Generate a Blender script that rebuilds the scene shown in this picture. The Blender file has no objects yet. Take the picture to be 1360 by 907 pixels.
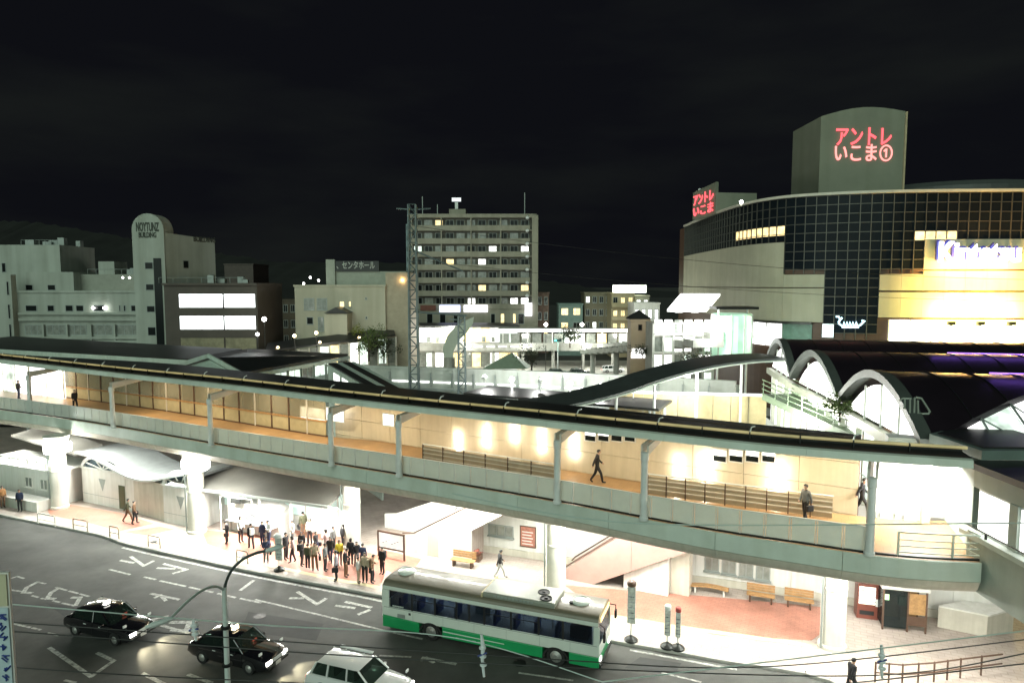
import bpy, bmesh, math, random
from mathutils import Vector, Matrix
random.seed(11)
S = bpy.context.scene
C = S.collection
rad = math.radians

# ------------------------------------------------------------------ camera, sky, sun, exposure
CAM_H, FPX, HOR = 18.0, 900.0, 378.0
PITCH = math.atan((453.5 - HOR) / FPX)
cam = bpy.data.cameras.new('camera')
cam.sensor_width = 36.0
cam.lens = FPX / 1360.0 * 36.0
cam.clip_end = 6000
camo = bpy.data.objects.new('camera', cam)
camo.location = (0, 0, CAM_H)
camo.rotation_euler = (math.pi / 2 - PITCH, 0, 0)
C.objects.link(camo)
S.camera = camo

world = bpy.data.worlds.new('World')
S.world = world
world.use_nodes = True
wn, wl = world.node_tree.nodes, world.node_tree.links
bg = wn['Background']
wtc = wn.new('ShaderNodeTexCoord')
wmap = wn.new('ShaderNodeMapping'); wmap.inputs['Scale'].default_value = (1.2, 1.2, 5.0)
wno = wn.new('ShaderNodeTexNoise'); wno.inputs['Scale'].default_value = 2.2; wno.inputs['Detail'].default_value = 6
wrm = wn.new('ShaderNodeValToRGB')
wrm.color_ramp.elements[0].position = 0.42; wrm.color_ramp.elements[0].color = (0.0042, 0.0046, 0.0064, 1)
wrm.color_ramp.elements[1].position = 0.75; wrm.color_ramp.elements[1].color = (0.0085, 0.0100, 0.0098, 1)
wl.new(wtc.outputs['Generated'], wmap.inputs['Vector']); wl.new(wmap.outputs[0], wno.inputs['Vector'])
wl.new(wno.outputs['Fac'], wrm.inputs[0]); wl.new(wrm.outputs[0], bg.inputs[0])
bg.inputs[1].default_value = 0.75

sun = bpy.data.lights.new('night_glow', 'SUN')
sun.energy = 1.2
sun.angle = rad(60)
sun.color = (0.80, 1.0, 0.85)
suno = bpy.data.objects.new('night_glow', sun)
suno.rotation_euler = (rad(64), 0, rad(-16))
suno.location = (0, -20, 60)
C.objects.link(suno)

S.view_settings.view_transform = 'Standard'
S.view_settings.look = 'None'
S.view_settings.exposure = 0.45
S.view_settings.gamma = 1.0
S.render.engine = 'CYCLES'
S.cycles.max_bounces = 5
S.cycles.diffuse_bounces = 3
S.cycles.transparent_max_bounces = 12
S.cycles.sample_clamp_indirect = 4.0
S.cycles.caustics_reflective = False
S.cycles.caustics_refractive = False

# ------------------------------------------------------------------ pixels of the photograph to places
def ray(px, py):
    X = (px - 680.0) / FPX; Y = -(py - 453.5) / FPX
    return Vector((X, math.cos(PITCH) + Y * math.sin(PITCH), -math.sin(PITCH) + Y * math.cos(PITCH)))
def G(px, py, z=0.0):
    d = ray(px, py); t = (z - CAM_H) / d.z
    return Vector((0, 0, CAM_H)) + d * t
def D(px, py, Y):
    d = ray(px, py)
    return Vector((0, 0, CAM_H)) + d * (Y / d.y)

# ------------------------------------------------------------------ materials
MT = {}
def mat(name, col, rough=0.6, metal=0.0, var=0.18, scale=1.2, bump=0.0, bscale=30.0, coat=0.0, spec=0.5, streak=0.0, sfreq=1.6, tile=None):
    if name in MT: return MT[name]
    m = bpy.data.materials.new(name); m.use_nodes = True
    n, l = m.node_tree.nodes, m.node_tree.links
    b = n['Principled BSDF']
    b.inputs['Roughness'].default_value = rough
    b.inputs['Metallic'].default_value = metal
    b.inputs['Coat Weight'].default_value = coat
    b.inputs['Specular IOR Level'].default_value = spec
    b.inputs['Base Color'].default_value = (*col, 1)
    geo = n.new('ShaderNodeNewGeometry')
    if var > 0:
        n1 = n.new('ShaderNodeTexNoise'); n1.inputs['Scale'].default_value = scale; n1.inputs['Detail'].default_value = 8; n1.inputs['Roughness'].default_value = 0.65
        l.new(geo.outputs['Position'], n1.inputs['Vector'])
        rp = n.new('ShaderNodeValToRGB')
        k = 1 - var * 1.6; k2 = 1 + var * 0.6
        rp.color_ramp.elements[0].position = 0.28; rp.color_ramp.elements[0].color = (col[0]*k, col[1]*k, col[2]*k, 1)
        rp.color_ramp.elements[1].position = 0.72; rp.color_ramp.elements[1].color = (min(1, col[0]*k2), min(1, col[1]*k2), min(1, col[2]*k2), 1)
        l.new(n1.outputs['Fac'], rp.inputs[0])
        out = rp.outputs[0]
        if streak > 0:
            mp = n.new('ShaderNodeMapping'); mp.inputs['Scale'].default_value = (2.5, 2.5, 0.18)
            n2 = n.new('ShaderNodeTexNoise'); n2.inputs['Scale'].default_value = sfreq; n2.inputs['Detail'].default_value = 5
            l.new(geo.outputs['Position'], mp.inputs[0]); l.new(mp.outputs[0], n2.inputs['Vector'])
            r2 = n.new('ShaderNodeValToRGB'); r2.color_ramp.elements[0].position = 0.35; r2.color_ramp.elements[1].position = 0.6
            q = 1 - streak
            r2.color_ramp.elements[0].color = (q, q, q * 0.97, 1); r2.color_ramp.elements[1].color = (1, 1, 1, 1)
            l.new(n2.outputs['Fac'], r2.inputs[0])
            mx = n.new('ShaderNodeMix'); mx.data_type = 'RGBA'; mx.blend_type = 'MULTIPLY'; mx.inputs[0].default_value = 1
            l.new(out, mx.inputs[6]); l.new(r2.outputs[0], mx.inputs[7]); out = mx.outputs[2]
        if tile:
            mp2 = n.new('ShaderNodeMapping'); mp2.inputs['Rotation'].default_value = (0, 0, rad(25))
            bt = n.new('ShaderNodeTexBrick'); bt.inputs['Scale'].default_value = 1.0
            bt.inputs['Brick Width'].default_value = tile[0]; bt.inputs['Row Height'].default_value = tile[1]; bt.inputs['Mortar Size'].default_value = tile[2]
            bt.inputs['Color1'].default_value = (1, 1, 1, 1); bt.inputs['Color2'].default_value = (.90, .90, .90, 1); bt.inputs['Mortar'].default_value = (.74, .74, .74, 1)
            l.new(geo.outputs['Position'], mp2.inputs[0]); l.new(mp2.outputs[0], bt.inputs['Vector'])
            mx2 = n.new('ShaderNodeMix'); mx2.data_type = 'RGBA'; mx2.blend_type = 'MULTIPLY'; mx2.inputs[0].default_value = 1
            l.new(out, mx2.inputs[6]); l.new(bt.outputs['Color'], mx2.inputs[7]); out = mx2.outputs[2]
        l.new(out, b.inputs['Base Color'])
    if bump > 0:
        n3 = n.new('ShaderNodeTexNoise'); n3.inputs['Scale'].default_value = bscale; n3.inputs['Detail'].default_value = 4
        l.new(geo.outputs['Position'], n3.inputs['Vector'])
        bp = n.new('ShaderNodeBump'); bp.inputs['Strength'].default_value = bump; bp.inputs['Distance'].default_value = 0.02
        l.new(n3.outputs['Fac'], bp.inputs['Height']); l.new(bp.outputs[0], b.inputs['Normal'])
    MT[name] = m
    return m
def glow(name, col, strength, var=0.0, scale=1.0):
    if name in MT: return MT[name]
    m = bpy.data.materials.new(name); m.use_nodes = True
    n, l = m.node_tree.nodes, m.node_tree.links
    b = n['Principled BSDF']
    b.inputs['Base Color'].default_value = (min(.8, col[0]), min(.8, col[1]), min(.8, col[2]), 1)
    b.inputs['Emission Color'].default_value = (*col, 1)
    b.inputs['Emission Strength'].default_value = strength
    b.inputs['Roughness'].default_value = 0.3
    if var > 0:
        geo = n.new('ShaderNodeNewGeometry')
        n1 = n.new('ShaderNodeTexNoise'); n1.inputs['Scale'].default_value = scale; n1.inputs['Detail'].default_value = 3
        l.new(geo.outputs['Position'], n1.inputs['Vector'])
        mr = n.new('ShaderNodeMapRange'); mr.inputs[1].default_value = 0.3; mr.inputs[2].default_value = 0.7
        mr.inputs[3].default_value = strength * (1 - var); mr.inputs[4].default_value = strength * (1 + var)
        l.new(n1.outputs['Fac'], mr.inputs[0]); l.new(mr.outputs[0], b.inputs['Emission Strength'])
    MT[name] = m
    return m
def glass(name, tint, clear=0.6, rough=0.05, body=(0.02, 0.03, 0.03)):
    if name in MT: return MT[name]
    m = bpy.data.materials.new(name); m.use_nodes = True
    n, l = m.node_tree.nodes, m.node_tree.links
    b = n['Principled BSDF']
    b.inputs['Base Color'].default_value = (*body, 1); b.inputs['Roughness'].default_value = rough
    t = n.new('ShaderNodeBsdfTransparent'); t.inputs[0].default_value = (*tint, 1)
    mx = n.new('ShaderNodeMixShader'); mx.inputs[0].default_value = clear
    l.new(b.outputs[0], mx.inputs[1]); l.new(t.outputs[0], mx.inputs[2])
    l.new(mx.outputs[0], n['Material Output'].inputs['Surface'])
    MT[name] = m
    return m

# ------------------------------------------------------------------ mesh builder
class MB:
    def __init__(s): s.v = []; s.f = []; s.mi = []
    def add(s, verts, faces, mi=0):
        o = len(s.v); s.v += [Vector(p) for p in verts]
        for f in faces: s.f.append([i + o for i in f]); s.mi.append(mi)
        return s
    def extr(s, poly, vec, mi=0):
        n = len(poly); vec = Vector(vec); P = [Vector(p) for p in poly]
        fs = [list(range(n))[::-1], list(range(n, 2 * n))]
        for i in range(n): j = (i + 1) % n; fs.append([i, j, n + j, n + i])
        return s.add(P + [p + vec for p in P], fs, mi)
    def box(s, c, size, rz=0.0, mi=0):
        hx, hy, hz = size[0] / 2, size[1] / 2, size[2] / 2
        cs, sn = math.cos(rz), math.sin(rz)
        P = [(c[0] + x * cs - y * sn, c[1] + x * sn + y * cs, c[2] - hz) for x, y in ((-hx, -hy), (hx, -hy), (hx, hy), (-hx, hy))]
        return s.extr(P, (0, 0, 2 * hz), mi)
    def b2(s, x0, x1, y0, y1, z0, z1, mi=0):
        return s.extr([(x0, y0, z0), (x1, y0, z0), (x1, y1, z0), (x0, y1, z0)], (0, 0, z1 - z0), mi)
    def prism(s, poly, z0, z1, mi=0):
        return s.extr([(p[0], p[1], z0) for p in poly], (0, 0, z1 - z0), mi)
    def tube(s, pts, r, n=8, mi=0):
        pts = [Vector(p) for p in pts]; m = len(pts)
        rs = r if isinstance(r, (list, tuple)) else [r] * m
        vs = []; up0 = None
        for i, p in enumerate(pts):
            d = (pts[min(i + 1, m - 1)] - pts[max(i - 1, 0)]).normalized()
            ref = Vector((0, 0, 1)) if abs(d.z) < 0.95 else Vector((1, 0, 0))
            if up0 is not None: ref = up0
            a = d.cross(ref)
            if a.length < 1e-4: a = d.cross(Vector((0, 1, 0)))
            a.normalize(); b = a.cross(d).normalized(); up0 = b
            for k in range(n):
                t = 2 * math.pi * k / n
                vs.append(p + a * (rs[i] * math.cos(t)) + b * (rs[i] * math.sin(t)))
        fs = []
        for i in range(m - 1):
            for k in range(n):
                k2 = (k + 1) % n
                fs.append([i * n + k, i * n + k2, (i + 1) * n + k2, (i + 1) * n + k])
        fs.append(list(range(n))[::-1]); fs.append([(m - 1) * n + k for k in range(n)])
        return s.add(vs, fs, mi)
    def lathe(s, prof, c=(0, 0, 0), n=16, mi=0):
        vs = []; fs = []; m = len(prof)
        for (r, z) in prof:
            for k in range(n):
                t = 2 * math.pi * k / n
                vs.append((c[0] + r * math.cos(t), c[1] + r * math.sin(t), c[2] + z))
        for i in range(m - 1):
            for k in range(n):
                k2 = (k + 1) % n
                fs.append([i * n + k, i * n + k2, (i + 1) * n + k2, (i + 1) * n + k])
        fs.append(list(range(n))[::-1]); fs.append([(m - 1) * n + k for k in range(n)])
        return s.add(vs, fs, mi)
    def sweep(s, path, prof, mi=0):
        # path: xy points; prof: closed list of (offset to the back, z)
        P = [Vector((p[0], p[1])) for p in path]; m = len(P); n = len(prof); vs = []
        for i, p in enumerate(P):
            nn = normal_at(P, i)
            for (o, z) in prof: vs.append((p.x + nn.x * o, p.y + nn.y * o, z))
        fs = []
        for i in range(m - 1):
            for k in range(n):
                k2 = (k + 1) % n
                fs.append([i * n + k, i * n + k2, (i + 1) * n + k2, (i + 1) * n + k])
        fs.append(list(range(n))[::-1]); fs.append([(m - 1) * n + k for k in range(n)])
        return s.add(vs, fs, mi)
    def strip(s, A, B, z0, z1, mi=0):
        # solid sheet between two xy polylines of the same length
        n = len(A); vs = []
        for a, b in zip(A, B): vs += [(a[0], a[1], z0), (b[0], b[1], z0), (b[0], b[1], z1), (a[0], a[1], z1)]
        fs = []
        for i in range(n - 1):
            for k in range(4):
                k2 = (k + 1) % 4
                fs.append([i*4+k, i*4+k2, (i+1)*4+k2, (i+1)*4+k])
        fs.append([0, 1, 2, 3]); fs.append([(n-1)*4+k for k in (3, 2, 1, 0)])
        return s.add(vs, fs, mi)
    def build(s, name, mats, parent=None, smooth=False, bevel=0.0):
        me = bpy.data.meshes.new(name)
        vs = s.v
        if parent is not None:
            loc, rz = XF.get(rootof(parent), (Vector((0, 0, 0)), 0.0))
            cs, sn = math.cos(-rz), math.sin(-rz); out = []
            for p in vs:
                q = p - loc
                out.append((q.x * cs - q.y * sn, q.x * sn + q.y * cs, q.z))
            vs = out
        me.from_pydata([tuple(p) for p in vs], [], s.f)
        if not isinstance(mats, (list, tuple)): mats = [mats]
        for mm in mats: me.materials.append(mm)
        if len(mats) > 1:
            for p, i in zip(me.polygons, s.mi): p.material_index = i
        bm = bmesh.new(); bm.from_mesh(me)
        bmesh.ops.recalc_face_normals(bm, faces=bm.faces)
        if bevel > 0:
            es = [e for e in bm.edges if len(e.link_faces) == 2 and e.calc_face_angle(0) > 0.6]
            bmesh.ops.bevel(bm, geom=es, offset=bevel, segments=2, affect='EDGES', profile=0.5, clamp_overlap=True)
        bm.to_mesh(me); bm.free()
        if smooth:
            for p in me.polygons: p.use_smooth = True
            try: me.set_sharp_from_angle(angle=rad(40))
            except Exception: pass
        o = bpy.data.objects.new(name, me); C.objects.link(o)
        if parent is not None: o.parent = parent
        return o
XF = {}
def rootof(o):
    while o.parent is not None: o = o.parent
    return o.name
def normal_at(P, i):
    a = P[max(i - 1, 0)]; b = P[min(i + 1, len(P) - 1)]
    d = (b - a); d.normalize()
    return Vector((-d.y, d.x))
def tag(o, label, cat=None, group=None, kind=None):
    o['label'] = label
    if cat: o['category'] = cat
    if group: o['group'] = group
    if kind: o['kind'] = kind
    return o
def thing(name, label, cat, loc=(0, 0, 0), rz=0.0, group=None):
    o = bpy.data.objects.new(name, None); C.objects.link(o)
    o.empty_display_size = 0.3
    o.location = loc; o.rotation_euler = (0, 0, rz)
    XF[o.name] = (Vector(loc), rz)
    tag(o, label, cat, group)
    return o
def struct(o): o['kind'] = 'structure'; return o
def dup(root, loc, rz, label=None, group=None):
    r = root.copy(); C.objects.link(r)
    r.location = loc; r.rotation_euler = (0, 0, rz); XF[r.name] = (Vector(loc), rz)
    if label: r['label'] = label
    if group: r['group'] = group
    def rec(src, dst):
        for ch in src.children:
            c = ch.copy(); C.objects.link(c); c.parent = dst
            rec(ch, c)
    rec(root, r)
    return r
def lamp(parent, loc, power, col=(1, 1, 1), size=0.3, kind='POINT', down=False, spot=None, rot=None):
    L = bpy.data.lights.new('lamp_light', kind); L.energy = power; L.color = col
    if kind == 'AREA': L.shape = 'RECTANGLE'; L.size = size if not isinstance(size, tuple) else size[0]; L.size_y = size if not isinstance(size, tuple) else size[1]
    elif kind in ('POINT', 'SPOT'): L.shadow_soft_size = size
    if kind == 'SPOT': L.spot_size = spot or rad(90); L.spot_blend = 0.6
    o = bpy.data.objects.new('lamp_light', L); C.objects.link(o)
    l0, rz = XF.get(rootof(parent), (Vector((0, 0, 0)), 0.0)) if parent else (Vector((0, 0, 0)), 0.0)
    q = Vector(loc) - l0; cs, sn = math.cos(-rz), math.sin(-rz)
    o.location = (q.x * cs - q.y * sn, q.x * sn + q.y * cs, q.z)
    if rot: o.rotation_euler = rot
    if parent: o.parent = parent
    return o
def text(txt, size, m, origin, right, up, parent, name='lettering', depth=0.04, bold=0.0, width=None):
    cu = bpy.data.curves.new('t', 'FONT'); cu.body = txt; cu.size = 1.0; cu.extrude = 0.02; cu.offset = bold
    cu.align_x = 'LEFT'; cu.resolution_u = 3
    ob = bpy.data.objects.new('t', cu); C.objects.link(ob)
    dg = bpy.context.evaluated_depsgraph_get()
    me = bpy.data.meshes.new_from_object(ob.evaluated_get(dg))
    bpy.data.objects.remove(ob, do_unlink=True)
    xs = [v.co.x for v in me.vertices] or [0, 1]
    k = size
    kx = (width / (max(xs) - min(xs))) if width else size
    right = Vector(right).normalized(); up = Vector(up).normalized(); nn = right.cross(up)
    loc, rz = XF.get(rootof(parent), (Vector((0, 0, 0)), 0.0)) if parent else (Vector((0, 0, 0)), 0.0)
    cs, sn = math.cos(-rz), math.sin(-rz)
    for v in me.vertices:
        p = Vector(origin) + right * ((v.co.x - min(xs)) * kx) + up * (v.co.y * k) + nn * (v.co.z / 0.02 * depth / 2 + depth / 2)
        q = p - loc
        v.co = (q.x * cs - q.y * sn, q.x * sn + q.y * cs, q.z)
    me.materials.clear(); me.materials.append(m)
    me.name = name
    o = bpy.data.objects.new(name, me); C.objects.link(o)
    if parent: o.parent = parent
    return o
def resample(path, step):
    # Catmull-Rom through xy points, then even steps
    P = [Vector((p[0], p[1])) for p in path]
    Q = []
    for i in range(len(P) - 1):
        p0 = P[max(i - 1, 0)]; p1 = P[i]; p2 = P[i + 1]; p3 = P[min(i + 2, len(P) - 1)]
        for k in range(12):
            t = k / 12
            Q.append(0.5 * ((2 * p1) + (p2 - p0) * t + (2 * p0 - 5 * p1 + 4 * p2 - p3) * t * t + (3 * p1 - p0 - 3 * p2 + p3) * t ** 3))
    Q.append(P[-1])
    L = [0.0]
    for a, b in zip(Q, Q[1:]): L.append(L[-1] + (b - a).length)
    n = max(2, int(round(L[-1] / step)) + 1) if step > 0 else int(-step)
    out = []; j = 0
    for i in range(n):
        d = L[-1] * i / (n - 1)
        while j < len(L) - 2 and L[j + 1] < d: j += 1
        t = 0 if L[j + 1] == L[j] else (d - L[j]) / (L[j + 1] - L[j])
        out.append(Q[j].lerp(Q[j + 1], max(0, min(1, t))))
    return out
def offset(path, o): return [p + normal_at(path, i) * o for i, p in enumerate(path)]
def at_px(path, px):
    # point of an xy polyline that the column px of the photograph sees
    k = (px - 680.0) / FPX
    for a, b in zip(path, path[1:]):
        fa = a[0] - k * a[1]; fb = b[0] - k * b[1]
        if fa * fb <= 0 and fa != fb:
            t = fa / (fa - fb)
            return Vector((a[0] + (b[0] - a[0]) * t, a[1] + (b[1] - a[1]) * t))
    return None

# common materials
M_asphalt = mat('asphalt', (0.080, 0.083, 0.076), 0.72, var=0.34, scale=0.35, bump=0.25, bscale=60, spec=0.35)
M_paint = mat('road_paint', (0.46, 0.47, 0.43), 0.6, var=0.58, scale=5)
M_ground = mat('dark_ground', (0.05, 0.052, 0.045), 0.9, var=0.3, scale=0.1)
M_pave = mat('pale_paving', (0.43, 0.365, 0.32), 0.55, var=0.16, scale=0.8, bump=0.15, bscale=12, tile=(.6, .3, .02))
M_pink = mat('red_paving', (0.43, 0.19, 0.135), 0.5, var=0.2, scale=0.9, bump=0.15, bscale=14, tile=(.4, .2, .015))
M_kerb = mat('kerb_concrete', (0.42, 0.41, 0.38), 0.8, var=0.2, scale=2)
M_white = mat('white_panel', (0.74, 0.73, 0.69), 0.5, var=0.07, scale=0.7, streak=0.1)
M_fascia = mat('fascia_green_grey', (0.58, 0.65, 0.58), 0.5, var=0.10, scale=0.5, streak=0.10, sfreq=0.45)
M_soffit = mat('soffit_beige', (0.58, 0.55, 0.47), 0.6, var=0.12, scale=0.6, streak=0.1)
M_darkroof = mat('dark_roof', (0.018, 0.02, 0.02), 0.45, var=0.3, scale=0.5)
M_darkmetal = mat('dark_metal', (0.035, 0.038, 0.036), 0.4, 0.6, var=0.2)
M_steel = mat('painted_steel', (0.70, 0.73, 0.71), 0.4, 0.05, var=0.1, scale=1.5)
M_grey = mat('grey_steel', (0.32, 0.36, 0.34), 0.45, 0.3, var=0.15)
M_black = mat('black_rubber', (0.012, 0.012, 0.012), 0.7, var=0.2)
M_conc = mat('concrete', (0.40, 0.40, 0.36), 0.8, var=0.18, scale=0.5, bump=0.1, streak=0.18, sfreq=0.5)
M_dglass = mat('dark_glass', (0.010, 0.013, 0.013), 0.15, var=0.0, spec=0.12)
M_brown = mat('brown_frame', (0.10, 0.055, 0.035), 0.5, var=0.15)
M_wood = mat('bench_wood', (0.42, 0.24, 0.10), 0.5, var=0.25, scale=6)
M_lampw = glow('lamp_white', (1.0, 0.98, 0.93), 14)
M_litw = glow('lit_white', (1.0, 1.0, 0.96), 1.7, 0.62, 1.1)
M_litg = glow('lit_greenish', (0.82, 1.0, 0.86), 0.8, 0.7, 1.1)
M_lity = glow('lit_warm', (1.0, 0.72, 0.34), 1.1, 0.5, 1.2)
M_clear = glass('clear_glass', (0.92, 0.97, 0.95), 0.72)
M_smoke = glass('smoked_glass', (0.55, 0.6, 0.62), 0.55)

# ------------------------------------------------------------------ the setting: ground, road, pavement, hills
o = MB().extr([(-2500, -400, -0.3), (2500, -400, -0.3), (2500, 4000, -0.3), (-2500, 4000, -0.3)], (0, 0, 0.24)).build('ground', M_ground); struct(o)
road = struct(MB().extr([(-140, -20, -0.04), (70, -20, -0.04), (70, 60, -0.04), (-140, 95, -0.04)], (0, 0, 0.04)).build('road', M_asphalt))
KERB_PX = [(-60, 668), (0, 683), (100, 703), (140, 712), (165, 721), (250, 740), (330, 757), (430, 776), (505, 790), (640, 818), (808, 849), (893, 864), (964, 877), (1020, 885), (1080, 896)]
kp = [G(x, y, 0.15) for x, y in KERB_PX]
kp = [Vector((-110, 85)), Vector((-75, 69))] + [Vector((p.x, p.y)) for p in kp] + [Vector((15.3, 28.3)), Vector((16.6, 25.5)), Vector((17.2, 20)), Vector((18, 8))]
kpath = resample(kp, 1.0)
pave_poly = [(p.x, p.y) for p in offset(kpath, 0.2)] + [(70, 8), (70, 84), (-110, 84)]
pavement = struct(MB().prism(pave_poly, 0.005, 0.15).build('pavement', M_pave))
kerbs = bpy.data.objects.new('kerb', None); C.objects.link(kerbs); struct(kerbs); XF['kerb'] = (Vector((0, 0, 0)), 0)
for i in range(len(kpath) - 1):
    a, b = kpath[i], kpath[i + 1]
    if a.x < -48: continue
    d = (b - a).normalized() * 0.006
    MB().sweep([a + d, b - d], [(0, 0.003), (0, 0.135), (0.02, 0.155), (0.19, 0.157), (0.19, 0.003)]).build('kerb_stone', M_kerb, kerbs)
PZ = [0.0]
def patch(px, z=0.151, name='brick_paving', m=M_pink):
    PZ[0] += 0.0012; z += PZ[0]
    pts = [G(x, y, 0.15) for x, y in px]
    return MB().extr([(p.x, p.y, z) for p in pts], (0, 0, 0.004)).build(name, m, pavement)
patch([(60, 668), (100, 671), (160, 681), (205, 695), (160, 705), (118, 694), (66, 684)])
patch([(212, 699), (232, 703), (196, 711), (165, 706)])
patch([(268, 704), (330, 708), (470, 728), (520, 742), (505, 778), (430, 764), (350, 748), (275, 722)])
patch([(750, 777), (812, 782), (905, 789), (1000, 797), (1092, 806), (1092, 840), (1078, 850), (960, 844), (870, 827), (800, 814)])
patch([(380, 690), (455, 704), (455, 722), (395, 712)])
patch([(500, 728), (560, 742), (540, 770), (512, 756)])
# pale guide lines along the pavement
def pline(px, w, z, m, name, par):
    pts = [G(x, y, z) for x, y in px]
    mb = MB()
    for a, b in zip(pts, pts[1:]):
        d = (b - a).normalized(); nn = Vector((-d.y, d.x, 0)) * (w / 2); e = d * 0.0
        mb.extr([(a - nn - e)[:], (b - nn + e)[:], (b + nn + e)[:], (a + nn - e)[:]], (0, 0, 0.003))
    return mb.build(name, m, par)
M_tact = mat('tactile_paving', (0.66, 0.56, 0.34), 0.6, var=0.15, scale=4)
pline([(270, 733), (350, 749), (430, 766), (500, 779)], 0.35, 0.163, M_tact, 'tactile_strip', pavement)
pline([(815, 818), (900, 832), (1000, 846), (1085, 858)], 0.35, 0.163, M_tact, 'tactile_strip', pavement)

def mk(px, w=0.15, name='road_marking'):
    pts = [G(x, y, 0.004) for x, y in px]; mb = MB(); k = 0
    for a, b in zip(pts, pts[1:]):
        d = (b - a).normalized(); nn = Vector((-d.y, d.x, 0)) * (w / 2); z = Vector((0, 0, 0.0012 * k)); k += 1
        e = d * (w * 0.4)
        mb.extr([(a - nn - e + z)[:], (b - nn + e + z)[:], (b + nn + e + z)[:], (a + nn - e + z)[:]], (0, 0, 0.003))
    return mb.build(name, M_paint, road)
# kana and arrows painted on the near lanes
for st in ([(161, 744), (177, 747)], [(174, 739), (191, 751), (203, 745)], [(210, 754), (231, 755)], [(218, 748.5), (248, 756), (231, 761)],
           [(386, 794), (402, 794)], [(396, 786), (421, 802), (432, 795)], [(460, 799), (492, 806)], [(447, 804), (470, 807)], [(490, 810), (477, 815)],
           [(320, 783), (336, 771)]):
    mk(st, 0.22)
mk([(201, 788), (237, 795.5)], 0.2, 'arrow_marking'); mk([(206, 793), (213, 790), (220, 797)], 0.2, 'arrow_marking')
mk([(562, 873), (604, 881)], 0.2, 'arrow_marking'); mk([(560, 876), (566, 873), (575, 879)], 0.2, 'arrow_marking')
# edge line beside the kerb, lane dashes
ep = [(p + normal_at(kpath, i) * -0.35) for i, p in enumerate(kpath)]
def gl(path, w, name):
    mb = MB().sweep(path, [(-w/2, 0.004), (w/2, 0.004), (w/2, 0.007), (-w/2, 0.007)])
    return mb.build(name, M_paint, road)
gl([p for p in ep if -27 < p.x < -6.5], 0.18, 'edge_line')
gl([p for p in ep if 5 < p.x < 11.5], 0.15, 'edge_line')
for a, b in (((146, 756), (172, 762.5)), ((192, 766), (206, 769)), ((213, 771), (246, 778)), ((252, 779.5), (282, 786)), ((290, 788), (312, 793)), ((320, 794.5), (346, 800))):
    mk([a, b], 0.16, 'lane_line')
mk([(340, 796), (420, 815), (515, 838), (560, 848)], 0.14, 'lane_line')
o5 = lambda pts: [(x / 5.43, 740 + y / 5.43) for x, y in pts]
for st in ([(65, 155), (108, 142)], [(122, 136), (170, 150)], [(265, 178), (325, 188)], [(405, 215), (480, 236)], [(500, 242), (560, 258)], [(580, 263), (640, 280)],
           [(70, 232), (150, 245)], [(232, 275), (275, 286)], [(300, 294), (330, 300)], [(385, 312), (430, 322)], [(450, 328), (530, 346)], [(90, 475), (150, 490)], [(165, 492), (215, 503)], [(235, 508), (290, 520)], [(350, 545), (420, 560)],
           [(470, 885), (540, 900)]):
    mk(o5(st), 0.14, 'lane_line')
for st in ([(268, 178), (195, 215), (168, 252), (225, 256)], [(420, 222), (370, 252), (340, 294), (390, 298)], [(525, 288), (580, 288), (545, 345)]):
    mk(o5(st), 0.24, 'hatch_marking')
mk([(66, 860), (121, 898), (151, 877), (130, 867)], 0.2, 'bay_marking')
mk([(190, 894), (222, 910)], 0.2, 'bay_marking')
mk([(251, 895.5), (280, 906), (262, 912)], 0.2, 'bay_marking')
mk([(192, 825), (210, 829), (250, 840)], 0.2, 'bay_marking'); mk([(198, 838), (204, 822), (222, 818)], 0.2, 'bay_marking')
mk([(228, 826), (252, 826), (247, 838), (230, 836)], 0.3, 'bay_marking')
for st in ([(505, 870), (545, 872)], [(690, 893), (760, 903)], [(880, 893), (930, 905)]):
    mk(st, 0.12, 'lane_line')
# cracks and patches of newer asphalt
M_patch = mat('asphalt_patch', (0.040, 0.043, 0.041), 0.8, var=0.25, scale=0.8)
for pp in ([(60, 800), (160, 812), (240, 850), (130, 850)], [(330, 812), (430, 828), (420, 850), (320, 838)], [(850, 872), (905, 880), (895, 897), (830, 886)]):
    P = [G(x, y, 0.001) for x, y in pp]
    MB().extr([p[:] for p in P], (0, 0, 0.0015)).build('asphalt_patch', M_patch, road)
mh = mat('cast_iron', (0.05, 0.05, 0.05), 0.5, 0.7, var=0.2)
for (x, y) in ((205, 720), (345, 818), (690, 880)):
    p = G(x, y, 0.003)
    MB().lathe([(0.32, 0.0), (0.32, 0.006), (0.28, 0.008), (0.0, 0.008)], p, 20).build('manhole_cover', mh, road)

# hills behind the town
M_hill = mat('wooded_hill', (0.012, 0.015, 0.012), 0.95, var=0.4, scale=0.02)
def hill(profile, Y, depth, name):
    mb = MB(); vs = []; rnd = random.Random(5)
    pts = []
    for (a, b), (c, d) in zip(profile, profile[1:]):
        for k in range(10):
            t = k / 10; pts.append((a + (c - a) * t, b + (d - b) * t + rnd.uniform(-2.2, 1.2)))
    pts.append(profile[-1])
    rows = 5
    for (px, py) in pts:
        p = D(px, py, Y)
        for r in range(rows):
            t = r / (rows - 1)
            vs.append((p.x, Y - depth * t, p.z * (1 - t) ** 1.3 + (rnd.uniform(-1.5, 1.5) if 0 < r < rows - 1 else 0) - (0.1 if r == rows - 1 else 0)))
    fs = []
    for i in range(len(pts) - 1):
        for r in range(rows - 1):
            fs.append([i * rows + r, i * rows + r + 1, (i + 1) * rows + r + 1, (i + 1) * rows + r])
    mb.add(vs, fs)
    return struct(mb.build(name, M_hill, smooth=True))
hill([(-700, 300), (-200, 290), (0, 294), (60, 297), (130, 309), (180, 320), (280, 336), (350, 346), (430, 352), (520, 358), (640, 372), (760, 382)], 900, 300, 'hill')
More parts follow.
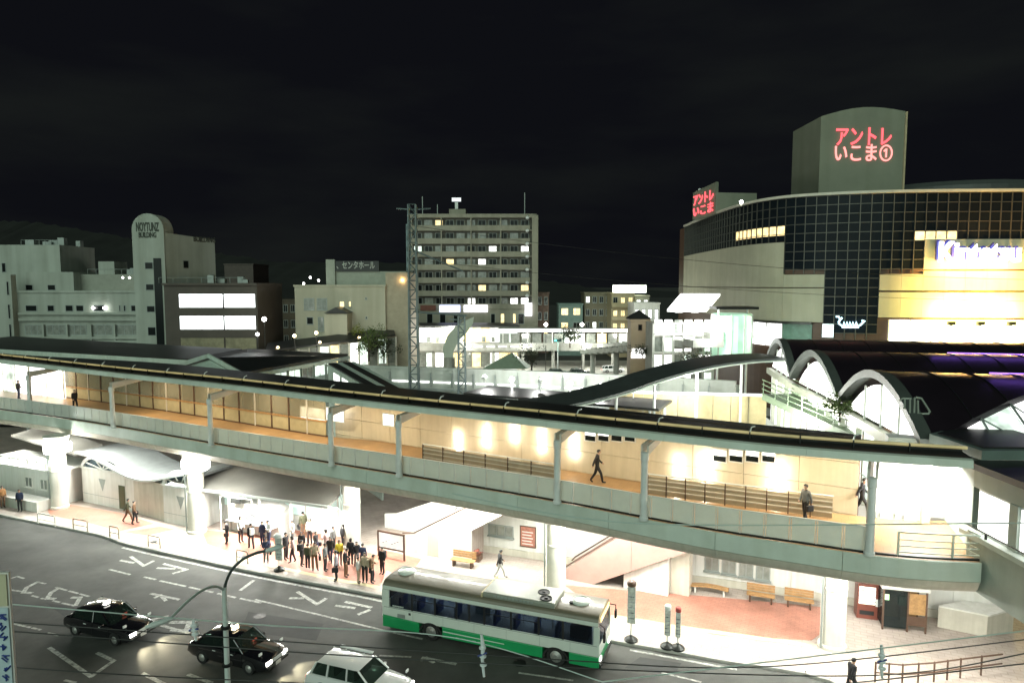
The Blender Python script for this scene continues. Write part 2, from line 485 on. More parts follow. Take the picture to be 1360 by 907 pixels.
hill([(300, 352), (480, 348), (560, 352), (720, 372), (800, 384), (1000, 394), (1500, 380), (2200, 370)], 1300, 350, 'hill')

# ------------------------------------------------------------------ the elevated walkway
deck = thing('elevated_walkway', 'long curving elevated pedestrian deck with roof, frosted glass parapet and round pillars', 'walkway', (-5, 40, 0))
DECK_Z = 7.2
DF_PX = [(-80, 534), (0, 545), (80, 556), (150, 567), (280, 590), (440, 617), (530, 632), (740, 668), (855, 690), (960, 709), (1060, 724), (1155, 738), (1230, 745), (1303, 748)]
dfp = [G(x, y, DECK_Z) for x, y in DF_PX]
df = resample([Vector((p.x, p.y)) for p in dfp], 1.0)
DB_PX = [(-60, 508), (0, 516), (200, 542), (435, 579), (535, 592), (660, 612)]
dbp = [Vector((-72, 80))] + [Vector((G(x, y, DECK_Z).x, G(x, y, DECK_Z).y)) for x, y in DB_PX]
UW_A, UW_B = Vector((-12.8, 48.4)), Vector((16.2, 31.0))     # upper station wall line
uwd = (UW_B - UW_A).normalized(); uwn = Vector((-uwd.y, uwd.x))
dbp = dbp[:-2] + [UW_A + uwd * 4, UW_A + uwd * 16, UW_A + uwd * 26, UW_B, Vector((20.5, 30.3))]
db = resample(dbp, -len(df))
M_floor = mat('deck_floor', (0.40, 0.235, 0.105), 0.35, var=0.16, scale=0.8, bump=0.05, tile=(.6, .6, .015))
MB().strip(df, db, DECK_Z - 0.25, DECK_Z).build('deck_floor', M_floor, deck)
MB().strip(offset(df, 1.25), db, 5.95, DECK_Z - 0.26).build('deck_underside', M_soffit, deck)
seg = 5
for i in range(0, len(df) - 1, seg):
    s = df[i:i + seg + 1]
    if len(s) < 2: continue
    s = [p.copy() for p in s]
    s[0] += (s[1] - s[0]).normalized() * 0.008; s[-1] -= (s[-1] - s[-2]).normalized() * 0.008
    MB().sweep(s, [(0.0, DECK_Z + 0.04), (-0.06, DECK_Z + 0.02), (-0.06, 6.46), (0.06, 6.44), (0.4, 6.44), (0.4, DECK_Z - 0.27), (0.0, DECK_Z - 0.27)]).build('fascia_panel', M_fascia, deck)
    MB().sweep(s, [(-0.03, 6.43), (0.0, 6.36), (0.10, 6.10), (0.26, 5.95), (0.6, 5.90), (1.24, 5.90), (1.24, 6.43)]).build('soffit_panel', M_soffit, deck, smooth=True)
MB().sweep(offset(df, 0.1), [(0, DECK_Z + 0.045), (0.1, DECK_Z + 0.045), (0.1, DECK_Z + 0.13), (0, DECK_Z + 0.13)]).build('base_channel', M_darkmetal, deck)
M_frost = mat('frosted_panel', (0.76, 0.80, 0.77), 0.25, var=0.08, scale=1.5, spec=0.6)
_n, _l = M_frost.node_tree.nodes, M_frost.node_tree.links
_tr = _n.new('ShaderNodeBsdfTranslucent'); _tr.inputs[0].default_value = (.80, .86, .82, 1)
_mx = _n.new('ShaderNodeMixShader'); _mx.inputs[0].default_value = .42
_l.new(_n['Principled BSDF'].outputs[0], _mx.inputs[1]); _l.new(_tr.outputs[0], _mx.inputs[2]); _l.new(_mx.outputs[0], _n['Material Output'].inputs['Surface'])
railf = offset(df, 0.14)
for i in range(len(railf) - 1):
    a, b = railf[i], railf[i + 1]
    if b.x > 14.4: break
    d = (b - a).normalized() * 0.055
    MB().sweep([a + d, b - d], [(0, DECK_Z + 0.14), (0.025, DECK_Z + 0.14), (0.025, DECK_Z + 1.1), (0, DECK_Z + 1.1)]).build('glass_panel', M_frost, deck)
    MB().box((a.x, a.y, DECK_Z + 0.6), (0.06, 0.06, 1.02), math.atan2(d.y, d.x)).build('parapet_post', M_steel, deck)
MB().sweep([p for p in railf if p.x < 14.6], [(-0.03, DECK_Z + 1.11), (0.055, DECK_Z + 1.11), (0.055, DECK_Z + 1.15), (-0.03, DECK_Z + 1.15)]).build('top_rail', M_steel, deck)
# open bar railing at the right end
rr = [p for p in railf if p.x >= 14.4]
rr = rr + [Vector((18.2, 26.3))]
for h in (0.25, 0.5, 0.75, 1.05):
    MB().tube([(p.x, p.y, DECK_Z + h) for p in rr], 0.035 if h > 1 else 0.025, 6).build('rail_bar', M_fascia, deck)
for p in rr[::2]:
    MB().box((p.x, p.y, DECK_Z + 0.56), (0.07, 0.07, 1.0)).build('rail_post', M_fascia, deck)

# roof over the walkway
rf = resample([(-66, 72.5), (-47, 61.6), (-31.4, 52.4), (-20.1, 46.2), (-10.9, 40.6), (-6.6, 38.1), (0, 34.5), (6.1, 31.0), (10.3, 28.7), (13.3, 27.4), (16, 26.5), (18.0, 25.9)], 1.2)
rb = resample([(-66, 77.5), (-50.8, 66.9), (-31.6, 59.0), (-19.9, 52.2), (-10.5, 46.3), (-1.8, 40.5), (2.5, 37.8), (9.5, 32.9), (16.2, 29.0), (18.6, 27.9)], -len(rf))
MB().strip(offset(rf, 0.25), rb, 11.02, 11.22).build('canopy_roof', M_darkroof, deck)
M_ceil = mat('canopy_ceiling', (0.60, 0.57, 0.50), 0.6, var=0.08)
MB().strip(offset(rf, 0.26), rb, 10.93, 11.015).build('canopy_ceiling', M_ceil, deck)
for i in range(0, len(rf) - 1, 5):
    s = [p.copy() for p in rf[i:i + 6]]
    if len(s) < 2: continue
    s[-1] -= (s[-1] - s[-2]).normalized() * 0.008
    MB().sweep(s, [(0, 10.86), (0.05, 11.16), (0.24, 11.20), (0.24, 10.86)]).build('canopy_fascia', M_fascia, deck)
M_tube = glow('light_tube', (0.50, 0.40, 0.19), 0.30, 0.6, 0.9)
tp = offset(resample([(p.x, p.y) for p in rf], 2.1), 0.75)
for i in range(len(tp) - 1):
    a, b = tp[i], tp[i + 1]; d = (b - a).normalized() * 0.03
    a3 = (a.x + d.x, a.y + d.y, 11.5); b3 = (b.x - d.x, b.y - d.y, 11.5)
    MB().tube([a3, b3], 0.07, 8).build('light_tube', M_tube, deck, smooth=True)
    MB().box((a.x, a.y, 11.39), (0.05, 0.2, 0.30), math.atan2(d.y, d.x)).build('tube_bracket', M_darkmetal, deck)
    if i % 2 == 0:
        MB().tube([(a.x, a.y, 11.5), (a.x + 0.1, a.y + 0.1, 11.72), (a.x + 0.25, a.y + 0.05, 11.78)], 0.035, 6).build('tube_clip', M_steel, deck)
MB().sweep(offset(rf, 1.35), [(0, 11.225), (0.12, 11.225), (0.12, 11.42), (0, 11.42)]).build('gutter_upstand', M_darkmetal, deck)
# slim canopy columns
for (x, y) in ((40, 549), (150, 570), (280, 592.5), (440, 619.5), (530, 634), (740, 670), (855, 692), (1155, 739)):
    p = G(x, y, DECK_Z); p.y += 0.05
    col = MB().lathe([(0.21, 0), (0.21, 0.12), (0.17, 0.16), (0.155, 2.75), (0.19, 2.78), (0.19, 3.12), (0.14, 3.16)], (p.x, p.y, DECK_Z + 0.05), 14).build('canopy_column', M_steel, deck, smooth=True)
    q = Vector((0.49, 0.87))
    s = Vector((-q.y, q.x)) * 0.09
    a = Vector((p.x, p.y)); b = a + q * 3.4
    for sg in (-1, 1):
        e = s * sg * 1.6
        MB().extr([(a.x + e.x - s.x*.5, a.y + e.y - s.y*.5, 10.28), (b.x + e.x - s.x*.5, b.y + e.y - s.y*.5, 10.74), (b.x + e.x - s.x*.5, b.y + e.y - s.y*.5, 10.9), (a.x + e.x - s.x*.5, a.y + e.y - s.y*.5, 10.72)], (s.x, s.y, 0)).build('roof_bracket', M_ceil, col)
# warm ceiling lights under the roof
M_warmlamp = glow('warm_lamp', (1.0, 0.74, 0.36), 9)
for i, px in enumerate((60, 185, 245, 330, 395, 480, 580, 660, 800, 930, 1040, 1110)):
    a = at_px([(p.x, p.y) for p in offset(rf, 2.6)], px)
    if a is None: continue
    cl = MB().box((a.x, a.y, 10.88), (1.2, 0.2, 0.08), rad(-29)).build('ceiling_light', M_warmlamp, deck)
    lamp(deck, (a.x, a.y, 10.75), 165 if px < 500 else 75, (1.0, 0.86, 0.62), (1.2, 0.3), 'AREA', rot=(0, 0, rad(-29)))
# rear screen along the left half: posts, handrail, frosted lower panels, tinted upper panes
M_rearlow = mat('warm_screen', (0.44, 0.38, 0.23), 0.35, var=0.15, scale=1.2)
M_rearup = glass('screen_glass', (0.86, 0.82, 0.70), 0.5, 0.15, (0.33, 0.30, 0.22))
scr = offset(resample([(p.x, p.y) for p in db if -55 < p.x < -12.6], 1.9), -0.25)
for i in range(len(scr) - 1):
    a, b = scr[i], scr[i + 1]; d = (b - a).normalized() * 0.06; an = math.atan2(d.y, d.x)
    MB().sweep([a + d, b - d], [(0, DECK_Z + .1), (0.03, DECK_Z + .1), (0.03, DECK_Z + 1.02), (0, DECK_Z + 1.02)]).build('lower_screen', M_rearlow, deck)
    MB().sweep([a + d, b - d], [(0, DECK_Z + 1.2), (0.02, DECK_Z + 1.2), (0.02, DECK_Z + 3.2), (0, DECK_Z + 3.2)]).build('upper_pane', M_rearup, deck)
    MB().box((a.x, a.y, DECK_Z + 1.85), (0.09, 0.12, 3.66), an).build('screen_post', M_brown if i % 3 else M_ceil, deck)
MB().sweep(scr, [(-0.06, DECK_Z + 1.04), (0.08, DECK_Z + 1.04), (0.08, DECK_Z + 1.16), (-0.06, DECK_Z + 1.16)]).build('handrail', M_wood, deck)
MB().sweep(scr, [(-0.02, DECK_Z + .004), (0.1, DECK_Z + .004), (0.1, DECK_Z + .09), (-0.02, DECK_Z + .09)]).build('skirting', M_brown, deck)
# stair-head railings in front of the station wall
M_rail = mat('bronze_rail', (0.44, 0.38, 0.28), 0.4, 0.2, var=0.15)
def head_rail(px0, px1, nseg):
    a0, b0 = G(*px0, DECK_Z), G(*px1, DECK_Z)
    a0 = Vector((a0.x, a0.y)); b0 = Vector((b0.x, b0.y)); d = (b0 - a0) / nseg; dn = d.normalized() * 0.03
    for k in range(nseg):
        a, b = a0 + d * k, a0 + d * (k + 1)
        MB().sweep([a + dn, b - dn], [(0, DECK_Z + .06), (0.04, DECK_Z + .06), (0.04, DECK_Z + 0.98), (0, DECK_Z + 0.98)]).build('rail_panel', M_rail, deck)
        MB().box((a.x, a.y, DECK_Z + 0.55), (0.05, 0.09, 1.1), math.atan2(d.y, d.x)).build('rail_post', M_brown, deck)
        for h in (0.3, 0.55, 0.8):
            MB().sweep([a + dn, b - dn], [(-0.05, DECK_Z + h), (-0.01, DECK_Z + h), (-0.01, DECK_Z + h + .05), (-0.05, DECK_Z + h + .05)]).build('rail_bar', M_ceil, deck)
    MB().tube([(a0.x, a0.y, DECK_Z + 1.1), (b0.x, b0.y, DECK_Z + 1.1)], 0.04, 8).build('handrail', M_steel, deck)
head_rail((562, 613), (738, 643), 6)
head_rail((860, 657), (1106, 690), 9)
# round pillars under the deck with a collar of lamps
M_pillar = mat('pillar_paint', (0.68, 0.67, 0.60), 0.5, var=0.1, scale=1, streak=0.15)
for (x, y) in ((80, 674), (262, 706), (468, 726), (738, 790), (1105, 858)):
    p = G(x, y, 0.15)
    pl = MB().lathe([(0.66, 0), (0.66, 0.18), (0.58, 0.24), (0.58, 3.0), (0.60, 3.02), (0.60, 3.12), (0.58, 3.14), (0.58, 5.0), (0.72, 5.3), (0.95, 5.9)], (p.x, p.y, 0.15), 24).build('pillar', M_pillar, deck, smooth=True)
    MB().tube([(p.x - 0.66, p.y - 0.2, 0.2), (p.x - 0.66, p.y - 0.2, 5.2)], 0.05, 6).build('drain_pipe', M_grey, pl)
    MB().lathe([(0.60, 4.52), (0.86, 4.52), (0.86, 4.58), (0.60, 4.58)], (p.x, p.y, 0.15), 20).build('lamp_ring', M_steel, pl)
    for k in range(5):
        t = 2 * math.pi * (k / 5) + 0.5
        q = (p.x + 0.84 * math.cos(t), p.y + 0.84 * math.sin(t), 4.73)
        MB().lathe([(0.03, 0), (0.14, 0.02), (0.17, 0.2), (0.17, 0.62), (0.12, 0.72), (0.02, 0.74)], q, 10).build('globe_lamp', M_lampw, pl, smooth=True)
    lamp(deck, (p.x + 0.3, p.y - 1.25, 5.0), 420, (0.98, 1.0, 0.93), 0.3)
# long fluorescent troughs under the deck
ULS = [[(p.x, p.y) for p in offset(df, o_)] for o_ in (0.95, 4.4, 2.6)]
for px, li, pw in ((-20, 0, 560), (30, 0, 560), (50, 0, 560), (110, 0, 620), (130, 0, 560), (165, 0, 560), (190, 0, 560), (225, 0, 560), (290, 0, 360), (500, 1, 420), (560, 1, 460), (615, 1, 460), (680, 1, 460), (790, 1, 360), (860, 1, 280), (930, 1, 250), (1010, 1, 230), (1060, 1, 210), (1215, 1, 420)):
    a = at_px(ULS[li], px)
    if a is None: continue
    MB().box((a.x, a.y, 5.885), (2.4, 0.22, 0.05), rad(-28)).build('soffit_light', M_lampw, deck)
    lamp(deck, (a.x, a.y, 5.8), pw, (0.98, 1.0, 0.92), (2.4, 0.4), 'AREA', rot=(0 if li else (rad(38) if px in (-20, 50, 130, 190, 165) else rad(-25)), 0, rad(-28)))

# ------------------------------------------------------------------ station building beside the walkway
def window(parent, a, b, z0, z1, fm, pm, out, fw=0.07, mull=0, sill=False, proud=0.05, name='window'):
    # a framed pane standing on the wall line a-b, out = unit vector away from the wall
    a = Vector((a[0], a[1])); b = Vector((b[0], b[1])); o2 = Vector((out[0], out[1]))
    d = (b - a); L = d.length; d = d / L
    def P(s, z, off): q = a + d * s + o2 * off; return (q.x, q.y, z)
    mb = MB()
    def bar(s0, s1, za, zb): mb.extr([P(s0, za, 0.003), P(s1, za, 0.003), P(s1, zb, 0.003), P(s0, zb, 0.003)], (o2.x * proud, o2.y * proud, 0))
    bar(0, L, z0, z0 + fw); bar(0, L, z1 - fw, z1); bar(0, fw, z0 + fw, z1 - fw); bar(L - fw, L, z0 + fw, z1 - fw)
    for k in range(mull):
        s = L * (k + 1) / (mull + 1); bar(s - fw * .35, s + fw * .35, z0 + fw, z1 - fw)
    w = mb.build(name, fm, parent)
    MB().extr([P(fw, z0 + fw, 0.004), P(L - fw, z0 + fw, 0.004), P(L - fw, z1 - fw, 0.004), P(fw, z1 - fw, 0.004)], (o2.x * 0.012, o2.y * 0.012, 0)).build('pane', pm, w)
    if sill:
        MB().extr([P(-0.06, z0 - 0.08, 0.003), P(L + 0.06, z0 - 0.08, 0.003), P(L + 0.06, z0 - 0.004, 0.003), P(-0.06, z0 - 0.004, 0.003)], (o2.x * 0.14, o2.y * 0.14, 0)).build('sill', fm, w)
    return w
M_beige = mat('beige_wall', (0.66, 0.58, 0.43), 0.55, var=0.08, scale=0.6, streak=0.08)
stn = thing('station_building', 'beige panelled station wall behind the walkway, white and lit at street level', 'building', (4, 40, 0))
out = Vector((-uwn.x, -uwn.y))
LEN = (UW_B - UW_A).length
core = [UW_A + uwn * 0.12, UW_B + uwn * 0.12, UW_B + uwn * .6, UW_A + uwn * .6]
MB().prism([(p.x, p.y) for p in core], 6.0, 10.85).build('upper_storey', M_brown, stn)
MB().prism([(p.x, p.y) for p in [UW_A + uwn * .0, UW_B + uwn * .0, UW_B + uwn * .7, UW_A + uwn * .7]], 10.86, 10.925).build('upper_roof', M_darkroof, stn)
ncol = 13; rows = [6.0, 7.22, 8.45, 9.68, 10.84]
for i in range(ncol):
    a = UW_A + uwd * (LEN * i / ncol + 0.012); b = UW_A + uwd * (LEN * (i + 1) / ncol - 0.012)
    for r in range(4):
        MB().sweep([a, b], [(0, rows[r] + 0.012), (0.118, rows[r] + 0.012), (0.118, rows[r + 1] - 0.012), (0, rows[r + 1] - 0.012)]).build('wall_panel', M_beige, stn)
UWL = [(UW_A.x, UW_A.y), (UW_B.x, UW_B.y)]
def wz(px, py, line):
    a = at_px(line, px); return a, D(px, py, a.y).z
for x0, x1, yt, yb in ((777, 848, 571, 591), (950, 1038, 597, 612)):
    for k in range(4):
        xa = x0 + (x1 - x0) * (k + 0.04) / 4; xb = x0 + (x1 - x0) * (k + 0.96) / 4
        a, b = at_px(UWL, xa), at_px(UWL, xb)
        zt = D((xa + xb) / 2, (yt + (yb - yt) * 0.0), (a.y + b.y) / 2).z + 0.05; zb = zt - 0.72
        w = window(stn, a, b, zb, zt, M_white, M_dglass, out, 0.06)
        MB().sweep([a + out * 0.06 + uwd * .06, b + out * 0.06 - uwd * .06], [(0, zb + .36), (0.03, zb + .36), (0.03, zt - .07), (0, zt - .07)]).build('light_box', M_litw, w)
for x0, x1, yt, yb in ((506, 522, 549, 566), (395, 430, 540, 562), (430, 455, 541, 560)):
    line = UWL if x0 > 500 else [(p.x, p.y) for p in db]
    a, b = at_px(line, x0), at_px(line, x1)
    if a is None or b is None: continue
    zt = D((x0 + x1) / 2, yt, (a.y + b.y) / 2).z; zb = D((x0 + x1) / 2, yb, (a.y + b.y) / 2).z
    window(stn, a, b, zb, zt, M_steel, M_litw, out, 0.07)
# wall sconces
k = 0
SC = ((607, 588, 'first sconce from the left on the beige wall, above the stair rail'), (645, 580, 'second sconce from the left on the beige wall'), (683, 572, 'third sconce from the left on the beige wall'),
      (720, 586, 'fourth sconce from the left on the beige wall, near a column'), (764, 592, 'sconce on the beige wall beside the walking person in black'), (906, 622, 'sconce on the beige wall left of the dark slot windows'),
      (944, 622, 'bright sconce just under the right row of dark slot windows'), (1040, 637, 'bright sconce above the person in grey jacket'))
for x, y, lab in SC:
    a, z = wz(x, y, UWL); q = a + out * 0.13
    t = thing('wall_sconce', 'glowing white ' + lab, 'wall lamp', (a.x, a.y, z), 0, 'wall sconces along the walkway')
    MB().lathe([(0.05, -0.16), (0.09, -0.15), (0.09, 0.15), (0.05, 0.16)], (q.x, q.y, z), 10).build('shade', M_lampw, t, smooth=True)
    MB().box((a.x + out.x * 0.02, a.y + out.y * 0.02, z), (0.14, 0.05, 0.2), math.atan2(uwd.y, uwd.x)).build('back_plate', M_steel, t)
    for dz in (-0.45, 0.5):
        q2 = a + out * 0.28; lamp(t, (q2.x, q2.y, z + dz), 20 if x not in (944, 1040) else 42, (1.0, 0.93, 0.78), 0.05)

# street level: recessed white wall
LW_A, LW_B = Vector((-4.0, 44.9)), Vector((26.0, 33.92))
lwd = (LW_B - LW_A).normalized(); lwn = Vector((-lwd.y, lwd.x)); lout = -lwn
LWL = [(LW_A.x, LW_A.y), (LW_B.x, LW_B.y)]
LL = (LW_B - LW_A).length
MB().prism([(p.x, p.y) for p in [LW_A + lwn * .1, LW_B + lwn * .1, LW_B + lwn * 1.2, LW_A + lwn * 1.2]], 0.15, 5.93).build('street_wall', M_soffit, stn)
for i in range(12):
    a = LW_A + lwd * (LL * i / 12 + 0.01); b = LW_A + lwd * (LL * (i + 1) / 12 - 0.01)
    for z0, z1 in ((0.62, 3.0), (3.02, 5.9)):
        MB().sweep([a, b], [(0, z0), (0.097, z0), (0.097, z1), (0, z1)]).build('wall_panel', M_white, stn)
    MB().sweep([a, b], [(-0.03, 0.16), (0.097, 0.16), (0.097, 0.6), (-0.03, 0.6)]).build('plinth_panel', M_soffit, stn)
def lw_window(x0, x1, yt, yb, pm, mull=1, fm=M_grey):
    a, b = at_px(LWL, x0), at_px(LWL, x1)
    ym = (a.y + b.y) / 2; xm = (x0 + x1) / 2
    return window(stn, a, b, D(xm, yb, ym).z, D(xm, yt, ym).z, fm, pm, lout, 0.07, mull, True)
M_shopglass = mat('shop_glass', (0.28, 0.30, 0.27), 0.15, var=0.3, scale=1.5)
lw_window(648, 682, 697, 712, M_shopglass, 2)
for k in range(4): lw_window(944 + k * 23.5, 964 + k * 23.5, 739 + k * 4, 758 + k * 4, M_shopglass, 1)
# notice boards and posters
a, b = at_px(LWL, 691), at_px(LWL, 713)
t = thing('poster_board', 'framed reddish notice board on the white station wall', 'notice board', (a.x, a.y, 2.2))
z1, z0 = D(702, 697, a.y).z, D(702, 725, a.y).z
M_poster = mat('red_poster', (0.42, 0.17, 0.12), 0.5, var=0.3, scale=6)
MB().sweep([a + lout * .045, b + lout * .045], [(0, z0), (0.04, z0), (0.04, z1), (0, z1)]).build('frame', M_brown, t)
MB().sweep([a + lout * .055 + lwd * .07, b + lout * .055 - lwd * .07], [(0, z0 + .07), (0.012, z0 + .07), (0.012, z1 - .07), (0, z1 - .07)]).build('poster', M_poster, t)
for kk in range(5):
    MB().sweep([a + lout * .062 + lwd * .16, b + lout * .062 - lwd * (.2 + .1 * (kk % 2))], [(0, z0 + .2 + kk * .2), (0.006, z0 + .2 + kk * .2), (0.006, z0 + .26 + kk * .2), (0, z0 + .26 + kk * .2)]).build('print_line', M_white, t)
a = at_px(LWL, 1059)
t = thing('notice_sheet', 'small bright white notice on the wall above the right bench', 'notice', (a.x, a.y, 2.2))
MB().sweep([a + lout * .03 - lwd * .3, a + lout * .03 + lwd * .3], [(0, 2.3), (0.02, 2.3), (0.02, 2.75), (0, 2.75)]).build('sheet', M_white, t)
MB().sweep([a + lout * .034 - lwd * .34, a + lout * .034 + lwd * .34], [(0.02, 2.26), (0.03, 2.26), (0.03, 2.79), (0.02, 2.79)]).build('backing', M_grey, t)

# first stair: white side walls rising to the right
st = thing('stairway', 'white walled stair climbing right from the queue up to the deck', 'stairs', (-7, 45, 0.15), 0)
so = Vector((-7.4, 44.3)); sd = Vector((math.cos(rad(-24)), math.sin(rad(-24)))); sn_ = Vector((-sd.y, sd.x))
def SP(s, nrm, z): q = so + sd * s + sn_ * nrm; return (q.x, q.y, z)
front = [SP(0.0, 0, 0.155), SP(5.2, 0, 0.155), SP(5.2, 0, 2.3), SP(9.6, 0, 5.0), SP(9.6, 0, 5.9), SP(8.8, 0, 5.9), SP(0.9, 0, 1.35), SP(0.0, 0, 1.2)]
MB().extr(front, (sn_.x * .18, sn_.y * .18, 0)).build('side_wall', M_white, st)
MB().extr([SP(-3.6, 3.2, 0.155), SP(4.4, 3.2, .155), SP(4.4, 3.2, 4.2), SP(4.2, 3.2, 4.2), SP(-2.6, 3.2, 1.35), SP(-3.6, 3.2, 1.2)], (sn_.x * .18, sn_.y * .18, 0)).build('side_wall', M_white, st)
for k in range(30):
    zb_ = .155 if k < 15 else .155 + (k + 1) * .16 - .35
    MB().extr([SP(0.9 + k * .28, .19, zb_), SP(0.9 + k * .28 + .279, .19, zb_), SP(0.9 + k * .28 + .279, .19, .155 + (k + 1) * .16), SP(0.9 + k * .28, .19, .155 + (k + 1) * .16)], (sn_.x * 2.98, sn_.y * 2.98, 0)).build('step', M_pave, st)
MB().tube([SP(0.0, .09, 1.36), SP(0.9, .09, 1.5), SP(8.7, .09, 6.0)], 0.045, 8).build('handrail', M_brown, st)
for s0 in (1.5, 3.0, 4.4): MB().extr([SP(s0, -.006, .3), SP(s0 + .02, -.006, .3), SP(s0 + .02, -.006, 1.5 + (s0 - .9) * .57), SP(s0, -.006, 1.5 + (s0 - .9) * .57)], (sn_.x * .004, sn_.y * .004, 0)).build('panel_joint', M_grey, st)
MB().extr([SP(2.0, -.02, .2), SP(2.8, -.02, .2), SP(2.8, -.02, 1.75), SP(2.0, -.02, 1.75)], (sn_.x * .018, sn_.y * .018, 0)).build('store_door', M_soffit, st)
# escalator beside it
esc = thing('escalator', 'escalator with steel cladding coloured by reflected pink paving rising right under the deck', 'escalator', (3.3, 39.9, 0.15))
eo = Vector((3.3, 39.9)); ed = Vector((.906, -.423)); en = Vector((.423, .906))
def EP(s, nrm, z): q = eo + ed * s + en * nrm; return (q.x, q.y, z)
M_clad = mat('cladding_paving_reflection', (0.46, 0.31, 0.27), 0.35, 0.15, var=0.08)  # reflection of the pink paving is put into the base colour
prof = [(0, .16), (0, .8), (3.43, 3.45), (6.6, 5.9), (9.8, 5.9), (9.8, 4.5), (7.92, 3.44), (2.59, .62), (1.9, .16)]
for j, (s0, s1) in enumerate(((0, 4.0), (4.02, 9.8))):
    def zt(s): return min(5.9, .8 + s * .773)
    def zb(s): return max(.16, .62 + (s - 2.59) * .529)
    pts = [(s0, zb(s0)), (s0, zt(s0))] + ([(6.6, 5.9)] if s0 < 6.6 < s1 else []) + [(s1, zt(s1)), (s1, zb(s1))] + ([(1.72, .16)] if s0 < 1.7 else [])
    MB().extr([EP(s, 0, z) for s, z in pts], (en.x * .12, en.y * .12, 0)).build('cladding_panel', M_clad, esc)
    MB().extr([EP(s, 1.5, z) for s, z in pts], (en.x * .12, en.y * .12, 0)).build('cladding_panel', M_clad, esc)
for k in range(26):
    s = 0.35 + k * .26; z = min(5.2, .18 + k * .2)
    MB().extr([EP(s, .13, z - .0), EP(s + .26, .13, z), EP(s + .26, .13, z + .2), EP(s, .13, z + .2)], (en.x * 1.36, en.y * 1.36, 0)).build('step', M_grey, esc)
for nn in (.06, 1.56):
    MB().tube([EP(-.2, nn, .7), EP(0, nn, .95), EP(3.43, nn, 3.6), EP(6.4, nn, 5.85)], .05, 6).build('handrail', M_brown, esc)
MB().extr([EP(3.5, .3, .16), EP(6.1, .3, .16), EP(6.1, .3, 2.35), EP(3.5, .3, 1.0)], (en.x * 1.0, en.y * 1.0, 0)).build('base_wall', M_white, esc)
MB().extr([EP(6.13, .8, .16), EP(7.2, .8, .16), EP(7.2, .8, 3.0), EP(6.13, .8, 2.4)], (en.x * 1.0, en.y * 1.0, 0)).build('base_wall', M_soffit, esc)

# flower bed in the recess
t = thing('flower_bed', 'low planted bed in the recess left of the reddish notice board', 'flower bed', (-2.6, 44.0, .15))
fa = G(592, 741, .15); fb = G(636, 747, .15)
fa, fb = Vector((fa.x, fa.y)), Vector((fb.x, fb.y))
MB().sweep([fa, fb], [(0, .155), (.7, .155), (.7, .5), (0, .5)]).build('planter_wall', M_brown, t)
mb = MB(); rr_ = random.Random(3)
for k in range(160):
    q = fa.lerp(fb, rr_.random()) + Vector((0.3, .9)).normalized() * rr_.uniform(.05, .65); z = .5 + rr_.random() * .35; s = rr_.uniform(.05, .11)
    v = Vector((rr_.uniform(-1, 1), rr_.uniform(-1, 1), rr_.uniform(-.3, 1))).normalized() * s; w = v.orthogonal().normalized() * s
    p = Vector((q.x, q.y, z)); mb.add([p - v, p - w * .6, p + v, p + w * .6], [[0, 1, 2, 3]])
mb.build('flowers', mat('flowers_red', (0.35, 0.10, 0.07), 0.7, var=0.5, scale=8), t)

# benches
def bench(px, py, L, label, wavy=False):
    p = G(px, py, .15); rz = math.atan2(lwd.y, lwd.x)
    t = thing('bench', label, 'bench', (p.x, p.y, .15), rz, 'benches along the station wall')
    cs, s_ = math.cos(rz), math.sin(rz)
    def T(x, y): return (p.x + x * cs - y * s_, p.y + x * s_ + y * cs)
    for j in range(4):
        c = T(0, -.2 + j * .125)
        if wavy:
            P1 = [T(-L/2 + L * i / 8, -.2 + j * .125 + .22 * math.sin(i / 8 * math.pi)) for i in range(9)]
            MB().sweep([Vector(q) for q in P1], [(-.05, .55), (.05, .55), (.05, .61), (-.05, .61)]).build('seat_slat', M_wood, t)
        else: MB().box((c[0], c[1], .58), (L, .105, .05), rz).build('seat_slat', M_wood, t)
    if not wavy:
        for j in range(3):
            c = T(0, .27); MB().box((c[0], c[1], .72 + j * .15), (L, .04, .12), rz).build('back_slat', M_wood, t)
    for x in (-L * .38, L * .38):
        c = T(x, 0 if not wavy else .12); MB().box((c[0], c[1], .355), (.09, .42, .4), rz).build('leg', M_white if wavy else M_brown, t)
bench(942, 789, 2.1, 'curved wooden bench with white legs beside the escalator base', True)
bench(1010, 799, 1.5, 'wooden slatted bench in the middle of the three along the white wall')
bench(1061, 806, 1.5, 'wooden slatted bench nearest the big round pillar')
bench(615, 752, 1.6, 'small reddish bench under the deck behind the bus roof')

# vending machine and telephone booth right of the pillar
def vend(px, py, label):
    p = G(px, py, .15); rz = rad(-16)
    t = thing('vending_machine', label, 'vending machine', (p.x, p.y, .15), rz)
    cs, s_ = math.cos(rz), math.sin(rz)
    T = lambda x, y, z: (p.x + x * cs - y * s_, p.y + x * s_ + y * cs, z)
    MB().box(T(0, .4, 1.1), (1.05, .75, 1.9), rz).build('cabinet', mat('maroon_cabinet', (.16, .045, .03), .4, var=.15), t, bevel=.02)
    MB().box(T(-.05, .012, 1.45), (.8, .02, .95), rz).build('display_window', glow('vend_display', (1, .9, .75), .8, .5, 5), t)
    for k in range(3): MB().box(T(-.05, -.004, 1.12 + k * .3), (.8, .012, .04), rz).build('shelf', M_grey, t)
    MB().box(T(-.05, .012, .5), (.7, .02, .22), rz).build('pickup_slot', M_black, t)
    MB().box(T(.42, .01, 1.1), (.1, .02, .4), rz).build('coin_panel', M_steel, t)
vend(1152, 822, 'dark maroon vending machine behind the big round pillar')
p = G(1200, 838, .15); rz = rad(-14)
t = thing('phone_booth', 'brown framed glass telephone booth with a white roof', 'phone booth', (p.x, p.y, .15), rz)
cs, s_ = math.cos(rz), math.sin(rz)
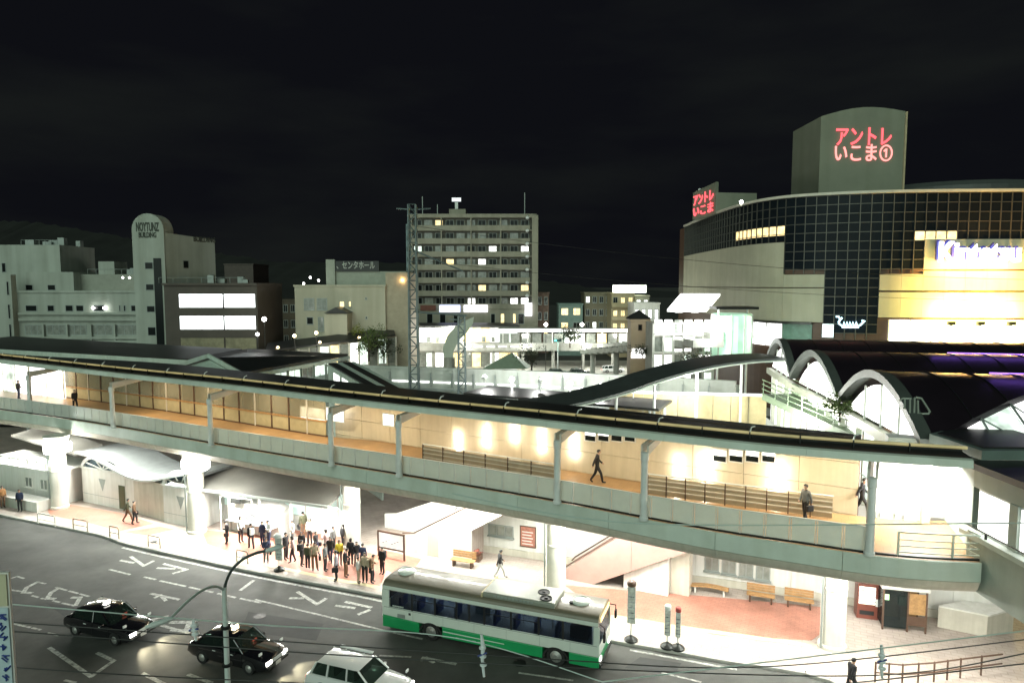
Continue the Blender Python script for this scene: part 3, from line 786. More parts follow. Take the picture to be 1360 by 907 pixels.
T = lambda x, y, z: (p.x + x * cs - y * s_, p.y + x * s_ + y * cs, z)
for x in (-1.0, 0.15, 1.0):
    for y in (0, 1.3):
        MB().box(T(x, y, 1.25), (.08, .08, 2.2), rz).build('post', M_brown, t)
MB().box(T(0, .65, 2.42), (2.25, 1.55, .14), rz).build('roof', M_white, t, bevel=.02)
MB().box(T(-1.0, .65, 1.3), (.015, 1.2, 2.0), rz).build('pane', M_smoke, t)
MB().box(T(-.42, 0, 1.3), (1.06, .015, 2.0), rz).build('pane', M_smoke, t)
MB().box(T(.58, .0, 1.65), (.76, .02, 1.1), rz).build('panel', M_wood, t)
MB().box(T(.58, .0, .75), (.76, .02, .5), rz).build('panel', M_brown, t)
MB().box(T(0, 1.3, 1.3), (1.95, .02, 2.0), rz).build('back_panel', M_wood, t)
MB().box(T(.2, 1.15, 1.3), (.35, .25, .5), rz).build('telephone', mat('phone_green', (.12, .35, .16), .4), t, bevel=.02)
MB().box(T(-.85, -.02, 1.9), (.2, .02, .3), rz).build('sticker', glow('booth_sign', (.5, 1, .4), .5), t)
# low walls at the right end
for (pts, m, lab) in (([(1245, 832), (1310, 846), (1345, 838), (1280, 826)], M_soffit, 'low beige wall at the right end of the pavement'),):
    P = [G(x, y, .15) for x, y in pts]
    t = thing('low_wall', lab, 'wall', (P[0].x, P[0].y, .15))
    MB().prism([(q.x, q.y) for q in P], .155, 1.25).build('wall_block', m, t)
    MB().prism([(q.x, q.y) for q in [P[0] + Vector((-.05, -.06, 0)), P[1] + Vector((.05, -.06, 0)), P[2] + Vector((.06, .05, 0)), P[3] + Vector((0, .05, 0))]], 1.253, 1.34).build('coping', M_white, t)

# glazed waiting room, white kiosk, canopy behind the queue
t = thing('waiting_room', 'long waiting room with pale green glass under a grey curved canopy', 'shelter', (-16, 51, .15))
wa, wb = G(285, 688, .15), G(470, 716, .15); wa = Vector((wa.x, wa.y)); wb = Vector((wb.x, wb.y)); wd_ = (wb - wa).normalized(); wnn = Vector((-wd_.y, wd_.x))
M_wglass = glow('waiting_glass', (.62, .80, .74), .32, .35, .7)
nw = 9; WL = (wb - wa).length
MB().sweep([wa, wb], [(0.06, .155), (.3, .155), (.3, 1.3), (.06, 1.3)]).build('dado_wall', M_white, t)
for k in range(nw):
    a = wa + wd_ * (WL * k / nw); b = wa + wd_ * (WL * (k + 1) / nw - .09)
    MB().sweep([a + wd_ * .09, b], [(.14, 1.3), (.17, 1.3), (.17, 3.2), (.14, 3.2)]).build('pane', M_wglass, t)
    MB().box((a.x + wnn.x * .16, a.y + wnn.y * .16, 2.26), (.08, .1, 1.9), math.atan2(wd_.y, wd_.x)).build('mullion', M_white, t)
cv = []
for k in range(9):
    u = k / 8; cv.append((-2.6 + 6.2 * u, 3.35 + 1.05 * math.sin(u * math.pi * .62)))
pr = cv + [(o_, z_ - .16) for o_, z_ in cv[::-1]]
M_canopy = mat('canopy_grey', (0.15, 0.145, 0.13), 0.5, 0.1, var=0.2, scale=0.4)
MB().sweep([wa - wd_ * 1.8, wb - wd_ * .2], pr).build('canopy', M_canopy, t, smooth=True)
for k in range(5):
    q = wa + wd_ * (WL * (k + .1) / 4.6) - wnn * 1.6
    MB().lathe([(.09, 0), (.09, 3.3)], (q.x, q.y, .155), 10).build('post', M_white, t)
MB().sweep([wa - wd_ * 1.85, wb - wd_ * .15], [(-2.72, 3.2), (-2.6, 3.2), (-2.6, 3.37), (-2.72, 3.37)]).build('gutter', M_steel, t)
for s_l in (.6, 3.6, 6.6, 9.6, 12.2):  # lamps added under the canopy edge to light the kiosk white
    q = wa + wd_ * s_l - wnn * 2.35
    MB().box((q.x, q.y, 3.13), (1.2, .16, .07), math.atan2(wd_.y, wd_.x)).build('canopy_fill_lamp', M_lampw, t)
    lamp(t, (q.x, q.y, 3.05), 330, (1, .97, .9), (1.2, .2), 'AREA', rot=(rad(-18), 0, math.atan2(wd_.y, wd_.x)))
# kiosk
ka, kb = G(306, 703, .15), G(371, 716, .15); ka = Vector((ka.x, ka.y)); kb = Vector((kb.x, kb.y)); kd = (kb - ka).normalized(); kn = Vector((-kd.y, kd.x)); KL = (kb - ka).length
t = thing('ticket_kiosk', 'white round-shouldered ticket kiosk with printed panels behind the queue', 'kiosk', (ka.x, ka.y, .15))
def KP(s, nrm, z): q = ka + kd * s + kn * nrm; return (q.x, q.y, z)
prof = [(0, .155), (KL, .155), (KL, 1.75), (KL - .15, 2.0), (KL - .9, 2.25), (.5, 2.3), (.12, 2.15), (0, 1.9)]
MB().extr([KP(s, 0, z) for s, z in prof], (kn.x * 1.5, kn.y * 1.5, 0)).build('body', M_white, t, bevel=.04)
M_print = mat('printed_panel', (.42, .44, .46), .5, var=.7, scale=5)
for s0, s1 in ((.55, 1.25), (1.5, 2.45)):
    MB().extr([KP(s0, -.03, 1.0), KP(s1, -.03, 1.0), KP(s1, -.03, 1.9), KP(s0, -.03, 1.9)], (kn.x * .027, kn.y * .027, 0)).build('printed_panel', M_print, t)
MB().extr([KP(.1, -.5, 1.0), KP(KL - .1, -.5, 1.0), KP(KL - .1, -.5, 1.06), KP(.1, -.5, 1.06)], (kn.x * .49, kn.y * .49, 0)).build('counter', M_steel, t)
# hanging sign frame beside the kiosk
a = G(294, 704, .15)
t = thing('sign_gantry', 'white goalpost sign frame left of the ticket kiosk', 'sign frame', (a.x, a.y, .15), rad(-20))
cs, s_ = math.cos(rad(-20)), math.sin(rad(-20))
T = lambda x, y, z: (a.x + x * cs - y * s_, a.y + x * s_ + y * cs, z)
MB().tube([T(0, 0, .155), T(0, 0, 2.75), T(2.8, 0, 2.75), T(2.8, 0, 2.5)], .06, 8).build('frame', M_white, t)
MB().box(T(1.4, 0, 2.5), (.9, .08, .35), rad(-20)).build('sign_plate', M_darkmetal, t)
for x in (1.1, 1.7): MB().box(T(x, 0, 2.7), (.03, .03, .06)).build('hanger', M_steel, t)

# information board right of the queue
a, b = G(503, 738, .15), G(537, 745, .15)
d = Vector((b.x - a.x, b.y - a.y)); an = math.atan2(d.y, d.x)
t = thing('map_board', 'dark framed area map board at the right end of the queue', 'information board', (a.x, a.y, .15))
for q in (a, b): MB().box((q.x, q.y, 1.0), (.1, .1, 1.7), an).build('leg', M_brown, t)
c = (a + b) / 2
MB().box((c.x, c.y, 1.86), (d.length + .1, .1, .1), an).build('top_rail', M_brown, t)
MB().box((c.x, c.y, .78), (d.length - .1, .08, .08), an).build('bottom_rail', M_brown, t)
MB().box((c.x, c.y, 1.32), (d.length - .12, .05, .95), an).build('map_panel', glow('map_panel', (1, .97, .93), .35, .4, 2.5), t)
for k in range(6):
    s = (-.6 + .22 * k); MB().box((c.x + math.cos(an) * s, c.y + math.sin(an) * s - .03, 1.15 + .1 * (k % 3)), (.16, .01, .05), an).build('map_mark', M_print, t)

# pavilion with a wavy roof, left
pv = thing('pavilion', 'white pavilion with wavy roof, arched gables and triangle vents', 'pavilion', (-30, 51, .15))
pts = [q + Vector((.25, .65, 0)) for q in (G(100, 669, .15), G(157, 681, .15), G(208, 697, .15), G(257, 707, .15))]
A, B, Cc, Dd = [Vector((q.x, q.y)) for q in pts]
def wallseg(p, q, z0, z1, m, nm, th=.2):
    dd = (q - p).normalized(); nn = Vector((-dd.y, dd.x))
    return MB().prism([(r.x, r.y) for r in (p, q, q + nn * th, p + nn * th)], z0, z1).build(nm, m, pv)
bk = Vector((.36, .93)) * 4.0
for p, q in ((A, B), (Cc, Dd)):
    wallseg(p, q, .155, 3.1, M_white, 'wall')
    dd = (q - p).normalized(); nn = Vector((-dd.y, dd.x)); W_ = (q - p).length
    # arched gable: ring, dark infill and struts
    n = 14; ring_o = []; ring_i = []
    for k in range(n + 1):
        t_ = math.pi * k / n; ring_o.append((W_/2 - W_/2 * math.cos(t_), 3.12 + 1.15 * math.sin(t_))); ring_i.append((W_/2 - (W_/2 - .3) * math.cos(t_), 3.12 + .9 * math.sin(t_)))
    def PP(s, z, off): r = p + dd * s - nn * off; return (r.x, r.y, z)
    mb = MB()
    for k in range(n): mb.extr([PP(*ring_o[k], .05), PP(*ring_o[k+1], .05), PP(*ring_i[k+1], .05), PP(*ring_i[k], .05)], (nn.x * .3, nn.y * .3, 0))
    mb.build('gable_arch', M_white, pv)
    MB().extr([PP(s, z, -.1) for s, z in ring_i], (nn.x * .02, nn.y * .02, 0)).build('gable_glass', mat('gable_blue', (.05, .08, .10), .15, var=.2), pv)
    for k in range(4):
        t_ = math.pi * (k + .7) / 4.6
        MB().tube([PP(W_/2, 3.15, .02), PP(W_/2 - (W_/2 - .3) * math.cos(t_), 3.12 + .9 * math.sin(t_), .02)], .05, 6).build('gable_strut', M_white, pv)
    MB().extr([PP(-.1, 3.02, .12), PP(W_ + .1, 3.02, .12), PP(W_ + .1, 3.14, .12), PP(-.1, 3.14, .12)], (nn.x * .1, nn.y * .1, 0)).build('cornice', M_white, pv)
    c0 = W_ * .48
    for e in (.42, ):
        MB().extr([PP(c0 - e, 2.35, .02), PP(c0 + e, 2.35, .02), PP(c0, 1.35, .02)], (nn.x * .018, nn.y * .018, 0)).build('triangle_vent', M_grey, pv)
    MB().extr([PP(.02, .9, .012), PP(W_ - .02, .9, .012), PP(W_ - .02, .93, .012), PP(.02, .93, .012)], (nn.x * .01, nn.y * .01, 0)).build('joint_line', M_grey, pv)
wallseg(B + Vector((.05, .12)), Cc + Vector((-.05, .12)), .155, 3.0, M_soffit, 'wall')
MB().prism([(r.x, r.y) for r in (A + bk * .06, Dd + bk * .06, Dd + bk, A + bk)], .155, 3.0).build('rear_block', M_white, pv)
dd = (B - A).normalized(); nn = Vector((-dd.y, dd.x))
q0 = B - dd * .75 - nn * .03; q1 = B - dd * .02 - nn * .03
MB().prism([(r.x, r.y) for r in (q0, q1, q1 + nn * .027, q0 + nn * .027)], .2, 2.1).build('door', mat('door_olive', (.07, .085, .04), .5, var=.2), pv)
# wave roof
path = [A - (Dd - A).normalized() * .3, Dd + (Dd - A).normalized() * .4]; wdir = (path[1] - path[0]).normalized(); wl_ = (path[1] - path[0]).length; wn2 = Vector((-wdir.y, wdir.x))
top = []
for k in range(25):
    u = k / 24; top.append((u * wl_, 3.75 + .62 * math.cos(u * 2 * math.pi * 1.05 - .3)))
poly = top + [(s, z - .18) for s, z in top[::-1]]
def WP(s, z, off): r = path[0] + wdir * s + wn2 * off; return (r.x, r.y, z)
MB().extr([WP(s, z, -.35) for s, z in poly], (wn2.x * .28, wn2.y * .28, 0)).build('roof_edge', M_steel, pv)
MB().extr([WP(s, z - .02, -.06) for s, z in poly], (wn2.x * 4.4, wn2.y * 4.4, 0)).build('wave_roof', mat('wave_roof', (.13, .14, .14), .4, .1, var=.15), pv)
# another low white building at the far left under the deck
fa, fb = G(-30, 652, .15), G(78, 672, .15); fa = Vector((fa.x, fa.y)); fb = Vector((fb.x, fb.y)); fd = (fb - fa).normalized(); fn = Vector((-fd.y, fd.x))
t = thing('low_shop', 'white low building with two square windows at the left edge under the deck', 'building', (fa.x, fa.y, .15))
MB().sweep([fa, fb], [(0, .155), (4, .155), (4, 2.9), (0, 2.9)]).build('wall', M_white, t)
FL = (fb - fa).length
for s0 in (FL * .62, FL * .8):
    p, q = fa + fd * s0, fa + fd * (s0 + .95)
    window(t, p, q, 1.3, 2.2, M_white, M_shopglass, -fn, .08, 1, True)
for k in range(9):
    q = fa + fd * (FL * (k + .5) / 9) + fn * .3
    MB().lathe([(.06, 0), (.06, .5), (.11, .55), (.11, .62), (0, .64)], (q.x, q.y, 2.9), 8).build('baluster', M_white, t)
MB().sweep([fa, fb], [(.2, 3.45), (.4, 3.45), (.4, 3.55), (.2, 3.55)]).build('parapet_rail', M_white, t)
MB().sweep([fa - fn * .3, fb - fn * .3], [(-1.4, .155), (-.2, .155), (-.2, .95), (-1.4, .95)]).build('ramp_wall', M_white, t)
MB().extr([(fa.x + fn.x * 3, fa.y + fn.y * 3, 4.3), (fb.x + fn.x * 1.5, fb.y + fn.y * 1.5, 3.9), (fb.x + fn.x * 4, fb.y + fn.y * 4, 4.2), (fa.x + fn.x * 6, fa.y + fn.y * 6, 4.7)], (0, 0, .15)).build('canopy', M_canopy, t)

# ------------------------------------------------------------------ enclosed link bridge at the right edge
lb = thing('link_bridge', 'grey green enclosed footbridge at the right edge with lit white windows', 'bridge', (20, 20, 0))
M_link = mat('link_wall', (0.40, 0.46, 0.41), 0.55, var=0.12, scale=0.5, streak=0.12, sfreq=.6)
MB().b2(18.35, 23, 8, 26.6, 5.9, 8.0).build('lower_wall', M_link, lb)
MB().b2(18.15, 18.6, 8, 26.8, 8.003, 8.2).build('ledge', M_fascia, lb)
MB().b2(18.5, 22.9, 8, 26.6, 9.95, 10.7).build('upper_wall', M_link, lb)
MB().b2(18.3, 23.1, 8, 26.8, 10.703, 10.95).build('roof', M_darkroof, lb)
for k in range(8):
    y1 = 26.3 - k * 2.2; y0 = y1 - 1.75
    w = MB().b2(18.55, 18.62, y0, y1, 8.22, 9.93).build('window', M_steel, lb)
    MB().b2(18.52, 18.545, y0 + .07, y1 - .07, 8.3, 9.85).build('pane', M_litw, w)
    MB().b2(18.45, 18.75, y0 - .45, y0 - .02, 8.21, 9.94).build('pier', M_link, lb)
    MB().lathe([(.05, 0), (.05, .22)], (18.3, y0 + .9, 8.2), 8).build('ledge_stud', M_darkmetal, lb)
MB().tube([(18.25, 26.6, 8.45), (18.25, 8, 8.45)], .03, 6).build('ledge_rail', M_darkmetal, lb)
for (x, y) in ((19.4, 24.9), (19.4, 12)):
    MB().lathe([(.6, 0), (.6, 5.75)], (x + 2, y, .15), 18).build('pillar', M_pillar, lb)
for y in (24.5, 19.5):  # unseen lights added under the bridge to brighten the pavement
    MB().box((19.6, y, 5.86), (.3, 2.4, .07)).build('soffit_light', M_lampw, lb)
    lamp(lb, (19.6, y, 5.78), 700, (1, .97, .88), (.4, 2.4), 'AREA')
# end block where the walkway meets the station: white lit doorway and dark walls above
eb = thing('station_entrance', 'bright white doorway block where the walkway meets the station hall', 'entrance', (19, 31, 0))
MB().prism([(17.2, 31.6), (20.2, 30.6), (20.4, 31.4), (17.4, 32.4)], 7.2, 10.4).build('lit_wall', M_white, eb)
MB().prism([(18.7, 26.85), (19.3, 26.85), (20.6, 30.5), (20.0, 30.6)], 7.2, 10.85).build('side_wall', M_link, eb)
MB().extr([(17.6, 31.2, 10.45), (21, 30.2, 10.45), (21, 30.2, 10.9), (17.6, 31.2, 10.9)], (.3, .8, 0)).build('lintel', M_link, eb)
a = Vector((18.3, 29.2))
MB().box((18.2, 29.4, 10.3), (1.6, .3, .08)).build('ceiling_light', M_lampw, eb)
lamp(eb, (18.2, 29.4, 10.2), 650, (1, .98, .94), (1.6, .5), 'AREA')
MB().prism([(18.9, 26.8), (23, 26.8), (23, 31), (20.4, 31), (18.7, 29.9)], 10.96, 11.35).build('parapet', mat('teal_dark', (.15, .20, .18), .5, var=.15), eb)
MB().prism([(19.2, 27.1), (22.8, 27.1), (22.8, 30.8), (20.5, 30.8), (19.0, 29.8)], 11.353, 11.42).build('flat_roof', M_darkroof, eb)
MB().prism([(20.6, 30.6), (30, 29), (30, 36), (21.6, 38)], 7, 11.0).build('rear_wall', M_conc, eb)

# ------------------------------------------------------------------ station hall: three dark barrel vaults
hall = thing('station_hall', 'station hall with three dark barrel vault roofs and glowing glass front', 'station hall', (22, 46, 0))
FEET = [Vector((18.7, 30.1)), Vector((20.6, 42.0)), Vector((22.0, 52.7)), Vector((23.9, 62.9))]
AX = Vector((0.972, -0.235)); LENV = 26.0
M_vault = mat('vault_metal', (0.020, 0.014, 0.020), 0.35, 0.3, var=0.2, scale=0.4)
M_rim = mat('vault_rim', (0.085, 0.10, 0.09), 0.5, 0.2, var=0.15)
M_sheen = glow('purple_sheen', (0.36, 0.16, 1.0), 1.6)  # glow standing in for the purple sheen on the vaults
for i in range(3):
    a, b = FEET[i], FEET[i + 1]; d = b - a
    n = 18; outer = []; inner = []
    for k in range(n + 1):
        u = k / n
        zz = math.sin(math.pi * (0.12 + 0.76 * u)); z0 = math.sin(math.pi * .12)
        h = (zz - z0) / (1 - z0)
        outer.append((u, 11.0 + 2.35 * h)); inner.append((0.05 + .9 * u, 10.75 + 2.15 * h))
    P = lambda u, z, off: ((a + d * u + AX * off).x, (a + d * u + AX * off).y, z)
    # the nearest shell is cut back along its near edge, the cut is closed with lit glass
    cut = (lambda off: min(.46, max(0, off - .35) * .053)) if i == 0 else (lambda off: 0.0)
    HZ = lambda u: (math.sin(math.pi * (.12 + .76 * u)) - math.sin(math.pi * .12)) / (1 - math.sin(math.pi * .12))
    SH = lambda u, off, dz: P(cut(off) + (1 - cut(off)) * u, 11.0 + 2.35 * HZ(cut(off) + (1 - cut(off)) * u) + dz, off)
    for name, offs, m, o_, i_ in (('vault_shell', (.35, 2.5, 4.6, 6.8, 9.0, LENV), M_vault, 0, -.28), ('rim_band', (-.25, .33), M_rim, .06, -.36)):
        mb = MB(); vs = []; fs = []; no = len(offs); nu = n + 1
        for off in offs:
            for k in range(nu): vs.append(SH(k / n, off, o_))
            for k in range(nu): vs.append(SH(k / n, off, i_))
        V_ = lambda a, s, k: a * 2 * nu + s * nu + k
        for a_ in range(no - 1):
            for k in range(nu - 1):
                fs += [[V_(a_, 0, k), V_(a_ + 1, 0, k), V_(a_ + 1, 0, k + 1), V_(a_, 0, k + 1)], [V_(a_, 1, k), V_(a_, 1, k + 1), V_(a_ + 1, 1, k + 1), V_(a_ + 1, 1, k)]]
            for k in (0, nu - 1): fs.append([V_(a_, 0, k), V_(a_, 1, k), V_(a_ + 1, 1, k), V_(a_ + 1, 0, k)])
        for a_ in (0, no - 1):
            for k in range(nu - 1): fs.append([V_(a_, 0, k), V_(a_, 0, k + 1), V_(a_, 1, k + 1), V_(a_, 1, k)])
        mb.add(vs, fs).build(name, m, hall, smooth=True)
    if i == 0:
        for j in range(7):
            o0, o1 = 1.2 + j * 1.7, 1.2 + (j + 1) * 1.7 - .08
            MB().extr([SH(0, o0, -.3), SH(0, o1, -.3), P(.0, 10.7, o1), P(.0, 10.7, o0)], (0, .04, -.04)).build('side_pane', M_litg if j % 2 else M_litw, hall)
            MB().tube([SH(0, o0, -.22), P(0, 10.75, o0)], .06, 6).build('side_strut', M_grey, hall)
            MB().tube([SH(0, o0, -.22), P(0, 10.75, o1)], .04, 6).build('side_strut', M_grey, hall)
    for k in range(1, 13):      # standing seams across the shell
        off = .4 + k * 2.0
        MB().tube([SH(k2 / n, off, .015) for k2 in range(n + 1)], .03, 4).build('roof_seam', M_darkmetal, hall)
    # purple sheen on the ridge, made by an added glowing strip and lamp
    if i < 2: MB().tube([P(.55, 11.05 + 2.35 * HZ(.55), 5.5 + 3 * i), P(.55, 11.05 + 2.35 * HZ(.55), 12.5 + 2 * i)], .035, 6).build('ridge_sheen', M_sheen, hall)
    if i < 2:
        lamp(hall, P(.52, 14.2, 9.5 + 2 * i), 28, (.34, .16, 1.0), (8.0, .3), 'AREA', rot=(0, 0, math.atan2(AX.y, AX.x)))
    # tympanum glass and panes below
    MB().extr([P(u, z - .3, .3) for u, z in inner], (AX.x * .03, AX.y * .03, 0)).build('tympanum_pane', M_litw, hall)
    for u in (.3, .5, .7):
        zt = 10.75 + 2.15 * ((math.sin(math.pi * (.12 + .76 * u)) - math.sin(math.pi * .12)) / (1 - math.sin(math.pi * .12)))
        MB().tube([P(u, 10.3, .2), P(u, zt - .25, .2)], .06, 6).build('tympanum_bar', M_fascia, hall)
    np_ = 4
    for k in range(np_):
        u0, u1 = k / np_ + .015, (k + 1) / np_ - .015
        MB().extr([P(u0, 5.2, .35), P(u1, 5.2, .35), P(u1, 9.75, .35), P(u0, 9.75, .35)], (AX.x * .03, AX.y * .03, 0)).build('front_pane', M_litw if (k + i) % 4 != 2 else M_litg, hall)
        q = P(k / np_, 0, .1)
        MB().box((q[0], q[1], 7.6), (.32, .32, 4.9), math.atan2(AX.y, AX.x)).build('front_column', mat('hall_column', (.60, .64, .52), .5, var=.1), hall)
        for z in (7.0, 8.4): MB().extr([P(u0, z, .24), P(u1, z, .24), P(u1, z + .06, .24), P(u0, z + .06, .24)], (AX.x * .06, AX.y * .06, 0)).build('transom', M_steel, hall)
    for z in (9.78,): MB().extr([P(0, z, -.1), P(1, z, -.1), P(1, z + .5, -.1), P(0, z + .5, -.1)], (AX.x * .42, AX.y * .42, 0)).build('spring_beam', mat('beam_green', (.52, .55, .42), .5, var=.1), hall)
    MB().extr([P(0, 4.7, -.05), P(1, 4.7, -.05), P(1, 5.15, -.05), P(0, 5.15, -.05)], (AX.x * .5, AX.y * .5, 0)).build('sill_beam', M_conc, hall)
    if i: MB().extr([P(0, -.3, .1), P(1, -.3, .1), P(1, 4.68, .1), P(0, 4.68, .1)], (AX.x * .3, AX.y * .3, 0)).build('base_wall', M_conc, hall)
# emblem lines on the nearest vault
u0, off0 = .13, .6
def VP(px, py):
    # point on the shell of the nearest vault seen at a pixel, slightly above it
    best = None; dr = ray(px, py); a, b = FEET[0], FEET[1]; d = b - a
    for k in range(800):
        t = 22 + k * .03; p = Vector((0, 0, CAM_H)) + dr * t
        w = Vector((p.x, p.y)) - a; det = d.x * AX.y - d.y * AX.x
        u = (w.x * AX.y - w.y * AX.x) / det
        if -0.02 < u < 1.02:
            h = (math.sin(math.pi * (.12 + .76 * u)) - math.sin(math.pi * .12)) / (1 - math.sin(math.pi * .12))
            if p.z < 11.0 + 2.35 * h + .06: return p
    return p
M_emb = mat('emblem_paint', (.36, .40, .34), .5, var=.1)
e7 = lambda x, y: (1190 + x / 12.96, 510 + y / 12.96)
for st in ([(70, 280), (110, 250), (260, 255)], [(150, 265), (145, 420)], [(240, 265), (235, 500)], [(320, 240), (310, 500)], [(375, 290), (380, 510), (560, 510), (580, 470), (440, 250), (340, 230)]):
    MB().tube([VP(*e7(x, y)) for x, y in st], .055, 5).build('emblem_line', M_emb, hall)

# ------------------------------------------------------------------ green stair and yard behind the walkway
ys = thing('covered_stair', 'green railed open stair descending behind the walkway roof to the hall', 'stairs', (17, 40, 0))
a = D(1012, 522, 52); b = D(1128, 575, 40)
d = Vector((b.x - a.x, b.y - a.y)); nn = Vector((-d.y, d.x)).normalized()
M_green = mat('stair_green', (.15, .22, .13), .5, var=.2)
for off, nm in ((0, 'stringer'), (2.4, 'stringer')):
    q = nn * off
    MB().extr([(a.x + q.x, a.y + q.y, a.z), (b.x + q.x, b.y + q.y, b.z), (b.x + q.x, b.y + q.y, b.z - .5), (a.x + q.x, a.y + q.y, a.z - .5)], (nn.x * .12, nn.y * .12, 0)).build(nm, M_green, ys)
    for h in (.35, .7, 1.05):
        MB().tube([(a.x + q.x, a.y + q.y, a.z + h), (b.x + q.x, b.y + q.y, b.z + h)], .04, 6).build('rail', M_green, ys)
for k in range(24):
    t = (k + .5) / 24; p = a.lerp(b, t)
    MB().extr([(p.x - d.x/50, p.y - d.y/50, p.z - .12), (p.x + d.x/50, p.y + d.y/50, p.z - .12), (p.x + d.x/50 + nn.x * 2.4, p.y + d.y/50 + nn.y * 2.4, p.z - .12), (p.x - d.x/50 + nn.x * 2.4, p.y - d.y/50 + nn.y * 2.4, p.z - .12)], (0, 0, .06)).build('tread', M_green, ys)
    if k % 4 == 0: MB().tube([(p.x, p.y, p.z - .1), (p.x, p.y, p.z + 1.05)], .035, 6).build('post', M_green, ys)
for t in (.15, .85):
    p = a.lerp(b, t) + Vector((nn.x, nn.y, 0)) * 1.2; MB().tube([(p.x, p.y, -.05), (p.x, p.y, p.z - .15)], .18, 10).build('support_post', M_steel, ys)
yd = MB().prism([(2, 47), (17, 40), (21, 46), (23, 62), (12, 63), (4, 58)], 5.8, 6.2).build('concourse_terrace', mat('terrace_floor', (.50, .52, .46), .5, var=.15, scale=.5)); struct(yd)
yt = thing('terrace_wall', 'yellowish boarded wall with lit strip under the wavy canopy', 'wall', (10, 58, 0))
wa2, wb2 = Vector((8.5, 58.5)), Vector((21.5, 56.5))
for k in range(9):
    p = wa2.lerp(wb2, k / 9); q = wa2.lerp(wb2, (k + .97) / 9)
    MB().sweep([p, q], [(0, 6.2), (.1, 6.2), (.1, 8.6), (0, 8.6)]).build('board_panel', mat('yellow_board', (.55, .46, .26), .5, var=.2, scale=.8), yt)
MB().sweep([wa2, wb2], [(-.05, 8.62), (.15, 8.62), (.15, 8.8), (-.05, 8.8)]).build('light_strip', M_litw, yt)
lamp(yt, (14, 53, 10.2), 2200, (1, 1, .92), .5)  # bare lights, this and the next, added to brighten the terrace
lamp(yt, (18.5, 45, 9.5), 1600, (1, 1, .92), .5)
# the S-curved canopy
sc = thing('wavy_canopy', 'dark S-curved roof ribbon rising right to the station vaults', 'canopy', (12, 52, 0))
CPX = [(650, 549), (700, 545), (760, 537), (830, 520), (880, 503), (940, 487), (1000, 478), (1050, 476)]
cen = []
for (x, y) in CPX:
    Y = 45.0 + (x - 650) / 400 * 11.5; p = D(x, y, Y); cen.append(p)
# smooth it
fine = []
for i in range(len(cen) - 1):
    p0 = cen[max(i - 1, 0)]; p1 = cen[i]; p2 = cen[i + 1]; p3 = cen[min(i + 2, len(cen) - 1)]
    for k in range(5):
        t = k / 5; fine.append(.5 * ((2 * p1) + (p2 - p0) * t + (2 * p0 - 5 * p1 + 4 * p2 - p3) * t * t + (3 * p1 - p0 - 3 * p2 + p3) * t ** 3))
fine.append(cen[-1])
M_ribbon = mat('ribbon_roof', (.085, .10, .095), .45, .2, var=.2)
vs = []; fs = []
for i, p in enumerate(fine):
    q = fine[min(i + 1, len(fine) - 1)] - fine[max(i - 1, 0)]; nx = Vector((-q.y, q.x, 0)).normalized()
    for off, dz in ((0, 0), (3.6, .1), (3.6, -.05), (0, -.15)): r = p + nx * off; vs.append((r.x, r.y, r.z + dz))
for i in range(len(fine) - 1):
    for k in range(4): k2 = (k + 1) % 4; fs.append([i*4+k, i*4+k2, (i+1)*4+k2, (i+1)*4+k])
fs += [[0, 1, 2, 3], [(len(fine)-1)*4 + k for k in (3, 2, 1, 0)]]
MB().add(vs, fs).build('ribbon_roof', M_ribbon, sc, smooth=True)
MB().tube([p + Vector((-.05, -.1, -.2)) for p in fine], .07, 6).build('edge_trim', M_fascia, sc)
for i in range(4, len(fine), 5):
    p = fine[i] + Vector((.3, 1.5, 0)); MB().tube([(p.x, p.y, -.05), (p.x, p.y, p.z - .2)], .11, 8).build('post', M_steel, sc)

# ------------------------------------------------------------------ railway viaduct
via = thing('railway_viaduct', 'pale concrete railway viaduct wall running behind the walkway', 'viaduct', (-5, 72, 0))
vp = resample([(-46, 78.5), (-28, 75.8), (-17, 73.8), (1.5, 69.0), (13.7, 64.5), (20.5, 61.5)], 2.4)
M_via = mat('viaduct_concrete', (.52, .56, .52), .75, var=.14, scale=.4, streak=.14, sfreq=.5)
for i in range(len(vp) - 1):
    a, b = vp[i], vp[i + 1]; d = (b - a).normalized() * .02
    MB().sweep([a + d, b - d], [(0, 7.2), (.25, 7.2), (.25, 8.95), (0, 8.95)]).build('parapet_panel', M_via, via)
    MB().sweep([a + d * 12, b - d * 12], [(-.06, 7.55), (-.003, 7.55), (-.003, 7.72), (-.06, 7.72)]).build('light_strip', M_litw if -20 < a.x < 12 else M_via, via)
    MB().box((a.x - .05, a.y - .12, 7.9), (.16, .2, 1.5), math.atan2(d.y, d.x)).build('rib', M_grey, via)
MB().sweep(vp, [(-.12, 8.97), (.35, 8.97), (.35, 9.2), (-.12, 9.2)]).build('coping', M_via, via)
MB().sweep(vp, [(.1, 5.2), (5.5, 5.2), (5.5, 7.18), (.1, 7.18)]).build('deck_girder', M_via, via)
MB().sweep(vp, [(5.2, 7.2), (5.5, 7.2), (5.5, 8.1), (5.2, 8.1)]).build('far_parapet', M_via, via)
MB().sweep(vp, [(-.2, 6.7), (.08, 6.7), (.08, 6.95), (-.2, 6.95)]).build('cable_duct', M_grey, via)
for i in range(2, len(vp), 5):
    p = vp[i] + normal_at(vp, i) * 2.6; MB().lathe([(.8, 0), (.8, 5.2)], (p.x, p.y, 0), 14).build('pier', M_conc, via)
pp = [p for p in vp if p.x > -4]
lampline = [p + Vector((0, -1.6)) for p in pp]
for p in lampline[::2]:
    pass
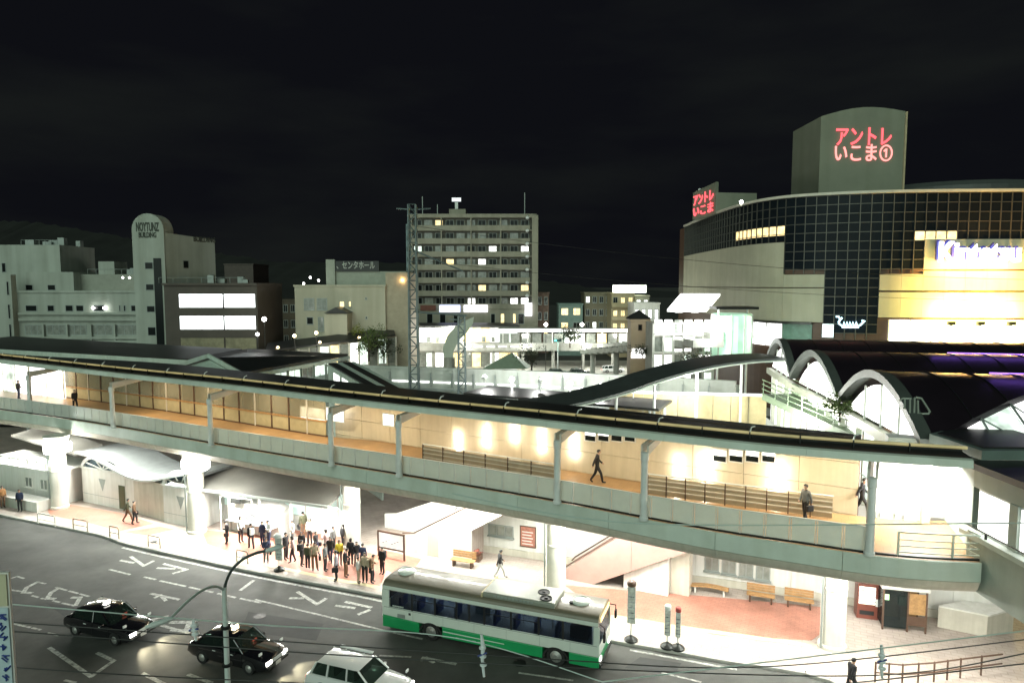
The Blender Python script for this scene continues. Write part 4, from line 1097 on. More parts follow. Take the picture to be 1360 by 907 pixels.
# low dark roof in front of the viaduct with small lamps
lr = thing('platform_roof', 'flat dark roof with small bright lamps between viaduct and walkway', 'roof', (5, 56, 0))
lra = [D(620, 528, 60), D(905, 545, 50), D(890, 530, 57), D(640, 519, 66)]
MB().extr([(-4.4, 60.5, 8.1), (11.5, 52.5, 8.1), (13.5, 56.5, 8.1), (-2.2, 64.8, 8.1)], (0, 0, .2)).build('roof_sheet', M_darkroof, lr)
for k in range(6):
    p = Vector((-2.6 + 2.6 * k, 64.1 - 1.32 * k))
    MB().lathe([(.05, 0), (.05, .7), (.22, .75), (.25, .95), (.12, 1.1), (0, 1.12)], (p.x, p.y, 8.3), 10).build('roof_lamp', M_lampw if k in (1, 3, 4) else M_steel, lr, smooth=True)
for (x, y) in ((-3.4, 61), (11, 53.4), (12.8, 56.2), (-1.6, 64.2)):
    MB().lathe([(.12, 0), (.12, 8.1)], (x, y, 0), 8).build('post', M_steel, lr)
lamp(lr, (2.6, 63.2, 9.9), 900, (1, 1, .95), .2)
lamp(lr, (7.8, 60.4, 9.9), 700, (1, 1, .95), .2)
lamp(lr, (-2.4, 64.0, 9.9), 700, (1, 1, .95), .2)

# ------------------------------------------------------------------ old station wing with dark gable roof, left
gw = thing('station_wing', 'low station wing with dark gable roof and pale green glazed side', 'building', (-24, 66, 0))
ga = D(278, 471, 66); gl_ = D(233, 485, 64); gr = D(322, 495, 63); gr2 = D(462, 470, 78); ga2 = D(330, 463, 80)
MB().extr([ga[:], ga2[:], gr2[:], gr[:]], (0, 0, -.25)).build('roof_plane', M_darkroof, gw)
gl2 = gl_ + (ga2 - ga)
MB().extr([ga[:], gl_[:], gl2[:], ga2[:]], (0, 0, -.25)).build('roof_plane', M_darkroof, gw)
M_pale = mat('pale_green_wall', (.50, .60, .54), .5, var=.1, streak=.1)
for p, q in ((ga, gl_), (ga, gr)):
    MB().extr([(p + Vector((0, -.35, .12)))[:], (q + Vector((0, -.35, .12)))[:], (q + Vector((0, -.35, -.3)))[:], (p + Vector((0, -.35, -.3)))[:]], (0, .3, 0)).build('barge_board', M_pale, gw)
MB().extr([(gl_.x + .3, gl_.y, 0), (gr.x - .3, gr.y, 0), (gr.x - .3, gr.y, gr.z - .4), (ga.x, ga.y, ga.z - .5), (gl_.x + .3, gl_.y, gl_.z - .4)], (0, .2, 0)).build('gable_wall', M_pale, gw)
d = (gr2 - gr); L_ = Vector((d.x, d.y)).length; dn = Vector((d.x, d.y)).normalized(); on = Vector((dn.y, -dn.x))
MB().extr([(gr.x, gr.y, gr.z - .26), (gr2.x, gr2.y, gr2.z - .26), (gr2.x, gr2.y, gr2.z - .55), (gr.x, gr.y, gr.z - .55)], (on.x * .3, on.y * .3, 0)).build('eaves', M_pale, gw)
for k in range(8):
    a = Vector((gr.x, gr.y)) + dn * (L_ * k / 8 + .1); b = Vector((gr.x, gr.y)) + dn * (L_ * (k + 1) / 8 - .1)
    z = gr.z + (gr2.z - gr.z) * k / 8
    MB().sweep([a, b], [(.1, 0), (.3, 0), (.3, 8.0), (.1, 8.0)]).build('side_wall', M_pale, gw)
    window(gw, a, b, 8.05, z - .6, M_pale, M_litg if k in (2, 3, 5, 6) else M_shopglass, on, .1, 1)
# sloping stair roofs with dark ribs at its right
sr = thing('stair_roof', 'sloping stair canopy with two dark glazed strips beside the gable roof', 'canopy', (-19, 62, 0))
pa, pb = D(436, 484, 66), D(505, 524, 55)
d2 = Vector((pb.x - pa.x, pb.y - pa.y)).normalized(); nr = Vector((-d2.y, d2.x, 0))
for k, (o_, w_, m) in enumerate(((0, .8, M_darkroof), (.85, .5, M_pale), (1.4, .8, M_darkroof), (2.25, .4, M_pale))):
    MB().extr([(pa + nr * o_)[:], (pb + nr * o_)[:], (pb + nr * (o_ + w_))[:], (pa + nr * (o_ + w_))[:]], (0, 0, .12)).build('roof_strip', m, sr)
MB().extr([(pa.x, pa.y, 0), (pb.x, pb.y, 0), (pb.x, pb.y, pb.z - .05), (pa.x, pa.y, pa.z - .05)], (nr.x * .15, nr.y * .15, 0)).build('side_wall', M_pale, sr)
for s in (.12, .3, .5):
    q = pa.lerp(pb, s); q2 = pa.lerp(pb, s + .12)
    MB().extr([(q.x, q.y - .06, q.z - 2.2), (q2.x, q2.y - .06, q2.z - 1.6), (q2.x, q2.y - .06, q2.z - .5), (q.x, q.y - .06, q.z - .5)], (0, .03, 0)).build('lit_pane', M_litw, sr)
t = thing('platform_canopy', 'long low dark platform roof behind the walkway at far left', 'roof', (-48, 84, 0))
MB().extr([(-70, 82, 10.6), (-34.5, 72, 9.9), (-32, 80, 10.2), (-68, 92, 10.8)], (0, 0, .2)).build('roof_sheet', M_darkroof, t)
for k in range(6): MB().lathe([(.15, 0), (.15, 10.0)], (-66 + 6.3 * k, 84 - 1.6 * k, 0), 8).build('post', M_steel, t)
MB().extr([(-70, 81.9, 9.9), (-34.5, 71.9, 9.3), (-34.5, 71.9, 9.95), (-70, 81.9, 10.65)], (0, .08, 0)).build('fascia', M_pale, t)

# ------------------------------------------------------------------ shopping centre with curved front
mall = thing('shopping_centre', 'big curved shopping centre with dark gridded glass band and beige panels', 'building', (50, 100, 0))
mp = resample([(36.4, 144), (35.3, 123.5), (35.4, 106.2), (37.6, 97.5), (42.8, 93.2), (51.3, 90.6), (66.6, 89.5), (84, 89.2)], 1.35)
MPL = [(p.x, p.y) for p in mp]
M_mallw = mat('mall_panel', (.44, .43, .32), .6, var=.1, scale=.2, streak=.12, sfreq=.25)
M_mglass = mat('mall_glass', (.010, .014, .018), .2, var=.2, scale=.3, spec=.06)
M_mull = mat('mall_mullion', (.10, .10, .085), .4, .3, var=.1)
back = [Vector((84, 150)), Vector((36.8, 150))]
MB().prism([(p.x, p.y) for p in offset(mp, .25)] + [(p.x, p.y) for p in back], 0, 30.0).build('core', M_brown, mall)
MB().sweep(mp, [(-.35, 30.05), (.5, 30.05), (.5, 30.4), (-.35, 30.4)]).build('roof_edge', mat('mall_edge', (.62, .60, .50), .5, var=.1), mall)
def idx(px):
    q = at_px(MPL, px); return min(range(len(mp)), key=lambda i: (mp[i] - q).length)
i0, i1, i2, i3, i4, i5 = 0, idx(1041), idx(1092), idx(1168), idx(1222), len(mp) - 1
rowz = [30.0 - 1.24 * k for k in range(20)]
def lowest(i):
    if i < i1: return 24.0
    if i2 <= i < i3: return 10.6
    if i < i4: return 19.5
    return 24.0
LITP = set()
for i in range(len(mp) - 1):
    a, b = mp[i], mp[i + 1]; d = (b - a).normalized() * .05; lo = lowest(i)
    cx = 680 + FPX * a.x / a.y
    if i < i1:
        MB().sweep([a + d, b - d], [(0, lo), (.12, lo), (.12, 29.95), (0, 29.95)]).build('glass_pane', M_mglass, mall)
        if 972 < cx < 1040 and i % 1 == 0:
            MB().sweep([a + d * 2, b - d * 2], [(-.02, 24.9 + .0), (-.002, 24.9), (-.002, 26.2), (-.02, 26.2)]).build('lit_pane', M_lity, mall)
    else:
        for k in range(19):
            z1, z0 = rowz[k], rowz[k + 1]
            if z0 < lo - .3: break
            lit = (1196 < cx < 1262 and k == 4)
            MB().sweep([a + d, b - d], [(0, z0 + .05), (.12, z0 + .05), (.12, z1 - .05), (0, z1 - .05)]).build('glass_pane', M_lity if lit else M_mglass, mall)
    MB().box((a.x, a.y, (lo + 30) / 2), (.10, .26, 30 - lo), math.atan2(d.y, d.x)).build('mullion', M_mull, mall)
for ia, ib, zl in ((0, i1, 24.0), (i1, i4, 19.5), (i4, i5, 24.0), (i2, i3, 10.6)):
    for k in range(19):
        z = rowz[k]
        if z < zl - .1: break
        if (ia, ib) == (i2, i3) and z > 19.6: continue
        MB().sweep(mp[ia:ib + 1], [(-.06, z - .045), (.14, z - .045), (.14, z + .045), (-.06, z + .045)]).build('transom', M_mull, mall)
# beige cladding bands
def clad(ia, ib, z0, z1, n):
    st_ = max(1, (ib - ia) // n)
    for i in range(ia, ib, st_):
        s = [p.copy() for p in mp[i:min(i + st_, ib) + 1]]
        if len(s) < 2: continue
        dd = (s[-1] - s[-2]).normalized() * .02; s[-1] -= dd
        MB().sweep(s, [(-.12, z0 + .02), (.24, z0 + .02), (.24, z1 - .02), (-.12, z1 - .02)]).build('wall_panel', M_mallw, mall)
clad(0, i1, 17.6, 23.95, 12); clad(0, i1, 12.8, 17.5, 12)
clad(i1, i2, 17.6, 19.4, 1); clad(i1, i2, 12.8, 17.5, 1)
clad(i3, i4, 17.2, 19.4, 2); clad(i3, i4, 13.6, 17.0, 2)
clad(i4, i5, 20.0, 23.95, 9); clad(i4, i5, 17.2, 19.8, 9); clad(i4, i5, 13.6, 17.0, 9)
# lit shops below
for ia, ib, z0, z1, m in ((i3 + 1, i5, 9.0, 13.3, M_litw), (i1 - 12, i2 - 3, 9.2, 12.5, M_litw)):
    for i in range(ia, ib, 2):
        s = mp[i:min(i + 2, ib) + 1]
        if len(s) < 2: continue
        d = (s[-1] - s[0]).normalized() * .06
        MB().sweep([s[0] + d, s[-1] - d], [(-.05, z0), (.2, z0), (.2, z1), (-.05, z1)]).build('shop_window', m, mall)
        MB().box((s[0].x, s[0].y - .06, (z0 + z1) / 2), (.12, .2, z1 - z0), math.atan2(d.y, d.x)).build('shop_frame', M_steel, mall)
MB().sweep(mp[i1 - 12:i2], [(-1.0, 12.52), (.2, 12.52), (.2, 12.78), (-1.0, 12.78)]).build('shop_canopy', M_darkmetal, mall)
MB().sweep(mp[i1:i2], [(-.06, 8.6), (.2, 8.6), (.2, 12.5), (-.06, 12.5)]).build('green_wall', mat('mall_green', (.16, .30, .24), .5, var=.2), mall)
# canopies of pale arcs at the foot
for k in range(6):
    a = at_px(MPL, 1120 + 46 * k)
    if a is None: continue
    pts = [(a.x - 3 + 6 * j / 10, a.y - 5, 9.4 + 1.1 * math.sin(math.pi * j / 10)) for j in range(11)]
    MB().tube(pts, .14, 6).build('canopy_arc', M_fascia, mall)
    MB().extr([(p[0], p[1] + .2, p[2]) for p in pts], (0, 4.2, 0)).build('canopy_shell', M_via, mall)
# Kintetsu sign
sa, sb = at_px(MPL, 1236), at_px(MPL, 1352)
rt = Vector((sb.x - sa.x, sb.y - sa.y, 0)).normalized()
zs = D(1240, 350, sa.y).z
M_neonw = glow('neon_white', (.86, .90, 1.0), 3.0)
M_neonb = mat('sign_blue', (.05, .05, .30), .4, var=.1)
text('Kintetsu', 3.6, M_neonb, (sa.x - .15, sa.y - .5, zs + .5), rt, (0, 0, 1), mall, 'sign_lettering', .3, .03, (sb - sa).length * .92)
text('Kintetsu', 3.6, M_neonw, (sa.x + .05, sa.y - .95, zs + .25), rt, (0, 0, 1), mall, 'sign_lettering', .2, .03, (sb - sa).length * .92)
# blue script sign on the lower glass
sa, sb = at_px(MPL, 1110), at_px(MPL, 1152); rt = Vector((sb.x - sa.x, sb.y - sa.y, 0)).normalized(); z = D(1130, 433, sa.y).z
M_neonc = glow('neon_cyan', (.55, .85, 1.0), 2.2)
e6 = lambda x, y: (1085 + x / 15.1, 400 + y / 15.1)
for stx in ([(380, 310), (430, 310), (470, 360), (430, 430)], [(470, 360), (510, 330)], [(430, 440), (520, 510), (540, 420), (570, 510), (600, 420), (630, 510), (660, 420), (690, 510), (720, 420), (750, 510), (790, 420), (810, 510), (870, 480), (960, 390), (900, 390)], [(500, 520), (840, 520)]):
    P = []
    for x, y in stx:
        px, py = e6(x, y); a = at_px(MPL, px); q = D(px, py, a.y - .4); P.append(q)
    MB().tube(P, .13, 5).build('neon_tube', M_neonc, mall)
MB().sweep([at_px(MPL, 1092) + Vector((0, -.2)), at_px(MPL, 1107) + Vector((0, -.2))], [(-.1, 10.8), (0, 10.8), (0, 12.6), (-.1, 12.6)]).build('lit_poster', glow('lit_cyan', (.75, 1, 1), 1.3, .4, 1), mall)
# roof towers with neon kana
M_tower = mat('tower_wall', (.22, .24, .18), .6, var=.12, scale=.2, streak=.1, sfreq=.25)
def roof_tower(x0, x1, y0, y1, z0, zs, name):
    n = 8; front = [(x0, y0, z0)] + [(x0 + (x1 - x0) * k / n, y0, zs[0] + (zs[2] - zs[0]) * k / n + zs[1] * math.sin(math.pi * k / n)) for k in range(n + 1)] + [(x1, y0, z0)]
    return MB().extr(front, (0, y1 - y0, 0)).build(name, M_tower, mall)
tx0, tx1, ty = (1081 - 680) / 900 * 97, (1190 - 680) / 900 * 97, 97.0
roof_tower(tx0, tx1, ty, 106.5, 30, (41.4, .9, 42.1), 'roof_tower')
MB().b2(tx1 + .002, tx1 + .25, ty - .15, 106, 30, 42.0).build('tower_lit_edge', mat('edge_yellow_lit', (.50, .42, .26), .5), mall)  # right edge of the tower, yellow floodlight put into its colour
M_neonr = glow('neon_red', (1.0, .10, .12), 1.5)
M_neonp = glow('neon_pink', (1.0, .30, .28), 1.2)
wx = lambda px: (px - 680) / 900 * ty
text('アントレ', 2.9, M_neonr, (wx(1101), ty - .05, D(1101, 193, ty).z + .1), (1, 0, 0), (0, 0, 1), mall, 'neon_kana', .12, .012, wx(1173) - wx(1101))
text('いこま①', 2.7, M_neonp, (wx(1100), ty - .05, D(1101, 213, ty).z), (1, 0, 0), (0, 0, 1), mall, 'neon_kana', .12, .012, wx(1175) - wx(1100))
# second tower far left, seen at an angle
qa, qb = D(917, 300, 128), D(947, 300, 118)
qa.y, qb.y = 128, 117; qa.x = (917 - 680) / 900 * 128; qb.x = (947 - 680) / 900 * 117
MB().prism([(qa.x, qa.y), (qb.x, qb.y), (qb.x + 7.3, qb.y + 1), (qb.x + 7, qa.y + 2)], 30, 33.6).build('roof_tower', M_tower, mall)
rt = Vector((qb.x - qa.x, qb.y - qa.y, 0)).normalized(); nrm = Vector((rt.y, -rt.x, 0))
MB().extr([(qa + nrm * .02).to_2d().to_3d() + Vector((0, 0, 31.6)), (qb + nrm * .02).to_2d().to_3d() + Vector((0, 0, 33.6)), (qb).to_2d().to_3d() + Vector((0, 0, 35.4)), (qa).to_2d().to_3d() + Vector((0, 0, 35.0))], (.5, .3, 0)).build('tower_crown', M_tower, mall)
text('アントレ', 2.2, M_neonr, (qa.x + nrm.x * .1 + rt.x * .8, qa.y + nrm.y * .1 + rt.y * .8, 32.6), rt, (0, 0, 1), mall, 'neon_kana', .12, .014, 9.5)
text('いこま', 2.0, M_neonr, (qa.x + nrm.x * .1 + rt.x * .8, qa.y + nrm.y * .1 + rt.y * .8, 30.6), rt, (0, 0, 1), mall, 'neon_kana', .12, .014, 9.5)
MB().lathe([(.3, 0), (.3, 2.2), (.2, 2.3)], (qa.x + 1.5, qa.y + 1, 33.6), 8).build('vent_pipe', M_steel, mall)
# plant room behind the roof edge, right
MB().lathe([(15, 0), (15, 2.2), (14.2, 2.9), (8, 3.3)], (70, 112, 30), 40).build('plant_room', mat('plant_dark', (.06, .07, .065), .5, var=.1), mall)
MB().lathe([(.25, 0), (.3, .3), (.0, .5)], ((981 - 680) / 900 * 105, 105.2, 30.4), 8).build('roof_beacon', M_lampw, mall)
# yellow floodlights under the sign
for k, px in enumerate((1252, 1290, 1330)):
    a = at_px(MPL, px)
    t = thing('floodlight', ('left' if k == 0 else 'middle' if k == 1 else 'right') + ' yellow floodlight washing the wall under the big sign', 'floodlight', (a.x, a.y - 3, 12.6), 0, 'floodlights on the shopping centre')
    MB().box((a.x, a.y - 1.9, 13.0), (.9, .5, .5)).build('housing', M_darkmetal, t)
    MB().box((a.x, a.y - 1.8, 13.28), (.8, .4, .05)).build('lens', glow('flood_lens', (1, .85, .25), 8), t)
    MB().box((a.x, a.y - 1.05, 12.72), (.12, 1.9, .12)).build('arm', M_darkmetal, t)
    lamp(t, (a.x, a.y - 2.0, 14.4), 4200, (1.0, .80, .16), .6)
    lamp(t, (a.x, a.y - 2.4, 20.2), 2600, (1.0, .50, .12), .6)
# ------------------------------------------------------------------ glass lift hall between mall and plaza
gh = thing('glass_hall', 'glaring white glass lift hall with big glowing canopy left of the shopping centre', 'building', (22, 88, 0))
cx0, cx1 = (868 - 680) / 900 * 88, (948 - 680) / 900 * 88
for k in range(7):
    x = cx0 + (cx1 - cx0) * k / 6
    MB().box((x, 87.8, 6.5), (.28, .28, 13)).build('column', M_white, gh)
for z in (2, 4.4, 6.8, 9.2, 11.6, 13):
    MB().box(((cx0 + cx1) / 2, 87.7, z), (cx1 - cx0, .25, .25)).build('beam', M_white, gh)
for k in range(6):
    for j in range(5):
        x0 = cx0 + (cx1 - cx0) * k / 6 + .16; x1 = cx0 + (cx1 - cx0) * (k + 1) / 6 - .16; z0 = 2.2 + 2.3 * j
        MB().b2(x0, x1, 88.0, 88.05, z0, z0 + 2.05).build('pane', (M_litw, M_litg, M_shopglass, M_litw)[(k * 3 + j * 2) % 4], gh)
for k in range(5):
    xa, xb = 886 + k * 10.6, 896 + k * 10.6
    MB().extr([D(xa, 414 + (k % 2), 84)[:], D(xb, 414 + (k % 2), 84)[:], D(xb + 18, 393, 91)[:], D(xa + 18, 393, 91)[:]], (0, 0, .3)).build('glowing_canopy', glow('canopy_glow', (1, 1, .98), 2.2, .5, .5), gh)
MB().b2(cx0, cx1, 88.1, 93, 0, 13).build('core', M_conc, gh)
MB().b2((945 - 680) / 900 * 84, (1000 - 680) / 900 * 84, 82, 86, 15.0, 15.3).build('dark_canopy', M_darkmetal, gh)
for x in (25.6, 29.2): MB().lathe([(.15, 0), (.15, 15)], (x, 84, 0), 8).build('canopy_post', M_steel, gh)
MB().lathe([(2.5, 8.5), (2.5, 14.2), (2.3, 14.4)], (27.6, 85, 0), 24).build('lift_drum', glow('drum_green', (.45, .75, .55), .55, .6, .5), gh)
for k in range(10):
    t_ = 2 * math.pi * k / 10; MB().tube([(27.6 + 2.55 * math.cos(t_), 85 + 2.55 * math.sin(t_), 8.5), (27.6 + 2.55 * math.cos(t_), 85 + 2.55 * math.sin(t_), 14.3)], .09, 5).build('drum_mullion', M_white, gh)
lamp(gh, (24, 82, 12), 1600, (.95, 1, .95), 1.0)
lamp(gh, (32, 84, 12), 1200, (.95, 1, .95), 1.0)
# ------------------------------------------------------------------ generic town buildings
def block(name, label, px0, px1, ytop, Y, depth, m, floors, bays, fh, lit=0.1, litm=(M_litw,), z0=0.0, cat='building', win=(.6, .5), z_first=None, roofm=M_darkroof, seed=1, side=None, balcony=False):
    x0, x1 = (px0 - 680) / FPX * Y, (px1 - 680) / FPX * Y
    zt = D(680, ytop, Y).z
    t = thing(name, label, cat, ((x0 + x1) / 2, Y, 0))
    MB().b2(x0, x1, Y, Y + depth, -.05, zt).build('wall', m, t)
    MB().b2(x0 - .15, x1 + .15, Y - .15, Y + depth + .1, zt + .003, zt + .35).build('parapet', m, t)
    rn = random.Random(seed); bw = (x1 - x0) / bays
    for f in range(floors):
        zf = zt - (f + 1) * fh
        if zf < z0: break
        for b in range(bays):
            w = bw * win[0]; c = x0 + bw * (b + .5)
            pm = rn.choice(litm) if rn.random() < lit else M_dglass
            window(t, (c - w / 2, Y), (c + w / 2, Y), zf + fh * .28, zf + fh * (.28 + win[1]), M_grey, pm, (0, -1), .1, 1, True, .09)
        if balcony:
            MB().b2(x0, x1, Y - 1.2, Y - .002, zf + .02, zf + .18).build('balcony_slab', m, t)
            MB().b2(x0, x1, Y - 1.2, Y - 1.08, zf + .183, zf + fh * .36).build('balcony_parapet', m, t)
    return t, x0, x1, zt
# left: white office block with the arched tower
M_off = mat('office_wall', (.40, .44, .39), .7, var=.1, scale=.15, streak=.2, sfreq=.25)
YB = 115.0
ob = thing('office_block', 'long white office block with ribbon windows and round-topped sign tower', 'building', (-75, YB, 0))
X = lambda px, Y=YB: (px - 680) / FPX * Y
Z = lambda py, Y=YB: D(680, py, Y).z
MB().b2(X(-60), X(213), YB, YB + 16, -.05, Z(389)).build('main_block', M_off, ob)
MB().b2(X(-60), X(213) - .5, YB - .2, YB + .4, Z(389) + .003, Z(386)).build('parapet', M_off, ob)
MB().b2(X(26), X(90), YB + 2, YB + 14, Z(389), Z(361)).build('penthouse', M_off, ob)
MB().b2(X(90), X(170), YB + 4, YB + 14, Z(389), Z(364)).build('penthouse', mat('office_grey', (.30, .32, .27), .7, var=.1), ob)
MB().b2(X(-60), X(58), YB + 5, YB + 15, Z(389), Z(323)).build('upper_block', M_off, ob)
MB().b2(X(-20), X(24), YB - 1.2, YB - .003, -.05, Z(365)).build('stair_bay', M_off, ob)
MB().b2(X(110), X(132), YB + 5, YB + 9, Z(364) + .003, Z(346)).build('roof_hut', M_off, ob)
for x0, x1, yt, yb in ((6, 12, 349, 362), (36, 46, 378, 386), (65, 76, 378, 386)):
    y_ = YB + 5 if x0 < 20 else YB + 2
    window(ob, (X(x0, y_), y_), (X(x1, y_), y_), Z(yb, y_), Z(yt, y_), M_grey, M_dglass, (0, -1), .1, 0)
for yt, yb in ((374, 392), (404, 423), (430, 449), (456, 472)):
    for xa in (1, 18): window(ob, (X(xa), YB - 1.203), (X(xa + 3), YB - 1.203), Z(yb), Z(yt), M_grey, M_dglass, (0, -1), .06, 0)
rn = random.Random(4)
for yt, yb, segs in ((405, 414, ((34, 50), (63, 73), (87, 98), (101, 112), (124, 140), (158, 161), (164, 168), (174, 183))),
                     (431, 445, ((32, 57), (61, 86), (90, 114), (118, 149), (154, 185))),
                     (457, 472, ((32, 57), (61, 86), (90, 114), (118, 149), (154, 185)))):
    for a, b in segs:
        window(ob, (X(a), YB - .003), (X(b), YB - .003), Z(yb), Z(yt), M_grey, M_shopglass if (yt > 420 and rn.random() < .5) else M_dglass, (0, -1), .12, 2 if b - a > 20 else 0)
for yt in (415, 423, 447, 452):
    MB().b2(X(26), X(190), YB - .5, YB - .004, Z(yt + 3), Z(yt)).build('ledge', M_off, ob)
for k in range(6): MB().b2(X(58 + 31.5 * k) - .15, X(58 + 31.5 * k) + .15, YB - .45, YB - .005, Z(472), Z(431)).build('pier', M_off, ob)
for dx in (126, 141): MB().lathe([(.0, 0), (.25, .15), (.25, .35), (0, .5)], (X(dx), YB - .4, Z(411)), 8).build('wall_lamp', M_lampw, ob)
for dx in (163, 172): MB().lathe([(.0, 0), (.16, .08), (.16, .24), (0, .32)], (X(dx), YB + .5, Z(370)), 8).build('roof_lamp', M_lampw, ob)
# tower with arched top
YT = YB - 1.5
tw = [(X(180, YT), YT, -.05), (X(222, YT), YT, -.05)]
n = 12; r_ = (X(222, YT) - X(180, YT)) / 2; cxm = (X(222, YT) + X(180, YT)) / 2; zc = Z(305, YT)
arch = [(cxm + r_ * math.cos(math.pi * k / n), YT, zc + r_ * 1.0 * math.sin(math.pi * k / n)) for k in range(n + 1)]
MB().extr(tw + arch, (0, 3.2, 0)).build('sign_tower', M_off, ob)
MB().extr([(X(222, YT), YT + .3, -.05), (X(282, YT + 7), YT + 9, -.05), (X(282, YT + 7), YT + 9, Z(318, YT + 8)), (X(222, YT), YT + .3, Z(309, YT))], (-3, 6, 0)).build('tower_side', M_off, ob)
M_ink = mat('sign_ink', (.04, .05, .035), .6)
text('NOYTUNZ', 2.0, M_ink, (X(186, YT), YT - .02, Z(307, YT)), (1, 0, 0), (0, 0, 1), ob, 'sign_lettering', .05, .03, X(216, YT) - X(186, YT))
text('BUILDING', 1.2, M_ink, (X(189, YT), YT - .02, Z(315.5, YT)), (1, 0, 0), (0, 0, 1), ob, 'sign_lettering', .05, .03, X(212, YT) - X(189, YT))
MB().b2(X(207, YT), X(217, YT), YT - .1, YT - .003, 0, Z(343, YT)).build('glass_strip', M_dglass, ob)
for yt, yb in ((348, 358), (377, 386), (406, 415), (434, 446), (461, 472)):
    window(ob, (X(195, YT), YT - .003), (X(206.5, YT), YT - .003), Z(yb, YT), Z(yt, YT), M_grey, M_dglass, (0, -1), .1, 0)
sd_ = Vector((X(282, YT + 7) - X(222, YT), 8.7)).normalized(); son = (sd_.y, -sd_.x)
base = Vector((X(222, YT), YT + .3))
window(ob, base + sd_ * 3.2, base + sd_ * 4.3, Z(356, YT), Z(345, YT), M_grey, M_dglass, son, .08)
text('BUILDING', 1.2, M_ink, (base.x + sd_.x * 5.5, base.y + sd_.y * 5.5 - .05, Z(320, YT + 4)), (sd_.x, sd_.y, 0), (0, 0, 1), ob, 'sign_lettering', .05, .02, 4.5)
# dark block with two blazing window bands
YD = 110.0
t = thing('dark_office', 'dark brown block with two blazing white window bands', 'building', (X(280, YD), YD, 0))
M_dkb = mat('dark_brown_wall', (.075, .062, .05), .6, var=.2, scale=.3)
MB().b2(X(219, YD), X(342, YD), YD, YD + 12, -.05, Z(379, YD)).build('wall', M_dkb, t)
MB().b2(X(218, YD), X(343, YD), YD - .4, YD + 12.1, Z(379, YD) + .003, Z(376, YD)).build('roof_edge', M_dkb, t)
M_band = glow('office_band', (.94, 1.0, 1.0), 2.6, .25, .6)
for yt, yb, m in ((390, 409, M_band), (419, 438, M_band), (448, 466, mat('dim_blind', (.26, .24, .15), .6, var=.35, scale=.6))):
    for a, b_ in ((238, 297), (297.6, 340)):
        window(t, (X(a, YD), YD - .002), (X(b_, YD), YD - .002), Z(yb, YD), Z(yt, YD), M_dkb, m, (0, -1), .09, 0)
# roof clutter on the near office roofs
rn = random.Random(17)
for (xa, xb, ya, yb, zz, par) in ((95, 165, YB + 5, YB + 13, Z(364), ob), (225, 335, YD + 2, YD + 10, Z(376, YD), t), (0, 50, YB + 6, YB + 13, Z(323), ob)):
    for k in range(6):
        xx = X(rn.uniform(xa, xb)); yy = rn.uniform(ya, yb); w_, h_ = rn.uniform(.8, 1.8), rn.uniform(.6, 1.5)
        u_ = MB().box((xx, yy, zz + h_ / 2 + .01), (w_, rn.uniform(.7, 1.2), h_), 0).build('roof_unit', M_grey, par, bevel=.03)
        MB().lathe([(w_ * .3, 0), (w_ * .3, .06), (w_ * .1, .07)], (xx, yy, zz + h_ + .012), 10).build('fan', M_darkmetal, u_)
    MB().tube([(X(xa), ya, zz + .9), (X(xb), ya, zz + .9)], .04, 5).build('roof_rail', M_grey, par)
    for k in range(7): q_ = X(xa) + (X(xb) - X(xa)) * k / 6; MB().tube([(q_, ya, zz), (q_, ya, zz + .9)], .035, 5).build('rail_post', M_grey, par)
# beige hall with roof sign
t, x0, x1, zt = block('beige_hall', 'beige two storey hall with a dark lettered roof sign', 392, 512, 381, 118, 12, mat('hall_beige', (.46, .44, .34), .7, var=.08, scale=.2, streak=.15, sfreq=.25), 0, 1, 3.5)
Y = 118
MB().b2(X(428, Y), X(540, Y + 3), Y + 3, Y + 12, zt + .36, D(680, 360, Y).z).build('upper_wall', mat('hall_grey', (.32, .35, .29), .7, var=.1), t)
MB().b2(X(512, Y), X(542, Y), Y + .5, Y + 13, -.05, D(680, 362, Y).z).build('side_block', mat('hall_tan', (.38, .33, .24), .7, var=.12), t)
MB().b2(X(429, Y), X(441, Y), Y + 2.5, Y + 3.2, zt + .36, D(680, 344, Y).z).build('sign_pier', mat('hall_grey', (.3, .3, .3)), t)
MB().b2(X(441, Y), X(500, Y), Y + 2.7, Y + 3.0, D(680, 360, Y).z, D(680, 346, Y).z).build('sign_board', M_darkroof, t)
text('、センタホール', 1.5, mat('sign_pale', (.42, .44, .40), .6), (X(443, Y), Y + 2.66, D(680, 356, Y).z), (1, 0, 0), (0, 0, 1), t, 'sign_lettering', .05, .02, X(495, Y) - X(443, Y))
for a, b, yt, yb, m in ((404, 418, 396, 412, M_shopglass), (421, 435, 396, 412, M_shopglass), (451, 458, 400, 408, M_lity), (463, 467, 400, 408, M_lity), (407, 416, 421, 431, M_dglass), (433, 443, 421, 431, M_dglass), (422, 430, 421, 440, M_shopglass), (485, 488, 395, 398, M_dglass), (485, 488, 420, 424, M_dglass)):
    window(t, (X(a, Y), Y - .003), (X(b, Y), Y - .003), Z(yb, Y), Z(yt, Y), M_grey, m, (0, -1), .1, 1 if b - a > 9 else 0, True)
pA = [(X(430, Y - 4), Y - 4, Z(416, Y - 4)), (X(462, Y - 4), Y - 4, Z(416, Y - 4)), (X(446, Y - 4), Y - 4, Z(408, Y - 4))]
MB().extr(pA, (0, 4, 0)).build('porch_roof', M_darkroof, t)
MB().b2(X(431, Y - 3.5), X(461, Y - 3.5), Y - 3.6, Y - .01, 0, Z(417, Y - 4)).build('porch', mat('hall_beige', (0, 0, 0)), t)
for dx, dy in ((402, 378), (411, 370), (422, 374)): MB().lathe([(.06, 0), (.17, .1), (.17, .3), (0, .4)], (X(dx, Y), Y + 1, Z(dy, Y)), 8).build('roof_lamp', M_lampw, t)
